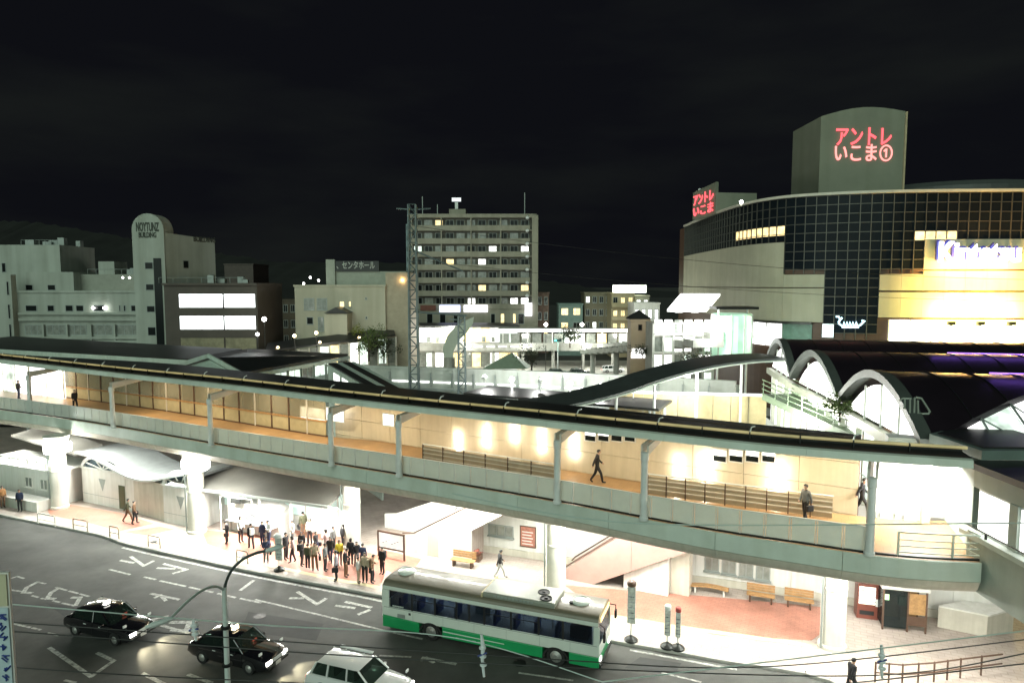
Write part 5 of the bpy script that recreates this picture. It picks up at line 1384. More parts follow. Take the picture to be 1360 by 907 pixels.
# apartment tower
YA = 175.0
XA = lambda px: (px - 680) / FPX * YA
ZA = lambda py: D(680, py, YA).z
ap = thing('apartment_tower', 'nine storey apartment tower with stacked balconies and scattered lit windows', 'apartment block', (XA(630), YA, 0))
M_apt = mat('apartment_wall', (.27, .26, .20), .7, var=.1, scale=.15, streak=.18, sfreq=.25)
MB().b2(XA(547), XA(712), YA, YA + 14, -.05, ZA(290)).build('core', mat('apartment_dark', (.10, .10, .08), .7, var=.15), ap)
MB().b2(XA(547), XA(712), YA - 1.6, YA + 14, ZA(290) + .01, ZA(285)).build('roof_slab', M_apt, ap)
ys = [290 + 17.2 * k for k in range(8)]
rn = random.Random(9)
LIT = {(0, 2): M_lity, (2, 7): M_litw, (2, 10): M_litw, (3, 6): M_litw, (2, 0): M_litg, (5, 6): M_lity, (5, 10): M_lity, (3, 3): M_lity, (6, 5): M_litw, (6, 9): M_litw, (6, 10): M_litw}
for f in range(7):
    zt, zb = ZA(ys[f]), ZA(ys[f + 1])
    h = zt - zb
    MB().b2(XA(547), XA(706), YA - 1.6, YA - .003, zb, zb + .25).build('balcony_slab', M_apt, ap)
    for b in range(4):
        x0 = XA(549) + (XA(704) - XA(549)) * b / 4; x1 = XA(549) + (XA(704) - XA(549)) * (b + 1) / 4
        MB().b2(x0 + .15, x1 - .15, YA - 1.6, YA - 1.45, zb + .255, zb + h * .42).build('balcony_parapet', M_apt, ap)
        MB().b2(x0 - .15, x0 + .148, YA - 1.62, YA - .003, zb + .255, zt - .01).build('party_wall', M_apt, ap)
    for b in range(11):
        x0 = XA(549) + (XA(704) - XA(549)) * b / 11
        m = LIT.get((f, b), M_shopglass if rn.random() < .3 else M_dglass)
        w = window(ap, (x0 + .35, YA - .003), (x0 + 2.35, YA - .003), zb + .9, zb + h * .86, M_grey, m, (0, -1), .08, 1)
        if rn.random() < .35: MB().b2(x0 + .4, x0 + 1.2, YA - 1.1, YA - .6, zb + .26, zb + .95).build('air_unit', M_steel, ap)
MB().b2(XA(547), XA(712), YA - 2, YA - .003, 0, ZA(ys[7] + .5)).build('podium', M_apt, ap)
MB().b2(XA(706), XA(714), YA - 2.2, YA + 13, 0, ZA(287)).build('end_wall', M_apt, ap)
MB().b2(XA(541), XA(546.8), YA - .5, YA + 5, 0, ZA(298)).build('stair_tower', mat('stair_blue', (.18, .26, .27), .6, var=.2), ap)
for k in range(9): MB().b2(XA(542), XA(546), YA - .65, YA - .503, ZA(306 + 14 * k), ZA(300 + 14 * k)).build('stair_opening', M_dglass, ap)
MB().b2(XA(596), XA(618), YA + 3, YA + 9, ZA(285), ZA(276)).build('roof_house', M_apt, ap)
MB().b2(XA(600), XA(612), YA + 2.8, YA + 2.95, ZA(266), ZA(261)).build('roof_sign', glow('roof_sign', (.8, .85, .9), .7), ap)
MB().b2(XA(604), XA(608), YA + 2.9, YA + 3.1, ZA(276), ZA(267)).build('sign_post', M_steel, ap)
for px, h in ((560, 5), (697, 6), (580, 3)): MB().tube([(XA(px), YA + 4, ZA(285)), (XA(px), YA + 4, ZA(285) + h)], .12, 5).build('aerial', M_grey, ap)
for k in range(8): MB().lathe([(0, 0), (.5, .3), (.5, .7), (0, 1)], (XA(700), YA - 1.9, ZA(293 + 17 * k)), 8).build('corner_lamp', M_steel, ap)
M_signw = glow('shop_sign_white', (.92, .9, 1.0), 2.2)
for a, b, m in ((585, 612, glow('shop_sign_blue', (.6, .65, 1.0), 1.6)), (617, 648, M_signw)):
    MB().b2(XA(a), XA(b), YA - 2.35, YA - 2.003, ZA(414), ZA(405)).build('shop_sign', m, ap)
MB().b2(XA(560), XA(580), YA - 2.3, YA - 2.003, ZA(412), ZA(405)).build('shop_sign', mat('dull_red', (.18, .06, .04), .6), ap)
MB().b2(XA(697), XA(706), YA - 3, YA - 2.203, ZA(419), ZA(402)).build('corner_sign', M_signw, ap)
for a, b, m in ((568, 576, M_dglass), (585, 593, M_dglass), (603, 612, M_dglass), (652, 658, M_dglass), (665, 670, M_lity), (681, 685, M_lity), (688, 696, M_dglass)):
    window(ap, (XA(a), YA - 2.003), (XA(b), YA - 2.003), ZA(430), ZA(416), M_grey, m, (0, -1), .1)
# smaller buildings to the right of the tower
block('brick_house', 'narrow dark reddish building right of the apartment tower', 713, 729, 390, 178, 9, mat('dark_red_wall', (.16, .10, .075), .7, var=.15), 3, 2, 4.0, .12, (M_lity,), 3, seed=3)
block('small_house', 'small dark teal house with pale upper wall by the signal', 742, 774, 405, 172, 8, mat('teal_wall', (.17, .25, .22), .7, var=.12), 2, 2, 3.6, .3, (M_lity,), 3, seed=8)
block('brown_flats', 'dark brown four storey flats left of the lit apartment block', 776, 812, 390, 176, 9, mat('brown_flat_wall', (.17, .15, .10), .7, var=.12), 3, 4, 3.3, .18, (M_litw, M_lity), 3, seed=14)
t, x0, x1, zt = block('lit_flats', 'pale block of flats with warm lit balconies and a glowing green rooftop', 812, 842, 391, 168, 9, mat('lit_flat_wall', (.50, .42, .26), .7, var=.1), 3, 3, 3.2, .9, (M_lity,), 3, seed=15, balcony=True)
for a, b in ((818, 836), (838, 858)):
    MB().b2((a - 680) / 900 * 168, (b - 680) / 900 * 168, 168, 174, zt + .36, zt + 2.3).build('rooftop_sign', glow('roof_green', (.85, 1, .75), 2.2, .4, .8), t)
block('white_flats', 'narrow bright annex right of the flats with the glowing rooftop', 843, 862, 394, 170, 8, mat('annex_wall', (.45, .42, .34), .7, var=.1), 3, 2, 3.6, .8, (M_litw,), 3, seed=16)
block('dark_flats', 'dim brown building between dark office and beige hall', 345, 394, 400, 150, 10, mat('dim_wall', (.09, .075, .05), .7, var=.2), 4, 5, 3.4, .05, (M_lity,), 3, seed=21)
block('far_flats', 'dim far building rising behind the dark office roof', 300, 338, 352, 190, 12, mat('far_wall', (.075, .06, .05), .7, var=.2), 4, 3, 3.6, .0, (M_lity,), 20, seed=22)
block('white_store', 'low glaring white shop building behind the little clock hut', 842, 876, 404, 150, 8, M_white, 1, 4, 5.0, 1.0, (M_litw,), 5, seed=33)
# hut with pointed roof
t, x0, x1, zt = block('clock_hut', 'small brown hut with pointed dark roof in front of the lit shops', 838, 863, 427, 96, 2.7, mat('hut_wall', (.36, .28, .20), .7, var=.1), 0, 1, 3)
xm = (x0 + x1) / 2
MB().add([(x0 - .3, 95.7, zt + .36), (x1 + .3, 95.7, zt + .36), (x1 + .3, 99, zt + .36), (x0 - .3, 99, zt + .36), (xm, 97.3, zt + 1.6)], [[0, 1, 2, 3], [0, 1, 4], [1, 2, 4], [2, 3, 4], [3, 0, 4]]).build('roof', M_darkroof, t)
window(t, (xm - .3, 96), (xm + .3, 96), zt - 1.3, zt - .4, M_brown, M_dglass, (0, -1), .08)
MB().b2(x0 + .1, x1 - .1, 95.9, 95.99, zt - 5.2, zt - 3.8).build('lit_window', M_litw, t)

# ------------------------------------------------------------------ station plaza behind the viaduct
YP = 148.0
XP = lambda px, Y=YP: (px - 680) / FPX * Y
ZP = lambda py, Y=YP: D(680, py, Y).z
plaza = struct(MB().extr([(-60, 92, .0), (40, 92, .0), (40, 160, .0), (-60, 160, .0)], (0, 0, .05)).build('plaza', mat('plaza_paving', (.40, .40, .36), .7, var=.2, scale=.3)))
ar = thing('shopping_arcade', 'two level arcade of glaring white shopfronts below the apartment tower', 'arcade', (XP(620), YP, 0))
MB().b2(XP(515), XP(690), YP + .3, YP + 10, .05, ZP(434)).build('wall', M_conc, ar)
MB().b2(XP(515), XP(690), YP - 1.5, YP + 10, ZP(434) + .01, ZP(432)).build('roof', M_darkroof, ar)
rn = random.Random(2)
for k in range(14):
    a = 517 + k * 12.2
    m = rn.choice((M_litw, M_litw, M_litg, M_litw, M_lity))
    w = MB().b2(XP(a), XP(a + 11.4), YP, YP + .29, ZP(454.5), ZP(436)).build('shop_window', m, ar)
    MB().b2(XP(a + 11.4), XP(a + 12.2), YP - .2, YP + .25, ZP(456), ZP(435)).build('shop_pier', M_steel, ar)
    if k in (4, 5, 10, 11, 2):
        MB().b2(XP(a + 1), XP(a + 6), YP - .12, YP - .003, ZP(454), ZP(447)).build('display', M_shopglass, w)
    if k > 1:
        MB().b2(XP(a), XP(a + 11.2), YP + .02, YP + .28, ZP(487), ZP(469)).build('lower_shop', rn.choice((M_litw, M_litg, M_shopglass, M_lity)), ar)
for px0, px1, yt, yb in ((480, 862, 455.5, 466),):
    MB().b2(XP(px0, 140), XP(px1, 140), 140, YP - .25, ZP(yb, 140), ZP(yt + 3, 140)).build('terrace_slab', M_conc, ar)
    MB().b2(XP(px0, 140), XP(px1, 140), 139.7, 139.95, ZP(yt + 3, 140), ZP(yt, 140)).build('terrace_parapet', M_conc, ar)
for k in range(10): MB().lathe([(.35, 0), (.35, 4.2)], (XP(495 + 40 * k, 141), 141.5, .05), 10).build('pier', M_conc, ar)
for k in range(4): MB().b2(XP(630 + k * 16, 140), XP(641 + k * 16, 140), 139.6, 139.69, ZP(461, 140), ZP(459, 140)).build('sign_strip', M_litw, ar)
lamp(ar, (XP(600), YP - 4, 8), 3500, (1, 1, .92), .6)
lamp(ar, (XP(760), YP - 4, 8), 3500, (1, 1, .92), .6)
for px_ in (540, 620, 700, 780, 840):  # lamps added to brighten the terrace and the space under it
    MB().box((XP(px_, 139), 139.2, 5.2), (1.6, .3, .12)).build('terrace_fill_lamp', M_lampw, ar)
    lamp(ar, (XP(px_, 135), 135, 6.6), 1500, (1, 1, .92), .6)
    lamp(ar, (XP(px_, 144), 143.5, 3), 500, (1, 1, .9), .5)
# glass canopy with white roof edge to the right of the arcade
gc = thing('glass_canopy', 'long glass canopy with bright white edge on slim posts right of the arcade', 'canopy', (XP(755, 143), 143, 0))
MB().b2(XP(662, 143), XP(838, 143), 142.5, 146, ZP(440, 143), ZP(436.5, 143)).build('roof', M_white, gc)
MB().b2(XP(662, 143), XP(838, 143), 142.2, 142.48, ZP(440.5, 143), ZP(437, 143)).build('light_edge', M_litw, gc)
for k in range(6): MB().tube([(XP(668 + 33 * k, 143), 143, 5.5), (XP(668 + 33 * k, 143), 143, ZP(440, 143))], .12, 6).build('post', M_white, gc)
for k in range(12):
    MB().b2(XP(664 + k * 14.4, 145), XP(676 + k * 14.4, 145), 145, 145.05, ZP(457, 145), ZP(443, 145)).build('pane', (M_shopglass, M_litg, M_litw, M_shopglass, M_lity)[k % 5] if k > 5 else M_shopglass, gc)
# low row of shops with a dark sloping roof left of the arcade
ls = thing('shop_row', 'low row of lit shops under a dark sloping roof before the beige hall', 'shops', (XP(450, 112), 112, 0))
pa_, pb_ = D(352, 468, 104), D(525, 446, 116)
MB().extr([pa_[:], pb_[:], (pb_ + Vector((-1, 4, .9)))[:], (pa_ + Vector((-1, 4, .9)))[:]], (0, 0, .25)).build('roof', M_darkroof, ls)
rn = random.Random(12)
for k in range(13):
    a = pa_.lerp(pb_, (k + .04) / 13); b = pa_.lerp(pb_, (k + .94) / 13)
    zt_ = min(a.z, b.z) - .25
    MB().extr([(a.x, a.y + .4, 4.6), (b.x, b.y + .4, 4.6), (b.x, b.y + .4, zt_), (a.x, a.y + .4, zt_)], (0, .1, 0)).build('shop_front', rn.choice((M_litw, M_lity, M_litg, M_shopglass, M_conc, M_shopglass)), ls)
    MB().extr([(b.x, b.y + .2, 0), (b.x + .25, b.y + .25, 0), (b.x + .25, b.y + .25, zt_ + .2), (b.x, b.y + .2, zt_ + .2)], (0, .4, 0)).build('post', M_soffit, ls)
    if k % 4 == 1: MB().lathe([(0, 0), (.2, .1), (.22, .25), (.1, .36), (0, .38)], (a.x, a.y + .6, a.z + .3), 10).build('roof_lamp', M_warmlamp, ls, smooth=True)
    MB().extr([(a.x, a.y + .5, 0), (b.x, b.y + .5, 0), (b.x, b.y + .5, 4.58), (a.x, a.y + .5, 4.58)], (0, .1, 0)).build('base_wall', M_conc, ls)
lamp(ls, (pa_.x + 12, pa_.y + 1.5, 7.5), 600, (1, .97, .85), .4)
# sail-shaped monument
t = thing('sail_monument', 'pale leaf-shaped monument leaning right in the plaza', 'monument', (XP(597, 120), 120, 0))
sail = [(590, 478), (588, 462), (594, 446), (604, 434), (620, 425), (629, 421), (628, 430), (620, 442), (610, 452), (602, 466), (601, 478)]
MB().extr([D(x, y, 120)[:] for x, y in sail], (0, .5, 0)).build('sail', mat('sail_grey', (.46, .50, .42), .5, var=.12, scale=.4), t)
MB().lathe([(1.2, 0), (1.0, 5.0)], (XP(596, 120), 120.3, .05), 12).build('base', M_conc, t)
# green triangular tent roof
t = thing('tent_roof', 'grey green pyramid tent roof over the plaza steps', 'canopy', (XP(665, 125), 125, 0))
MB().add([D(640, 490, 122)[:], D(700, 490, 122)[:], D(705, 486, 130)[:], D(645, 486, 130)[:], D(680, 468, 126)[:]], [[3, 2, 1, 0], [0, 1, 4], [1, 2, 4], [2, 3, 4], [3, 0, 4]]).build('roof', mat('tent_green', (.26, .33, .25), .6, var=.1), t)
MB().lathe([(.12, 0), (.12, 4)], (XP(668, 125), 125, .05), 8).build('post', M_steel, t)
# curved ramp at the right of the plaza
rp = thing('curved_ramp', 'curved pale ramp sweeping down right of the plaza', 'ramp', (15, 95, 0))
rpath = resample([(13.5, 134), (17, 120), (19, 105), (20.5, 92), (22, 82)], 3)
for i in range(len(rpath) - 1):
    z = 5.3 + .35 * i
    a, b = rpath[i], rpath[i + 1]; d = (b - a).normalized() * .02
    MB().sweep([a + d, b - d], [(0, z - .9), (4, z - .9), (4, z), (0, z)]).build('ramp_slab', M_conc, rp)
    MB().sweep([a + d, b - d], [(3.7, z + .003), (3.95, z + .003), (3.95, z + 1), (3.7, z + 1)]).build('parapet', M_conc, rp)
    if i % 4 == 1: MB().lathe([(.5, 0), (.5, z - .9)], (a.x + 1.5, a.y, .0), 12).build('pier', M_conc, rp)

# lattice masts along the railway
def lattice(px, ytop, Y, zb, w, label, arms=()):
    x = (px - 680) / FPX * Y; zt = D(px, ytop, Y).z
    t = thing('lattice_mast', label, 'mast', (x, Y, zb), 0, 'lattice masts on the viaduct')
    M_l = mat('mast_steel', (.13, .17, .17), .5, .4, var=.15)
    for sx in (-1, 1):
        for sy in (-1, 1): MB().tube([(x + sx * w, Y + sy * w, zb), (x + sx * w * .75, Y + sy * w * .75, zt)], .09, 5).build('leg', M_l, t)
    n = int((zt - zb) / (w * 1.9)); mb = MB()
    for k in range(n):
        z0 = zb + (zt - zb) * k / n; z1 = zb + (zt - zb) * (k + 1) / n; s0 = w * (1 - .25 * k / n); s1 = w * (1 - .25 * (k + 1) / n)
        sg = 1 if k % 2 else -1
        mb.tube([(x - sg * s0, Y - s0, z0), (x + sg * s1, Y - s1, z1)], .055, 4); mb.tube([(x - s1, Y - s1, z1), (x + s1, Y - s1, z1)], .055, 4)
        mb.tube([(x - s0, Y - sg * s0, z0), (x - s1, Y + sg * s1, z1)], .055, 4); mb.tube([(x + s0, Y - sg * s0, z0), (x + s1, Y + sg * s1, z1)], .055, 4)
    o = mb.build('lacing', M_l, t); o['kind'] = 'stuff'
    for dx, za, dz in arms: MB().tube([(x, Y, zt - za), (x + dx, Y, zt - za + dz)], .08, 5).build('arm', M_l, t)
    return t
lattice(549, 272, 70.6, -.05, .5, 'tall lattice mast with crossarms in front of the apartment tower', ((-1.6, .5, .1), (1.9, .5, .1), (5.2, 4.6, -2.2), (5.6, 11, -.4)))
lattice(613, 420, 69.2, -.05, .42, 'shorter lattice mast right of the tall one beside the leaf monument', ((-1.2, .4, .1),))
# cables between the masts and beyond
def wire(name, label, pts, r, sag, m, n=24, par=None):
    mb = MB(); P = []
    for (a, b) in zip(pts, pts[1:]):
        a, b = Vector(a), Vector(b)
        for k in range(n + 1):
            t = k / n; p = a.lerp(b, t); p.z -= sag * 4 * t * (1 - t)
            if not P or (p - P[-1]).length > 1e-4: P.append(p)
    mb.tube(P, r, 5)
    o = mb.build(name, m, par)
    if label: tag(o, label, 'cable', 'overhead cables')
    return o
wire('overhead_cable', 'thin dark cable strung from the tall lattice mast across the shopping centre', [D(549, 300, 70.6), D(1400, 372, 78)], .022, 1.2, M_darkmetal)
wire('overhead_cable', 'lower thin cable crossing from the lattice mast past the glass hall', [D(552, 345, 70.6), D(1400, 400, 78)], .02, 1.0, M_darkmetal)

# glowing street lamps far away
def globe(px, py, Y, label, col=(1, 1, .94), power=160, r=.32, m=None):
    p = D(px, py, Y)
    t = thing('street_lamp', label, 'street lamp', (p.x, p.y, 0))
    MB().tube([(p.x, p.y, -.05), (p.x, p.y, p.z - r * .9)], [.1, .06], 6).build('pole', M_darkmetal, t)
    MB().lathe([(.05, -r), (r * .8, -r * .6), (r, 0), (r * .8, r * .6), (.03, r)], p, 12).build('globe', m or M_lampw, t, smooth=True)
    lamp(t, (p.x, p.y - .6, p.z + .1), power, col, .3)
globe(351, 424, 105, 'bright globe street lamp beside the dark office', r=.36)
globe(342, 444, 100, 'dimmer globe street lamp low beside the dark office', r=.25)
globe(391, 446, 100, 'round warm lamp below the beige hall, left of the pair', (1, .9, .7), 160, .26, M_warmlamp)
globe(420, 442, 100, 'round warm lamp below the beige hall, right of the pair', (1, .9, .7), 160, .26, M_warmlamp)
globe(725, 431, 140, 'white lamp at the left of the signals by the small teal house', r=.4)
globe(773, 431, 140, 'white lamp just right of the small teal house', r=.4)
globe(535, 373, 119, 'amber security lamp on the wall between hall and apartment tower', (1, .6, .25), 140, .14, glow('amber_lamp', (1, .55, .2), 8))
p = D(741, 452, 135)
t = thing('traffic_signal', 'green glowing traffic signal in front of the small teal house', 'traffic light', (p.x, p.y, 0))
MB().tube([(p.x, p.y, 0), (p.x, p.y, p.z - .4)], .1, 6).build('pole', M_steel, t)
MB().box((p.x, p.y, p.z), (1.6, .3, .6)).build('housing', M_darkmetal, t)
for k in (-1, 0, 1): MB().lathe([(.2, 0), (.2, .05)], (p.x + k * .5, p.y - .2, p.z), 10).build('lens', glow('signal_green', (.1, 1, .75), 9) if k == -1 else M_black, t)
lamp(t, (p.x - .5, p.y - .8, p.z), 120, (.2, 1, .8), .2)

# trees and shrubs
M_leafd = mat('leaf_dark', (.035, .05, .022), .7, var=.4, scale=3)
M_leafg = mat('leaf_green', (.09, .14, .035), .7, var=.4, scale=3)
M_bark = mat('bark', (.07, .055, .04), .85, var=.3, scale=4)
def tree(px, ybase, Y, h, rx, label, m, leaves=900, bare=False, name='tree', seed=1, z0=None, cat='tree'):
    p = D(px, ybase, Y); z0 = p.z if z0 is None else z0; rn = random.Random(seed)
    t = thing(name, label, cat, (p.x, Y, z0))
    mb = MB(); top = []
    th = h * (.35 if not bare else .3)
    mb.tube([(p.x, Y, z0), (p.x + rn.uniform(-.1, .1), Y, z0 + th)], [h * .03 + .03, h * .02 + .02], 7)
    for k in range(9 if bare else 6):
        an = 2 * math.pi * k / (9 if bare else 6) + rn.uniform(-.3, .3); e = Vector((p.x + math.cos(an) * rx * rn.uniform(.5, .9), Y + math.sin(an) * rx * rn.uniform(.5, .9), z0 + h * rn.uniform(.65, .98)))
        s = Vector((p.x, Y, z0 + th * rn.uniform(.7, 1.0))); mid = s.lerp(e, .5) + Vector((0, 0, h * .06))
        mb.tube([s, mid, e], [h * .016 + .015, h * .011 + .01, .012], 5); top.append((s, mid, e))
        for j in range(5 if bare else 2):
            q = mid.lerp(e, rn.random()); e2 = q + Vector((rn.uniform(-1, 1), rn.uniform(-1, 1), rn.uniform(0, 1))) * rx * .4
            mb.tube([q, e2], [.03, .01], 4)
    mb.build('trunk', M_bark, t)
    mb = MB()
    clumps = [(Vector((p.x, Y, z0 + h * .66)) + Vector((rn.gauss(0, .45) * rx, rn.gauss(0, .45) * rx, rn.gauss(0, .17) * h)), rn.uniform(.22, .42) * rx) for _ in range(26)]
    for k in range(leaves):
        c, r = rn.choice(clumps)
        q = c + Vector((rn.gauss(0, .5), rn.gauss(0, .5), rn.gauss(0, .5))) * r
        if q.z < z0 + .1: q.z = z0 + .1 + rn.random() * .2
        s = rn.uniform(.05, .11) * (1 + rx * .35); v = Vector((rn.uniform(-1, 1), rn.uniform(-1, 1), rn.uniform(-1, 1))).normalized(); w = v.orthogonal().normalized()
        mb.add([q - v * s, q - w * s * .5, q + v * s, q + w * s * .5], [[0, 1, 2, 3]])
    mb.build('crown', m, t)
    return t
tree(706, 492, 118, 4.6, 2.6, 'thin half bare tree standing in the plaza beside parked cars', M_leafd, 500, True, seed=2)
tree(757, 462, 138, 4.4, 2.4, 'dark round clipped tree under the glass canopy', M_leafd, 1800, seed=3)
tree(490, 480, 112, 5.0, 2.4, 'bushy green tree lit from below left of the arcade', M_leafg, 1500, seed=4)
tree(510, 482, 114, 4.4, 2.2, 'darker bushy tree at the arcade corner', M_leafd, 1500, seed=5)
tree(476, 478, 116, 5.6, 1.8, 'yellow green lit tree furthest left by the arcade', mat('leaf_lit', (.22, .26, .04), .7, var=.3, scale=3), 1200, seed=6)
tree(545, 452, 146.5, 5, 1.3, 'small dark tree against the white arcade windows', M_leafd, 800, seed=7)
tree(853, 476, 92, 1.6, 1.2, 'low shrub in front of the clock hut', M_leafd, 700, name='shrub', cat='shrub', seed=8)
tree(880, 482, 90, 1.6, 1.3, 'low shrub between clock hut and glass hall', M_leafg, 700, name='shrub', cat='shrub', seed=9)
tree(925, 492, 78, 1.9, 1.7, 'dark shrub at the foot of the glass hall', M_leafd, 900, name='shrub', cat='shrub', seed=10)
tree(1115, 560, 41.5, 1.6, 1.0, 'small green shrub inside the glass front of the station hall', M_leafg, 600, name='shrub', cat='shrub', seed=12)

# ------------------------------------------------------------------ vehicles
M_tyre = mat('tyre', (.012, .012, .012), .8, var=.1)
M_rimm = mat('wheel_rim', (.45, .45, .43), .35, .7, var=.1)
def wheel(parent, x, y, r, w, side):
    n = 20; mb = MB(); vs = []; fs = []
    prof = [(r * .62, -w/2), (r * .93, -w/2), (r, -w*.3), (r, w*.3), (r * .93, w/2), (r * .62, w/2)]
    for k in range(n):
        t = 2 * math.pi * k / n
        for (rr, yy) in prof: vs.append((x + rr * math.cos(t), y + yy, r + rr * math.sin(t)))
    m = len(prof)
    for k in range(n):
        k2 = (k + 1) % n
        for j in range(m):
            j2 = (j + 1) % m; fs.append([k*m+j, k2*m+j, k2*m+j2, k*m+j2])
    wh = MB().add(vs, fs).build('wheel', M_tyre, parent, smooth=True)
    yo = y + side * w * .38
    mb = MB(); mb.add([(x + r * .6 * math.cos(2*math.pi*k/n), yo, r + r * .6 * math.sin(2*math.pi*k/n)) for k in range(n)] + [(x + r * .22 * math.cos(2*math.pi*k/n), yo + side * .05, r + r * .22 * math.sin(2*math.pi*k/n)) for k in range(n)] + [(x, yo + side * .05, r)],
           [[k, (k+1) % n, n + (k+1) % n, n + k] for k in range(n)] + [[n + k, n + (k+1) % n, 2*n] for k in range(n)])
    for k in range(5):
        t = 2 * math.pi * k / 5; c = (x + r * .4 * math.cos(t), yo + side * .02, r + r * .4 * math.sin(t)); mb.lathe([(0, 0), (r * .07, .0), (0, .012)], c, 6)
    mb.build('rim', M_rimm, wh)
    return wh
M_cglass = glass('car_glass', (.62, .74, .68), .5, .04, (.016, .026, .022))
def car(name, label, cat, loc, rz, paint, taxi=None, wagon=False, lights=True, group=None, sign_m=None):
    t = thing(name, label, cat, loc, rz, group)
    # all in local coordinates turned into world by T
    cs, s_ = math.cos(rz), math.sin(rz); L0 = Vector(loc)
    class LB(MB):
        def build(s, *a, **k):
            s.v = [Vector((p.x * cs - p.y * s_, p.x * s_ + p.y * cs, p.z)) + L0 for p in s.v]
            return MB.build(s, *a, **k)
    st = [(-2.33, .70, .42, .62), (-2.28, .78, .34, .82), (-2.05, .82, .26, .92), (-1.5, .845, .22, .95), (-.6, .85, .22, .95), (.5, .85, .22, .94), (1.1, .845, .22, .93), (1.7, .83, .22, .86), (2.1, .80, .24, .79), (2.28, .74, .32, .70), (2.34, .66, .40, .60)]
    vs = []; fs = []; m = 8
    for (x, w, zb, zt) in st:
        zm = (zb + zt) * .55
        vs += [(x, -w * .93, zb), (x, -w, zb + .12), (x, -w, zm), (x, -w * .95, zt - .05), (x, -w * .82, zt), (x, w * .82, zt), (x, w * .95, zt - .05), (x, w, zm)]
        vs += [(x, w, zb + .12), (x, w * .93, zb)]
    m = 10
    for i in range(len(st) - 1):
        for k in range(m): k2 = (k + 1) % m; fs.append([i*m+k, i*m+k2, (i+1)*m+k2, (i+1)*m+k])
    fs += [list(range(m))[::-1], [(len(st)-1)*m + k for k in range(m)]]
    LB().add(vs, fs).build('body', paint, t, smooth=True)
    xr0, xr1, xf1, xf0 = (-1.72, -1.28, .42, 1.05) if not wagon else (-2.02, -1.75, .40, 1.02)
    wb_, wt = .78, .66; zb_, zt_ = .93, 1.46
    A = [(xr0, -wb_, zb_), (xf0, -wb_, zb_), (xf0, wb_, zb_), (xr0, wb_, zb_)]; B_ = [(xr1, -wt, zt_ - .02), (xf1, -wt, zt_ - .02), (xf1, wt, zt_ - .02), (xr1, wt, zt_ - .02)]
    roof = [(xr1 + .1, -wt + .1, zt_ + .03), (xf1 - .1, -wt + .1, zt_ + .03), (xf1 - .1, wt - .1, zt_ + .03), (xr1 + .1, wt - .1, zt_ + .03)]
    LB().add(B_ + roof, [[4, 5, 6, 7], [0, 1, 5, 4], [1, 2, 6, 5], [2, 3, 7, 6], [3, 0, 4, 7], [0, 3, 2, 1]]).build('roof', paint, t, smooth=True)
    def lerp(p, q, u): return tuple(p[i] + (q[i] - p[i]) * u for i in range(3))
    def pil(a, b, r=.045): LB().tube([a, b], r, 6).build('pillar', paint, t)
    for i in range(4): pil(A[i], B_[i])
    for sy in (-1, 1):
        xb = -.15; pil((xb, sy * wb_, zb_), (xb - .02, sy * wt, zt_ - .02), .04)
        if wagon: pil((-1.15, sy * wb_, zb_), (-1.12, sy * wt, zt_ - .02), .05)
        def sidewin(xa, xb_, xc, xd):
            y0, y1 = sy * (wb_ - .01), sy * (wt - .005)
            LB().extr([(xa, y0, zb_ + .02), (xb_, y0, zb_ + .02), (xc, y1, zt_ - .04), (xd, y1, zt_ - .04)], (0, -sy * .012, 0)).build('side_window', M_cglass, t)
        sidewin(-.10, xf0 - .08, xf1 - .04, -.12)
        sidewin(xr0 + .1 if not wagon else -1.08, -.2, -.22, xr1 + .06 if not wagon else -1.06)
        if wagon: sidewin(xr0 + .1, -1.2, -1.17, xr1 + .05)
        LB().box((.72, sy * .95, .98), (.12, .2, .13)).build('mirror', paint, t, bevel=.02)
        LB().tube([(2.0, sy * .62, .82), (2.0, sy * .70, 1.02)], .02, 5).build('fender_stalk', M_darkmetal, t)
        LB().box((2.0, sy * .72, 1.05), (.06, .18, .11)).build('fender_mirror', M_steel, t)
        LB().box((-2.3, sy * .56, .66), (.06, .3, .16)).build('tail_light', glow('tail_red', (1, .05, .03), .5), t)
        LB().box((2.31, sy * .54, .60), (.07, .34, .15)).build('headlight', glow('headlight', (1, .96, .85), 10) if lights else M_steel, t)
        for xh in (-.62, .45): LB().box((xh, sy * .862, .80), (.18, .02, .035)).build('door_handle', M_steel, t)
        for xd in (-.16, .98): LB().box((xd, sy * .853, .62), (.012, .01, .56)).build('door_gap', M_black, t)
    LB().extr([lerp(A[1], A[2], .04), lerp(A[1], A[2], .96), lerp(B_[1], B_[2], .95), lerp(B_[1], B_[2], .05)], (.012, 0, .004)).build('windscreen', M_cglass, t)
    LB().extr([lerp(A[0], A[3], .04), lerp(A[0], A[3], .96), lerp(B_[0], B_[3], .95), lerp(B_[0], B_[3], .05)], (-.012, 0, .004)).build('rear_window', M_cglass, t)
    LB().box((2.33, 0, .60), (.05, .68, .14)).build('grille', M_steel, t)
    LB().box((2.34, 0, .40), (.12, 1.45, .13)).build('bumper', M_darkmetal if taxi else paint, t, bevel=.02)
    LB().box((-2.33, 0, .44), (.12, 1.45, .13)).build('bumper', M_darkmetal if taxi else paint, t, bevel=.02)
    LB().box((2.40, 0, .42), (.02, .34, .16)).build('number_plate', M_white, t)
    LB().box((-.3, 0, .75), (2.2, 1.4, .36)).build('interior', M_black, t)
    for sx, yy in ((.2, -.36), (.2, .36), (-.85, 0)):
        LB().box((sx, yy, 1.08), (.14, .5 if sx > 0 else 1.2, .55)).build('seat', M_brown, t, bevel=.03)
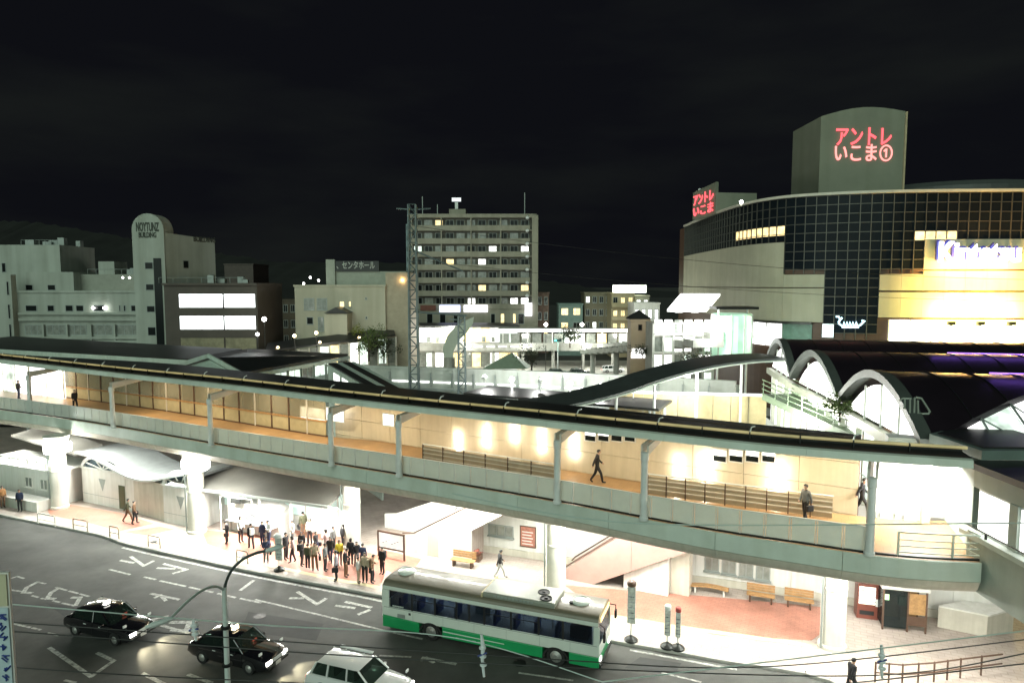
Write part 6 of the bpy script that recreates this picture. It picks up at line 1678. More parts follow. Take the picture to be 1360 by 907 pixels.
    for xx in (-1.38, 1.40):
        for sy in (-1, 1):
            # wheel arch lip and wheel
            n = 12; P = [(xx + .37 * math.cos(math.pi * k / n), sy * .852, .30 + .37 * math.sin(math.pi * k / n)) for k in range(n + 1)]
            LB().extr(P, (0, -sy * .02, 0)).build('wheel_arch', M_black, t)
    if taxi:
        LB().box((-.1, 0, zt_ + .06), (.16, .42, .05)).build('lamp_foot', M_darkmetal, t)
        LB().extr([(-.18, -.16, zt_ + .085), (0, -.16, zt_ + .085), (-.04, -.13, zt_ + .25), (-.14, -.13, zt_ + .25)], (0, .30, 0)).build('roof_lamp', sign_m, t)
        LB().box((.78, .3, 1.03), (.03, .26, .1)).build('vacancy_light', glow('vacant_red', (1, .12, .08), 2.2), t)
    if lights:
        for sy in (-1, 1):
            v = Vector((2.5 * cs - sy * .54 * s_, 2.5 * s_ + sy * .54 * cs, .6)) + L0
            q = lamp(t, v, 320, (1, .88, .6), .08, 'SPOT', spot=rad(80)); q.rotation_euler = (rad(72), 0, rad(-90))
    # wheels in place
    for xx in (-1.38, 1.40):
        for sy in (-1, 1):
            keep = XF[t.name]; XF[t.name] = (Vector((0, 0, 0)), 0.0)
            wheel(t, xx, sy * .78, .31, .2, sy)
            XF[t.name] = keep
    return t
M_blackp = mat('black_paint', (.006, .006, .008), .12, var=0, coat=1.0, spec=.7)
M_whitep = mat('white_paint', (.78, .79, .78), .2, var=.03, coat=.8)
M_signlamp = glow('taxi_lamp', (1, .96, .9), 3)
M_signlamp2 = glow('taxi_lamp_amber', (1, .78, .5), 4)
RZ = rad(-20.5)
car('taxi', 'black taxi sedan with white roof lamp, left of the two black cabs', 'taxi', (-20.9, 33.8, 0), RZ, M_blackp, True, sign_m=M_signlamp, group='taxis on the road')
car('taxi', 'black taxi sedan with amber roof lamp behind the street lamp pole', 'taxi', (-13.2, 31.25, 0), RZ, M_blackp, True, sign_m=M_signlamp2, group='taxis on the road')
t = car('taxi', 'white estate car with long roof cut by the bottom of the picture', 'car', (-6.75, 28.6, 0), RZ, M_whitep, False, True, group=None)
t.name = 'white_car'
# roof box of the white car: slim rear rack bar seen over its far edge
cs, s_ = math.cos(RZ), math.sin(RZ)
def loc(p, l): return (l[0] + p[0] * cs - p[1] * s_, l[1] + p[0] * s_ + p[1] * cs, p[2])
XF[t.name] = XF.pop('taxi.002', XF.get(t.name, (Vector((-6.75, 28.6, 0)), RZ)))
MB().box(loc((-.6, .75, 1.52), (-6.75, 28.6)), (1.7, .16, .07), RZ).build('roof_rail', M_whitep, t, bevel=.02)
lamp_o = None
# far parked cars in the plaza
for px, py, rz, lab, m in ((672, 486, 0, 'white car parked in the plaza left of the thin tree', M_whitep), (812, 489, .1, 'white van-like car parked at the right of the plaza', M_whitep)):
    p = D(px, py, 140); car('parked_car', lab, 'car', (p.x, 138, .05), rz, m, False, px > 700, False)
for px, lab in ((740, 'dark teal car parked in the plaza, left of the dark pair'), (768, 'dark grey car parked in the plaza, right of the dark pair')):
    p = D(px, 487, 134); car('parked_car', lab, 'car', (p.x, 133, .05), .05, mat('dark_teal_paint', (.03, .05, .05), .2, coat=.8), False, False, False)
# ---- the bus
def bus(label, loc3, rz):
    t = thing('bus', label, 'bus', (0, 0, 0), 0)
    L, W = 11.5, 2.35
    M_bw = mat('bus_white', (.62, .68, .62), .3, var=.05, scale=1, coat=.4)
    M_bg = mat('bus_green', (.012, .30, .10), .3, var=.06, coat=.4)
    M_bt = mat('bus_roof', (.155, .14, .10), .4, var=.1, scale=.6, coat=.3)
    def loft(x0, x1, z0, z1, name, m, r=.06, top=False):
        return MB().b2(x0, x1, 0, W, z0, z1).build(name, m, t, bevel=r)
    loft(0, L, .85, 1.40, 'body_side', M_bw, .04)
    # lower body with gaps at the wheels
    xs = [(.02, 2.15), (3.45, 8.75), (10.05, L - .02)]
    for a, b in xs: MB().b2(a, b, .0, W, .30, .848).build('skirt', M_bg, t, bevel=.03)
    MB().b2(2.15, 3.45, .35, W - .35, .32, .84).build('wheel_well', M_black, t); MB().b2(8.75, 10.05, .35, W - .35, .32, .84).build('wheel_well', M_black, t)
    for a, b, z in ((.05, 2.2, .95), (3.4, 8.8, .90)):
        MB().extr([(a, -.004, .852), (b, -.004, .852), (b, -.004, .86), (a, -.004, z)], (0, .003, 0)).build('green_flash', M_bg, t)
    MB().extr([(3.5, -.006, .62), (6.8, -.006, .60), (6.8, -.006, .635), (3.5, -.006, .68)], (0, .005, 0)).build('white_flash', M_bw, t)
    for k in range(5): MB().b2(4.2 + k * .3, 4.2 + k * .3 + .2, -.007, -.001, .44, .48).build('side_mark', M_bw, t)
    # roof: crowned section swept along the length
    sec = [(0.0, 2.30), (0.0, 2.52), (.10, 2.68), (.30, 2.76), (W/2, 2.82), (W - .30, 2.76), (W - .10, 2.68), (W, 2.52), (W, 2.30)]
    MB().extr([(0.06, y, z) for y, z in sec], (L - .12, 0, 0)).build('roof', M_bt, t, smooth=True)
    for yy in (-.004, W + .001): MB().b2(.06, L - .06, yy, yy + .003, 2.32, 2.51).build('cant_rail', M_bw, t)
    # pillars and panes on both sides
    edges = [.45, 1.75, 3.05, 4.25, 4.95, 5.75, 7.15, 8.55, 9.75, 11.2]
    for sy, y0 in ((-1, 0.0), (1, W - .05)):
        MB().b2(.0, .42, y0, y0 + .05, 1.402, 2.298).build('pillar', M_bw, t)
        MB().b2(11.22, L, y0, y0 + .05, 1.402, 2.298).build('pillar', M_bw, t)
        for k in range(len(edges) - 1):
            a, b = edges[k], edges[k + 1]
            w = MB().b2(a + .05, b - .05, y0 + .018, y0 + .03, 1.42, 2.28).build('window', M_busglass, t)
            if k: MB().b2(a - .045, a + .045, y0 + .002, y0 + .05, 1.403, 2.297).build('pillar', M_black, t)
            if k in (1, 2, 5, 6): MB().b2(a + .06, b - .06, y0 + .006, y0 + .017, 1.98, 2.01).build('vent_bar', M_black, w)
    # front and rear
    MB().extr([(L - .06, .12, 1.2), (L - .06, W - .12, 1.2), (L - .12, W - .18, 2.5), (L - .12, .18, 2.5)], (.05, 0, 0)).build('windscreen', M_busglass, t)
    MB().b2(L - .03, L + .01, .3, W - .3, 2.42, 2.62).build('destination_sign', glow('dest_sign', (1, .75, .35), .9), t)
    MB().b2(.0, .05, .3, W - .3, 1.5, 2.25).build('rear_window', M_dglass, t)
    MB().b2(-.02, .02, .1, W - .1, 1.405, 1.48).build('rear_panel', M_bw, t); MB().b2(.0, .05, .05, W - .05, 2.26, 2.5).build('rear_panel', M_bw, t)
    for yy in (.25, W - .25):
        MB().box((L + .0, yy, .68), (.06, .36, .2)).build('headlight', glow('bus_headlight', (1, .97, .9), 1.5), t)
        MB().box((-.01, yy, .95), (.05, .2, .4)).build('tail_light', glow('tail_red', (1, .05, .03), .5), t)
        sy = -1 if yy < 1 else 1
        MB().tube([(L - .1, yy + sy * .1, 2.45), (L + .25, yy + sy * .3, 2.35), (L + .25, yy + sy * .32, 2.1)], .025, 5).build('mirror_arm', M_black, t)
        MB().box((L + .25, yy + sy * .32, 1.9), (.1, .2, .4)).build('mirror', M_black, t, bevel=.02)
    MB().b2(L - .02, L + .06, .05, W - .05, .3, .5).build('bumper', M_darkmetal, t, bevel=.02)
    MB().b2(.9, 1.35, -.008, -.001, .92, 1.12).build('grille_panel', M_grey, t)
    MB().b2(1.55, 1.68, -.008, -.001, 1.15, 1.27).build('filler_cap', M_black, t)
    # interior: blue seats and a dim saloon light
    M_seat = mat('bus_seat', (.05, .12, .42), .7, var=.2, scale=4)
    for k in range(9):
        for yy in (.45, W - .45):
            if k in (4,) and yy < 1: continue
            MB().box((1.0 + k * 1.05, yy, 1.68), (.14, .72, .56)).build('seat', M_seat, t, bevel=.03)
    for k in range(6): MB().tube([(1.5 + k * 1.5, .85, 1.41), (1.5 + k * 1.5, .85, 2.3)], .02, 5).build('grab_pole', M_tact, t)
    MB().b2(4.9, 5.7, .9, 1.3, 1.402, 2.0).build('partition', M_bw, t)
    MB().b2(10.0, 10.9, .3, .9, 1.402, 2.0).build('driver_seat', M_brown, t, bevel=.05)
    MB().b2(1, 10, 1.1, 1.25, 2.27, 2.298).build('saloon_light', glow('saloon_light', (1, .95, .85), 5), t)
    for xx in (3.0, 5.4, 8.0): lamp(t, (xx, W / 2, 2.2), 9, (.85, .93, 1.0), .15)
    for xx in (1.8, 3.5, 5.2, 6.9, 8.6, 10.1): MB().b2(xx, xx + .012, -.005, -.001, .90, 1.38).build('panel_seam', M_grey, t)
    MB().b2(.1, L - .1, -.006, -.001, 1.37, 1.385).build('waist_trim', M_darkmetal, t)
    for k in range(6): MB().b2(.62 + k * .11, .62 + k * .11 + .08, -.006, .017, 1.47, 1.53).build('fleet_mark', M_bw, t)
    # roof gear
    MB().b2(5.6, 9.3, .12, W - .5, 2.72, 3.0).build('air_conditioner', mat('ac_white', (.25, .265, .22), .4, var=.08), t, bevel=.08)
    MB().b2(5.56, 5.62, .08, W - .1, 2.74, 2.99).build('ac_seam', M_tact, t)
    for k in range(11): MB().b2(6.2 + k * .19, 6.2 + k * .19 + .13, .108, .119, 2.84, 2.92).build('roof_mark', M_grey, t)
    for (x, y) in ((8.45, 1.15), (8.75, .55)): MB().lathe([(.30, 0), (.30, .03), (.26, .04), (.26, .01), (.08, .01), (.08, .05), (0, .06)], (x, y, 3.0), 18).build('fan', M_black, t)
    for (x, y) in ((.75, 1.3), (10.3, 1.25)): MB().lathe([(.48, 0), (.46, .08), (.34, .13), (.30, .10), (0, .12)], (x, y, 2.79), 20).build('roof_vent', M_bw, t, smooth=True)
    MB().lathe([(.09, 0), (.09, .08), (0, .1)], (9.9, .9, 2.79), 10).build('aerial', M_black, t)
    for xx in (2.8, 9.4):
        for sy, yy in ((-1, .15), (1, W - .15)):
            wheel(t, xx, yy, .48, .28, sy)
            n = 14
            P0 = [(xx + .66 * math.cos(math.pi * k / n), -.008 if sy < 0 else W + .002, .36 + .60 * math.sin(math.pi * k / n)) for k in range(n + 1)]
            P1 = [(xx + .57 * math.cos(math.pi * k / n), P0[0][1], .36 + .52 * math.sin(math.pi * k / n)) for k in range(n + 1)]
            mb = MB()
            for k in range(n): mb.extr([P0[k], P0[k+1], P1[k+1], P1[k]], (0, .006, 0))
            mb.build('arch_trim', M_black, t)
    t.location = loc3; t.rotation_euler = (0, 0, rz)
    XF[t.name] = (Vector(loc3), rz)
    return t
M_busglass = glass('bus_glass', (.55, .64, .76), .45, .05, (.008, .010, .016))
b1 = bus('white and green city bus standing at the kerb in front of the stairs', (-6.75, 33.95, 0), rad(-20.5))
b2_ = dup(b1, (-51.6, 53.3, 0), rad(-24), 'white and green bus whose nose just enters at the left edge')

# ------------------------------------------------------------------ street furniture
# bus stop flags
def stop(px, py, h, w, label, cap):
    p = G(px, py, .15); rz = rad(-15)
    t = thing('bus_stop_sign', label, 'bus stop sign', (p.x, p.y, .15), rz, 'bus stop signs along the kerb')
    MB().lathe([(.34, 0), (.34, .08), (.24, .16), (.10, .24), (.05, .3)], (p.x, p.y, .15), 14).build('base', M_darkmetal, t)
    MB().tube([(p.x, p.y, .4), (p.x, p.y, .15 + h)], .035, 8).build('pole', M_steel, t)
    MB().box((p.x, p.y, .15 + h * .6), (w, .1, h * .62), rz).build('timetable_panel', mat('timetable', (.60, .62, .58), .5, var=.3, scale=5), t, bevel=.03)
    MB().lathe([(w * .5, 0), (w * .55, .05), (w * .55, .18), (w * .4, .24)], (p.x, p.y, .15 + h * .92), 14).build('flag', cap, t)
    for k in range(5): MB().box((p.x - .02, p.y - .056, .15 + h * (.38 + .09 * k)), (w * .7, .006, .06), rz).build('print_line', M_print, t)
stop(838, 850, 3.1, .42, 'tall thick bus stop pillar with dark cap at the bus nose', M_brown)
stop(886, 859, 2.1, .30, 'shorter bus stop sign left of the slim pair', M_steel)
stop(900, 861, 2.05, .26, 'slim bus stop sign with red cap, right of the pair', mat('cap_red', (.35, .06, .05), .5))
stop(371, 757, 2.3, .5, 'grey bus stop sign standing among the waiting crowd', M_steel)
# hoop barriers
for i, (px, py, w, lab) in enumerate(((62, 697, 1.9, 'white hoop barrier furthest left along the kerb'), (107, 704, 1.5, 'brown hoop barrier before the pavilion door'), (152, 714, .9, 'small brown hoop barrier at the kerb bend'), (205, 727, 1.1, 'hoop barrier with a round plate, right of the pavilion'), (322, 747, .9, 'hoop barrier at the left end of the queue'))):
    p = G(px, py, .15); d = Vector((math.cos(rad(-22)), math.sin(rad(-22)))) * w / 2
    t = thing('hoop_barrier', lab, 'barrier', (p.x, p.y, .15), 0, 'hoop barriers along the kerb')
    m = M_white if i == 0 else M_rail
    MB().tube([(p.x - d.x, p.y - d.y, .155), (p.x - d.x, p.y - d.y, .85), (p.x - d.x * .9, p.y - d.y * .9, .95), (p.x + d.x * .9, p.y + d.y * .9, .95), (p.x + d.x, p.y + d.y, .85), (p.x + d.x, p.y + d.y, .155)], .045, 8).build('hoop', m, t)
    MB().tube([(p.x - d.x, p.y - d.y, .5), (p.x + d.x, p.y + d.y, .5)], .03, 6).build('cross_bar', m, t)
    if i >= 3: MB().lathe([(.2, 0), (.2, .04), (0, .05)], (p.x, p.y - .03, .55), 12).build('plate', M_darkmetal, t)
# guard rail in the lower right corner
gp = [G(x, y, .15) for x, y in ((1162, 905), (1198, 908), (1240, 905), (1275, 900), (1330, 893))]
t = thing('guard_rail', 'reddish brown guard rail at the lower right pavement corner', 'railing', (gp[0].x, gp[0].y, .15))
for h in (.45, .9): MB().tube([(q.x, q.y, .15 + h) for q in gp], .035, 6).build('rail', M_brown, t)
for a, b in zip(gp, gp[1:]):
    for k in range(2):
        q = a.lerp(b, k / 2); MB().tube([(q.x, q.y, .155), (q.x, q.y, 1.1)], .04, 6).build('post', M_brown, t)
# twin-armed street lamp in the foreground
lp = D(300, 840, 20.0)
t = thing('street_light', 'tall pale street light with two curved arms standing before the taxis', 'street light', (lp.x, 20, 0))
M_pole = mat('lamp_pole', (.70, .78, .74), .4, .05, var=.1)
MB().tube([(lp.x, 20, -.02), (lp.x, 20, 4), (lp.x, 20, 8.8)], [.11, .09, .07], 10).build('pole', M_pole, t, smooth=True)
MB().lathe([(.26, 0), (.26, .3), (.15, .4)], (lp.x, 20, 0), 12).build('base', M_pole, t)
for z in (6.3, 7.5): MB().lathe([(.15, 0), (.15, .08)], (lp.x, 20, z), 10).build('band', M_darkmetal, t)
r0 = Vector((lp.x, 20, 8.7))
e1 = D(354, 731, 20.4); e2 = D(226, 822, 18.2)
ARC = lambda p, c, q: [p * (1 - t_) ** 2 + c * 2 * t_ * (1 - t_) + q * t_ * t_ for t_ in [k / 14 for k in range(15)]]
MB().tube(ARC(r0, r0.lerp(e1, .25) + Vector((-.15, 0, .75)), e1), .045, 8).build('arm', mat('arm_dark', (.07, .09, .085), .4, .4), t, smooth=True)
MB().tube(ARC(r0, r0.lerp(e2, .35) + Vector((.1, 0, .75)), e2), .04, 8).build('arm', mat('arm_green', (.40, .48, .44), .4, .1), t, smooth=True)
for e, dv in ((e1, Vector((.35, .15, .05))), (e2, Vector((-.4, -.25, -.05)))):
    MB().tube([e - dv * .2, e + dv * .3, e + dv * .9, e + dv * 1.3], [.03, .08, .085, .04], 8).build('lamp_head', M_pole, t, smooth=True)
# tall vertical sign at the lower left
sx = D(0, 760, 12.0)
t = thing('vertical_sign', 'tall cream and blue lettered vertical sign at the lower left corner', 'sign', (-9.6, 12, 0))
zt = D(8, 760, 12.0).z
xl, xr = D(-60, 760, 12).x, D(11, 760, 12).x
MB().b2(xl, xr, 12, 12.05, 6.5, zt).build('board', M_white, t)
MB().b2(xl + .03, xr - .03, 11.97, 11.998, zt - .62, zt - .03).build('top_panel', mat('cream_panel', (.58, .55, .38), .5, var=.1), t)
MB().b2(xl + .03, xr - .03, 11.97, 11.998, 6.6, zt - .66).build('face_panel', mat('pale_blue_panel', (.50, .62, .66), .5, var=.12, scale=3), t)
M_bl = mat('sign_blue_ink', (.02, .05, .25), .5)
rn = random.Random(6)
for col in range(2):
    for k in range(9):
        xc = xr - .13 - col * .26; zc = zt - .8 - k * .2
        for j in range(4):
            an = rn.choice((0, math.pi / 2, .8, -.7)); r = rn.uniform(.03, .075)
            c = (xc + rn.uniform(-.05, .05), 11.955, zc + rn.uniform(-.05, .05))
            MB().tube([(c[0] - math.cos(an) * r, c[1], c[2] - math.sin(an) * r), (c[0] + math.cos(an) * r, c[1], c[2] + math.sin(an) * r)], .014, 4).build('letter_stroke', M_bl, t)
MB().lathe([(.12, 0), (.12, 6.5)], ((xl + xr) / 2, 12.2, 0), 10).build('post', M_steel, t)

# foreground overhead cables on two poles outside the picture
M_cab = mat('cable_black', (.02, .022, .02), .5, var=.1)
M_cabl = mat('cable_pale', (.50, .60, .55), .4, .1, var=.1)
for i, (x, y) in enumerate(((-19.5, 15.2), (19.2, 14.2))):
    t = thing('utility_pole', 'concrete utility pole holding the ' + ('left' if i == 0 else 'right') + ' ends of the cables', 'utility pole', (x, y, 0), 0)
    MB().tube([(x, y, -.02), (x, y, 13.5)], [.2, .13], 10).build('shaft', M_conc, t)
    MB().box((x, y, 12.8), (.12, 1.6, .12)).build('crossarm', M_steel, t)
L_ = lambda z, dy=0: Vector((-19.5, 15.2 + dy, z)); R_ = lambda z, dy=0: Vector((19.2, 14.2 + dy, z))
cabs = [(D(-10, 824, 15.2), D(700, 873, 15.5), D(1010, 885, 15.5), D(1370, 848, 15.0), M_cab, .013, 'dark cable, uppermost of the three sweeping across the foreground road'),
        (D(-10, 836, 15.0), D(560, 876, 15.3), D(1130, 897, 15.3), D(1370, 866, 14.8), M_cab, .014, 'dark cable, middle of the three sweeping across the foreground road'),
        (D(-10, 884, 14.8), D(300, 902, 14.8), D(900, 922, 15.0), D(1370, 880, 14.6), M_cab, .014, 'dark cable, lowest of the three foreground cables'),
        (D(-10, 800, 15.6), D(340, 829, 15.8), D(600, 846, 16), D(800, 905, 15), M_cabl, .014, 'pale thin cable crossing before the bus wheels'),
        (D(600, 655, 16), D(760, 686, 16), D(930, 697, 15.8), D(1370, 694, 15), M_cabl, .016, 'pale cable crossing in front of the walkway parapet at right')]
for p0, p1, p2, p3, m, r, lab in cabs:
    P = []; c = [p0, p1, p2, p3]
    ends0 = p0 + (p0 - p1).normalized() * 6 if p0.x < -5 else p0 + (p0 - p1).normalized() * .0
    for i in range(3):
        q0 = c[max(i-1, 0)]; q1 = c[i]; q2 = c[i+1]; q3 = c[min(i+2, 3)]
        for k in range(14):
            t_ = k / 14; P.append(.5 * ((2*q1) + (q2-q0)*t_ + (2*q0-5*q1+4*q2-q3)*t_*t_ + (3*q1-q0-3*q2+q3)*t_**3))
    P.append(p3); P.append(R_(11.5)); 
    if p0.x < -5: P = [L_(12.0)] + P
    o = MB().tube(P, r, 6).build('foreground_cable', m); tag(o, lab, 'cable', 'foreground cables')
# white insulator tags hanging on the cables
for px, y0, y1, Y, lab in ((641, 842, 898, 15.4, 'white insulator tag hanging on the cables in front of the bus'), (1172, 856, 900, 15.2, 'white and blue insulator tag on the cables at lower right'), (258, 822, 850, 15.1, 'pale insulator tag on the cables beside the left street light arm')):
    a, b = D(px, y0, Y), D(px, y1, Y)
    t = thing('cable_insulator', lab, 'insulator', (a.x, a.y, b.z), 0, 'insulator tags on the foreground cables')
    h = a.z - b.z
    M_ins = mat('insulator_white', (.84, .90, .90), .3, var=.15)
    MB().tube([(a.x - .03, Y, a.z), (a.x + .01, Y, a.z - h * .3), (a.x - .01, Y, a.z - h * .6), (a.x + .03, Y, b.z)], [.03, .055, .04, .03], 8).build('body', M_ins, t, smooth=True)
    for k in range(3): MB().lathe([(.03, 0), (.085, .02), (.085, .05), (.03, .07)], (a.x - .005 + .01 * k, Y, a.z - h * (.35 + .2 * k)), 10).build('shed', M_ins, t)
    MB().tube([(a.x - .12, Y - .03, a.z - h * .5), (a.x + .1, Y - .03, a.z - h * .42)], .022, 6).build('clamp', M_bl, t)

# ------------------------------------------------------------------ people
def body_mesh(name, J, hgt=1.68):
    # J: joints overriding the standing pose; one continuous skin around a skeleton
    P = {'pelvis': (0, 0, .93), 'spine': (0, .01, 1.12), 'chest': (0, .0, 1.30), 'neck': (0, -.01, 1.44), 'chin': (0, -.02, 1.51), 'head': (0, -.03, 1.585), 'crown': (0, -.02, 1.645), 'nose': (0, -.115, 1.565),
         'lsh': (-.17, 0, 1.39), 'lel': (-.215, .02, 1.12), 'lwr': (-.21, -.06, .90), 'lha': (-.205, -.08, .81), 'lth': (-.185, -.13, .85),
         'rsh': (.17, 0, 1.39), 'rel': (.215, .02, 1.12), 'rwr': (.21, -.06, .90), 'rha': (.205, -.08, .81), 'rth': (.185, -.13, .85),
         'lhi': (-.09, 0, .88), 'lkn': (-.095, -.02, .49), 'lan': (-.095, .02, .085), 'lto': (-.105, -.15, .035),
         'rhi': (.09, 0, .88), 'rkn': (.095, -.02, .49), 'ran': (.095, .02, .085), 'rto': (.105, -.15, .035)}
    P.update(J)
    Rr = {'pelvis': (.165, .13), 'spine': (.155, .125), 'chest': (.175, .13), 'neck': (.055, .055), 'chin': (.06, .07), 'head': (.078, .092), 'crown': (.06, .07), 'nose': (.014, .014),
          'sh': (.082, .08), 'el': (.06, .06), 'wr': (.042, .042), 'ha': (.042, .026), 'th': (.013, .013), 'hi': (.098, .10), 'kn': (.072, .074), 'an': (.055, .058), 'to': (.042, .03)}
    E = [('pelvis', 'spine'), ('spine', 'chest'), ('chest', 'neck'), ('neck', 'chin'), ('chin', 'head'), ('head', 'crown'), ('head', 'nose')]
    for s in 'lr': E += [('chest', s + 'sh'), (s + 'sh', s + 'el'), (s + 'el', s + 'wr'), (s + 'wr', s + 'ha'), (s + 'wr', s + 'th'), ('pelvis', s + 'hi'), (s + 'hi', s + 'kn'), (s + 'kn', s + 'an'), (s + 'an', s + 'to')]
    keys = list(P); me = bpy.data.meshes.new(name + '_sk')
    me.from_pydata([P[k] for k in keys], [(keys.index(a), keys.index(b)) for a, b in E], [])
    ob = bpy.data.objects.new(name + '_sk', me); C.objects.link(ob)
    md = ob.modifiers.new('Skin', 'SKIN'); md.use_smooth_shade = True
    if not me.skin_vertices:
        bm = bmesh.new(); bm.from_mesh(me); bm.verts.layers.skin.verify(); bm.to_mesh(me); bm.free()
    for i, k in enumerate(keys):
        r = Rr.get(k) or Rr[k[1:]]
        me.skin_vertices[0].data[i].radius = r
        me.skin_vertices[0].data[i].use_root = (k == 'pelvis')
    sb = ob.modifiers.new('Sub', 'SUBSURF'); sb.levels = 1; sb.render_levels = 1
    dg = bpy.context.evaluated_depsgraph_get()
    out = bpy.data.meshes.new_from_object(ob.evaluated_get(dg)); out.name = name
    bpy.data.objects.remove(ob, do_unlink=True)
    # material slots: 0 skin, 1 top, 2 trousers, 3 shoes
    out.materials.clear()
    for _ in range(4): out.materials.append(None)
    V = {k: Vector(P[k]) for k in keys}
    def seg(p, a, b):
        ab = b - a; t = max(0, min(1, (p - a).dot(ab) / max(ab.length_squared, 1e-9))); return (p - a - ab * t).length
    bones = []
    for a, b in E:
        rr = (Rr.get(b) or Rr[b[1:]])[0]
        if b in ('chin', 'head', 'crown', 'nose'): m = 0
        elif b[1:] in ('ha', 'th'): m = 0
        elif b[1:] in ('hi', 'kn', 'an'): m = 2
        elif b[1:] == 'to': m = 3
        else: m = 1
        bones.append((V[a], V[b], rr, m))
    for p in out.polygons:
        c = p.center; best = min(bones, key=lambda q: seg(c, q[0], q[1]) - q[2] * .8)
        p.material_index = best[3]; p.use_smooth = True
        if best[3] == 1 and c.z < V['pelvis'].z + .02 and abs(c.x) < .2: p.material_index = 2
    return out, V
def hair_mesh(V, long=False):
    mb = MB(); c = V['head'] + Vector((0, .012, .02)); n = 10; rows = 5; vs = []; fs = []
    for i in range(rows + 1):
        ph = math.pi * .62 * i / rows
        for k in range(n):
            t = 2 * math.pi * k / n; fr = math.sin(t) < -.3
            phi = ph * (.62 if fr else 1.0 + (.25 if long else 0))
            vs.append((c.x + .094 * math.sin(phi) * math.cos(t), c.y + .108 * math.sin(phi) * math.sin(t), c.z + .098 * math.cos(phi) - (.10 if long and i == rows and not fr else 0)))
    for i in range(rows):
        for k in range(n): k2 = (k + 1) % n; fs.append([i*n+k, i*n+k2, (i+1)*n+k2, (i+1)*n+k])
    fs.append(list(range(n)))
    mb.add(vs, fs)
    return mb
def eyes(V):
    mb = MB()
    for sx in (-1, 1): mb.lathe([(0, -.008), (.01, 0), (0, .008)], (V['head'].x + sx * .032, V['head'].y - .083, V['head'].z + .0), 6)
    return mb
POSES = {}
def pose(name, J):
    me, V = body_mesh('person_' + name, J); hs = hair_mesh(V); hl = hair_mesh(V, True); ey = eyes(V)
    def mk_(mb, nm):
        m = bpy.data.meshes.new(nm); m.from_pydata([tuple(v) for v in mb.v], [], mb.f)
        for p in m.polygons: p.use_smooth = True
        m.materials.append(None); return m
    POSES[name] = (me, mk_(hs, 'hair'), mk_(hl, 'hair'), mk_(ey, 'eyes'), V)
pose('stand', {})
pose('hand_up', {'rel': (.21, -.10, 1.14), 'rwr': (.12, -.27, 1.24), 'rha': (.09, -.31, 1.30), 'rth': (.06, -.28, 1.31), 'head': (0, -.045, 1.58), 'nose': (0, -.13, 1.55)})
pose('shift', {'pelvis': (.03, 0, .93), 'lkn': (-.10, -.06, .49), 'lan': (-.14, .0, .085), 'lto': (-.17, -.16, .035), 'head': (.01, -.03, 1.585), 'nose': (.04, -.11, 1.565), 'lel': (-.22, -.03, 1.13), 'lwr': (-.10, -.17, 1.04), 'lha': (-.03, -.19, 1.02), 'lth': (-.05, -.20, 1.06), 'rel': (.22, -.03, 1.13), 'rwr': (.10, -.17, 1.02), 'rha': (.03, -.20, 1.00), 'rth': (.05, -.20, 1.05)})
pose('walk', {'lkn': (-.095, -.20, .53), 'lan': (-.095, -.27, .12), 'lto': (-.10, -.44, .11), 'rkn': (.095, .10, .49), 'ran': (.095, .33, .14), 'rto': (.10, .21, .035), 'rel': (.22, -.06, 1.12), 'rwr': (.20, -.24, .97), 'rha': (.19, -.31, .92), 'rth': (.17, -.33, .96), 'lel': (-.22, .14, 1.13), 'lwr': (-.22, .22, .92), 'lha': (-.215, .24, .83), 'lth': (-.19, .20, .85), 'chest': (0, -.03, 1.30), 'neck': (0, -.05, 1.44), 'chin': (0, -.07, 1.51), 'head': (0, -.08, 1.585), 'crown': (0, -.07, 1.645), 'nose': (0, -.165, 1.565)})
pose('stroll', {'rkn': (.095, -.12, .50), 'ran': (.095, -.13, .10), 'rto': (.10, -.30, .06), 'lkn': (-.095, .03, .49), 'lan': (-.095, .17, .10), 'lto': (-.10, .03, .035), 'lel': (-.22, -.02, 1.12), 'lwr': (-.20, -.16, .93), 'lha': (-.19, -.20, .86), 'lth': (-.17, -.23, .89), 'rel': (.22, .08, 1.12), 'rwr': (.22, .12, .90), 'rha': (.215, .12, .81), 'rth': (.19, .08, .84)})
pose('lean', {'pelvis': (-.03, .0, .93), 'chest': (.02, -.04, 1.29), 'neck': (.03, -.07, 1.43), 'chin': (.03, -.10, 1.49), 'head': (.03, -.12, 1.56), 'crown': (.03, -.10, 1.625), 'nose': (.01, -.20, 1.53), 'rel': (.22, -.06, 1.12), 'rwr': (.10, -.24, 1.10), 'rha': (.05, -.28, 1.13), 'rth': (.02, -.26, 1.15), 'rkn': (.11, -.08, .50), 'ran': (.15, -.03, .085), 'rto': (.19, -.18, .035)})
pose('sit', {'pelvis': (0, 0, .55), 'spine': (0, -.02, .74), 'chest': (0, -.06, .92), 'neck': (0, -.09, 1.06), 'chin': (0, -.12, 1.12), 'head': (0, -.14, 1.19), 'crown': (0, -.13, 1.25), 'nose': (0, -.22, 1.165), 'lsh': (-.17, -.06, 1.0), 'rsh': (.17, -.06, 1.0), 'lel': (-.22, -.12, .75), 'rel': (.22, -.12, .75), 'lwr': (-.12, -.32, .68), 'rwr': (.12, -.32, .68), 'lha': (-.06, -.38, .68), 'rha': (.06, -.38, .68), 'lth': (-.04, -.36, .73), 'rth': (.04, -.36, .73),
              'lhi': (-.09, -.02, .52), 'rhi': (.09, -.02, .52), 'lkn': (-.11, -.45, .52), 'rkn': (.11, -.45, .52), 'lan': (-.11, -.47, .085), 'ran': (.11, -.47, .085), 'lto': (-.115, -.64, .035), 'rto': (.115, -.64, .035)})
CM = {}
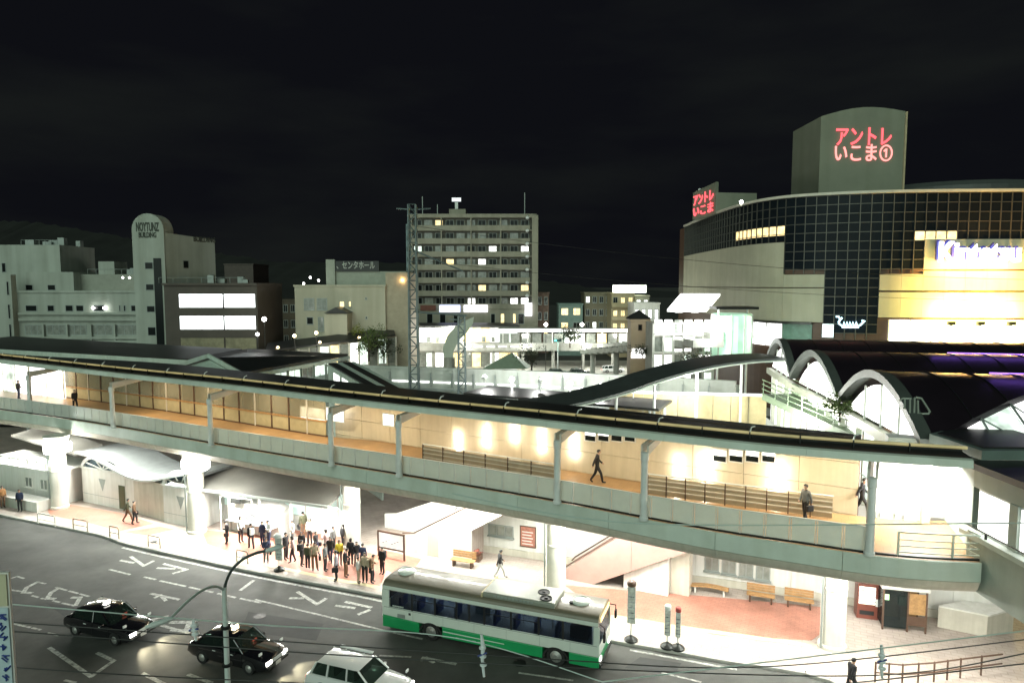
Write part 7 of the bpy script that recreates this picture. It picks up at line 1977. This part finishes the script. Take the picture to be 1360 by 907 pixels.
def cloth(c):
    if c not in CM: CM[c] = mat('cloth_%d' % len(CM), c, .85, var=.2, scale=6)
    return CM[c]
M_skin = mat('skin', (.52, .33, .24), .5, var=.06); M_hairb = mat('hair_black', (.012, .010, .009), .5, var=.1); M_eye = mat('eye_dark', (.02, .015, .012), .3, var=0)
M_shoe = mat('shoe', (.03, .028, .026), .5, var=.2)
BLK, NAVY, GREY, OLIVE, BEIGE, WHT, YEL, PINK, BRN, LIL = (.015, .015, .017), (.02, .03, .07), (.16, .17, .17), (.07, .075, .04), (.42, .34, .24), (.62, .62, .60), (.75, .58, .06), (.55, .38, .36), (.16, .09, .05), (.48, .44, .50)
def bag_on(t, p, rz, kind, m, z0):
    cs, s_ = math.cos(rz), math.sin(rz)
    T = lambda x, y, z: (p.x + x * cs - y * s_, p.y + x * s_ + y * cs, z0 + z)
    if kind == 'pack': 
        bp_ = MB().box(T(0, .19, 1.2), (.28, .16, .42), rz).build('backpack', m, t, bevel=.04)
        for sx in (-.1, .1): MB().tube([T(sx, .12, 1.42), T(sx, -.10, 1.42), T(sx, -.13, 1.2), T(sx * 1.3, .1, 1.05)], .018, 5).build('strap', m, bp_)
    else:
        bp_ = MB().box(T(.29, -.04, .72), (.12, .34, .26), rz).build('handbag', m, t, bevel=.03)
        MB().tube([T(.29, -.14, .85), T(.25, -.07, .99), T(.29, .06, .85)], .012, 5).build('strap', m, bp_)
def person(px, py, z, face, ps, top, bot, label, bag=None, long=False, h=1.0, group='people waiting for the bus', bagm=None, skin=None, off=(0, 0)):
    p = G(px, py, z); p.x += off[0]; p.y += off[1]; rz = rad(face)
    t = thing('person', label, 'person', (p.x, p.y, z), rz, group)
    me, hs, hl, ey, V = POSES[ps]
    b = bpy.data.objects.new('body', me); C.objects.link(b); b.parent = t
    for i, m in enumerate((M_skin, cloth(top), cloth(bot), M_shoe)):
        b.material_slots[i].link = 'OBJECT'; b.material_slots[i].material = m
    for nm, mm, m in (('hair', hl if long else hs, M_hairb), ('eyes', ey, M_eye)):
        o = bpy.data.objects.new(nm, mm); C.objects.link(o); o.parent = t
        o.material_slots[0].link = 'OBJECT'; o.material_slots[0].material = m
    if bag: bag_on(t, p, rz, bag, cloth(bagm or BLK), z)
    h *= 1.06; t.scale = (h, h, h)
    return t
PV, DK = .158, DECK_Z + .003
Q = [
 (304, 721, 40, 'stand', BLK, BLK, 'person in black with a bag, first at the left end of the queue', 'bag'),
 (319, 720, 20, 'stand', WHT, BLK, 'person in white top and black trousers, second from the left of the queue', None),
 (335, 729, 70, 'shift', BLK, BLK, 'person in black with white backpack, third from the left of the queue', 'pack'),
 (347, 724, 10, 'stand', NAVY, NAVY, 'person in navy standing behind the hoop barrier', None),
 (354, 747, -60, 'shift', NAVY, GREY, 'person in navy jacket and grey trousers nearest the kerb at left', 'bag'),
 (360, 725, 30, 'stand', WHT, NAVY, 'person in white shirt left of the grey bus stop sign', None),
 (379, 743, 60, 'stand', BLK, BLK, 'person in long black coat right of the grey bus stop sign', None),
 (390, 747, 35, 'hand_up', PINK, BLK, 'person in pale pink top looking at a phone behind the sign', None),
 (399, 751, 50, 'shift', BLK, BLK, 'person all in black in the thick of the crowd', 'pack'),
 (409, 755, 20, 'stand', OLIVE, BLK, 'person in olive jacket and black trousers in the crowd', None),
 (420, 757, 45, 'shift', BEIGE, BRN, 'person in beige coat and brown skirt in the crowd', 'bag'),
 (431, 758, 15, 'stand', GREY, BLK, 'person in grey patterned top left of the yellow shirt', None),
 (440, 747, 70, 'hand_up', BLK, NAVY, 'person in black with phone behind the yellow shirt', None),
 (449, 750, 10, 'stand', YEL, BLK, 'person in bright yellow shirt in the middle of the crowd', None),
 (447, 771, 30, 'stand', LIL, BLK, 'person in pale lilac top with black legs close to the kerb', 'bag'),
 (461, 766, 60, 'shift', BLK, BRN, 'person in black with dark bag near the kerb', 'bag'),
 (465, 750, 20, 'stand', BLK, BLK, 'person in black right of the yellow shirt', None),
 (475, 753, 50, 'shift', BLK, GREY, 'person in black jacket and grey trousers in front of the white pillar', 'pack'),
 (474, 774, 15, 'stand', WHT, BEIGE, 'person in white with beige trousers at the kerb edge', None),
 (485, 773, 70, 'stand', BEIGE, BLK, 'person in beige top third from the right end at the kerb', 'bag'),
 (496, 774, 80, 'shift', BRN, BLK, 'person in brown with black trousers, tall, second from the right end', 'pack'),
 (507, 762, 80, 'stand', BLK, BLK, 'person in black, last at the right end of the queue by the map board', 'pack'),
 (406, 704, 30, 'stand', BRN, BRN, 'person in brown standing furthest back beside a white post', None),
 (401, 714, 60, 'stand', OLIVE, BRN, 'person in olive brown just ahead of the rearmost person', 'bag'),
 (412, 723, 10, 'shift', WHT, BLK, 'person in white and black in the rear of the crowd', None),
 (457, 729, 40, 'stand', BLK, BLK, 'person in black leaning beside the white pillar', None),
 (388, 722, 20, 'stand', WHT, GREY, 'person in white in the rear left of the crowd', None),
 (421, 737, 55, 'stand', BLK, NAVY, 'person in black jacket in the second row of the crowd', 'bag'),
 (432, 739, 0, 'hand_up', PINK, GREY, 'person in pink with phone in the second row of the crowd', None),
 (443, 733, 35, 'stand', GREY, BLK, 'person in grey in the rear right of the crowd', None),
 (484, 757, 25, 'stand', NAVY, BLK, 'person in navy behind the beige top near the map board', None),
 (400, 738, 25, 'stand', BLK, BLK, 'person in black behind the olive jacket', None),
]
for i, (px, py, fc, ps, top, bot, lab, bag) in enumerate(Q):
    ps = ('lean', ps, 'stroll', ps, ps)[i % 5]; fc = fc + (-110, 35, 150, -25, 70, -70, 10)[i % 7]
    person(px + (i * 13 % 5 - 2), py, PV, fc, ps, top, bot, lab, bag, long=(i % 3 == 1), h=.90 + .16 * ((i * 7) % 9) / 8, bagm=(WHT if i == 2 else BEIGE if i == 20 else BLK))
PG = 'people on the pavement'
person(27, 679, PV, 10, 'stand', NAVY, BLK, 'person in dark blue standing near the left end of the pavement', None, group=PG)
person(4, 674, PV, 60, 'stand', (.5, .25, .1), BRN, 'person in orange brown at the left picture edge', None, group=PG)
person(170, 693, PV, 120, 'walk', OLIVE, BRN, 'person in olive coat, left of the pair walking past the pavilion', None, group=PG)
person(179, 696, PV, 110, 'stroll', BRN, BLK, 'person in brown and black with bag, right of the pair by the pavilion', 'bag', group=PG)
person(664, 768, PV, 100, 'walk', BLK, WHT, 'person in black with pale trousers under the deck behind the bus roof', 'bag', group=PG)
person(1130, 926, PV, 100, 'walk', BLK, BLK, 'person in black cut by the bottom edge near the guard rail', None, group=PG)
DG = 'people on the walkway'
person(793, 642, DK, 80, 'walk', BLK, BLK, 'person in dark suit striding along the walkway past the beige wall', None, group=DG, h=1.05)
person(1069, 694, DK, -70, 'stroll', GREY, BLK, 'person in grey jacket carrying a dark bag on the walkway at right', 'bag', group=DG)
person(1144, 684, DK, 60, 'walk', BLK, BLK, 'person in black half hidden by the rightmost slim column', None, group=DG)
person(1307, 691, DK, 60, 'stroll', BLK, GREY, 'person in black by the link bridge wall at the right edge', 'bag', group=DG)
person(1279, 664, DK, 20, 'walk', (.5, .4, .1), WHT, 'person in yellowish top in the glare of the station doorway', None, group=DG)
person(100, 545, DK, 60, 'stroll', BLK, BLK, 'person in black behind the parapet near the left pillar of the walkway', None, group=DG)
person(25, 530, DK, 100, 'shift', BLK, NAVY, 'person in dark clothes at the far left of the walkway', None, group=DG)
# a person on the upper stair, standing on a step
pt = SP(3.2, 2.2, 0); zst = .155 + 9 * .16
pp2 = person(522, 690, zst, 60, 'walk', BLK, BLK, 'person in black climbing the white walled stair', None, group='people on the stairs')
pp2.location = (pt[0], pt[1], zst)
# benches etc. are done; lit white store fronts at the far left end of the walkway
t = thing('ticket_gate_hall', 'glaring white lit shopfront at the left end of the walkway', 'shopfront', (-44, 70, 7.2))
a = at_px([(p.x, p.y) for p in db], 40); b = at_px([(p.x, p.y) for p in db], 84)
a = a + Vector((.3, -.9)); b = b + Vector((.3, -.9))
dd = (b - a).normalized(); nn = Vector((-dd.y, dd.x))
MB().sweep([a, b], [(0, DECK_Z + .01), (.12, DECK_Z + .01), (.12, 10.6), (0, 10.6)]).build('lit_wall', M_litw, t)
for k in range(3):
    q = a.lerp(b, k / 2); MB().box((q.x - nn.x * .05, q.y - nn.y * .05, 8.9), (.1, .1, 3.3), math.atan2(dd.y, dd.x)).build('frame', M_steel, t)
a2 = at_px([(p.x, p.y) for p in db], -30); b2q = at_px([(p.x, p.y) for p in db], 36)
if a2 is not None:
    a2 = a2 + Vector((.3, -.9)); b2q = b2q + Vector((.3, -.9))
    for k in range(4):
        p, q = a2.lerp(b2q, k / 4 + .02), a2.lerp(b2q, (k + 1) / 4 - .02)
        MB().sweep([p, q], [(0, DECK_Z + .01), (.12, DECK_Z + .01), (.12, 10.6), (0, 10.6)]).build('lit_wall', M_litw if k % 2 else M_litg, t)
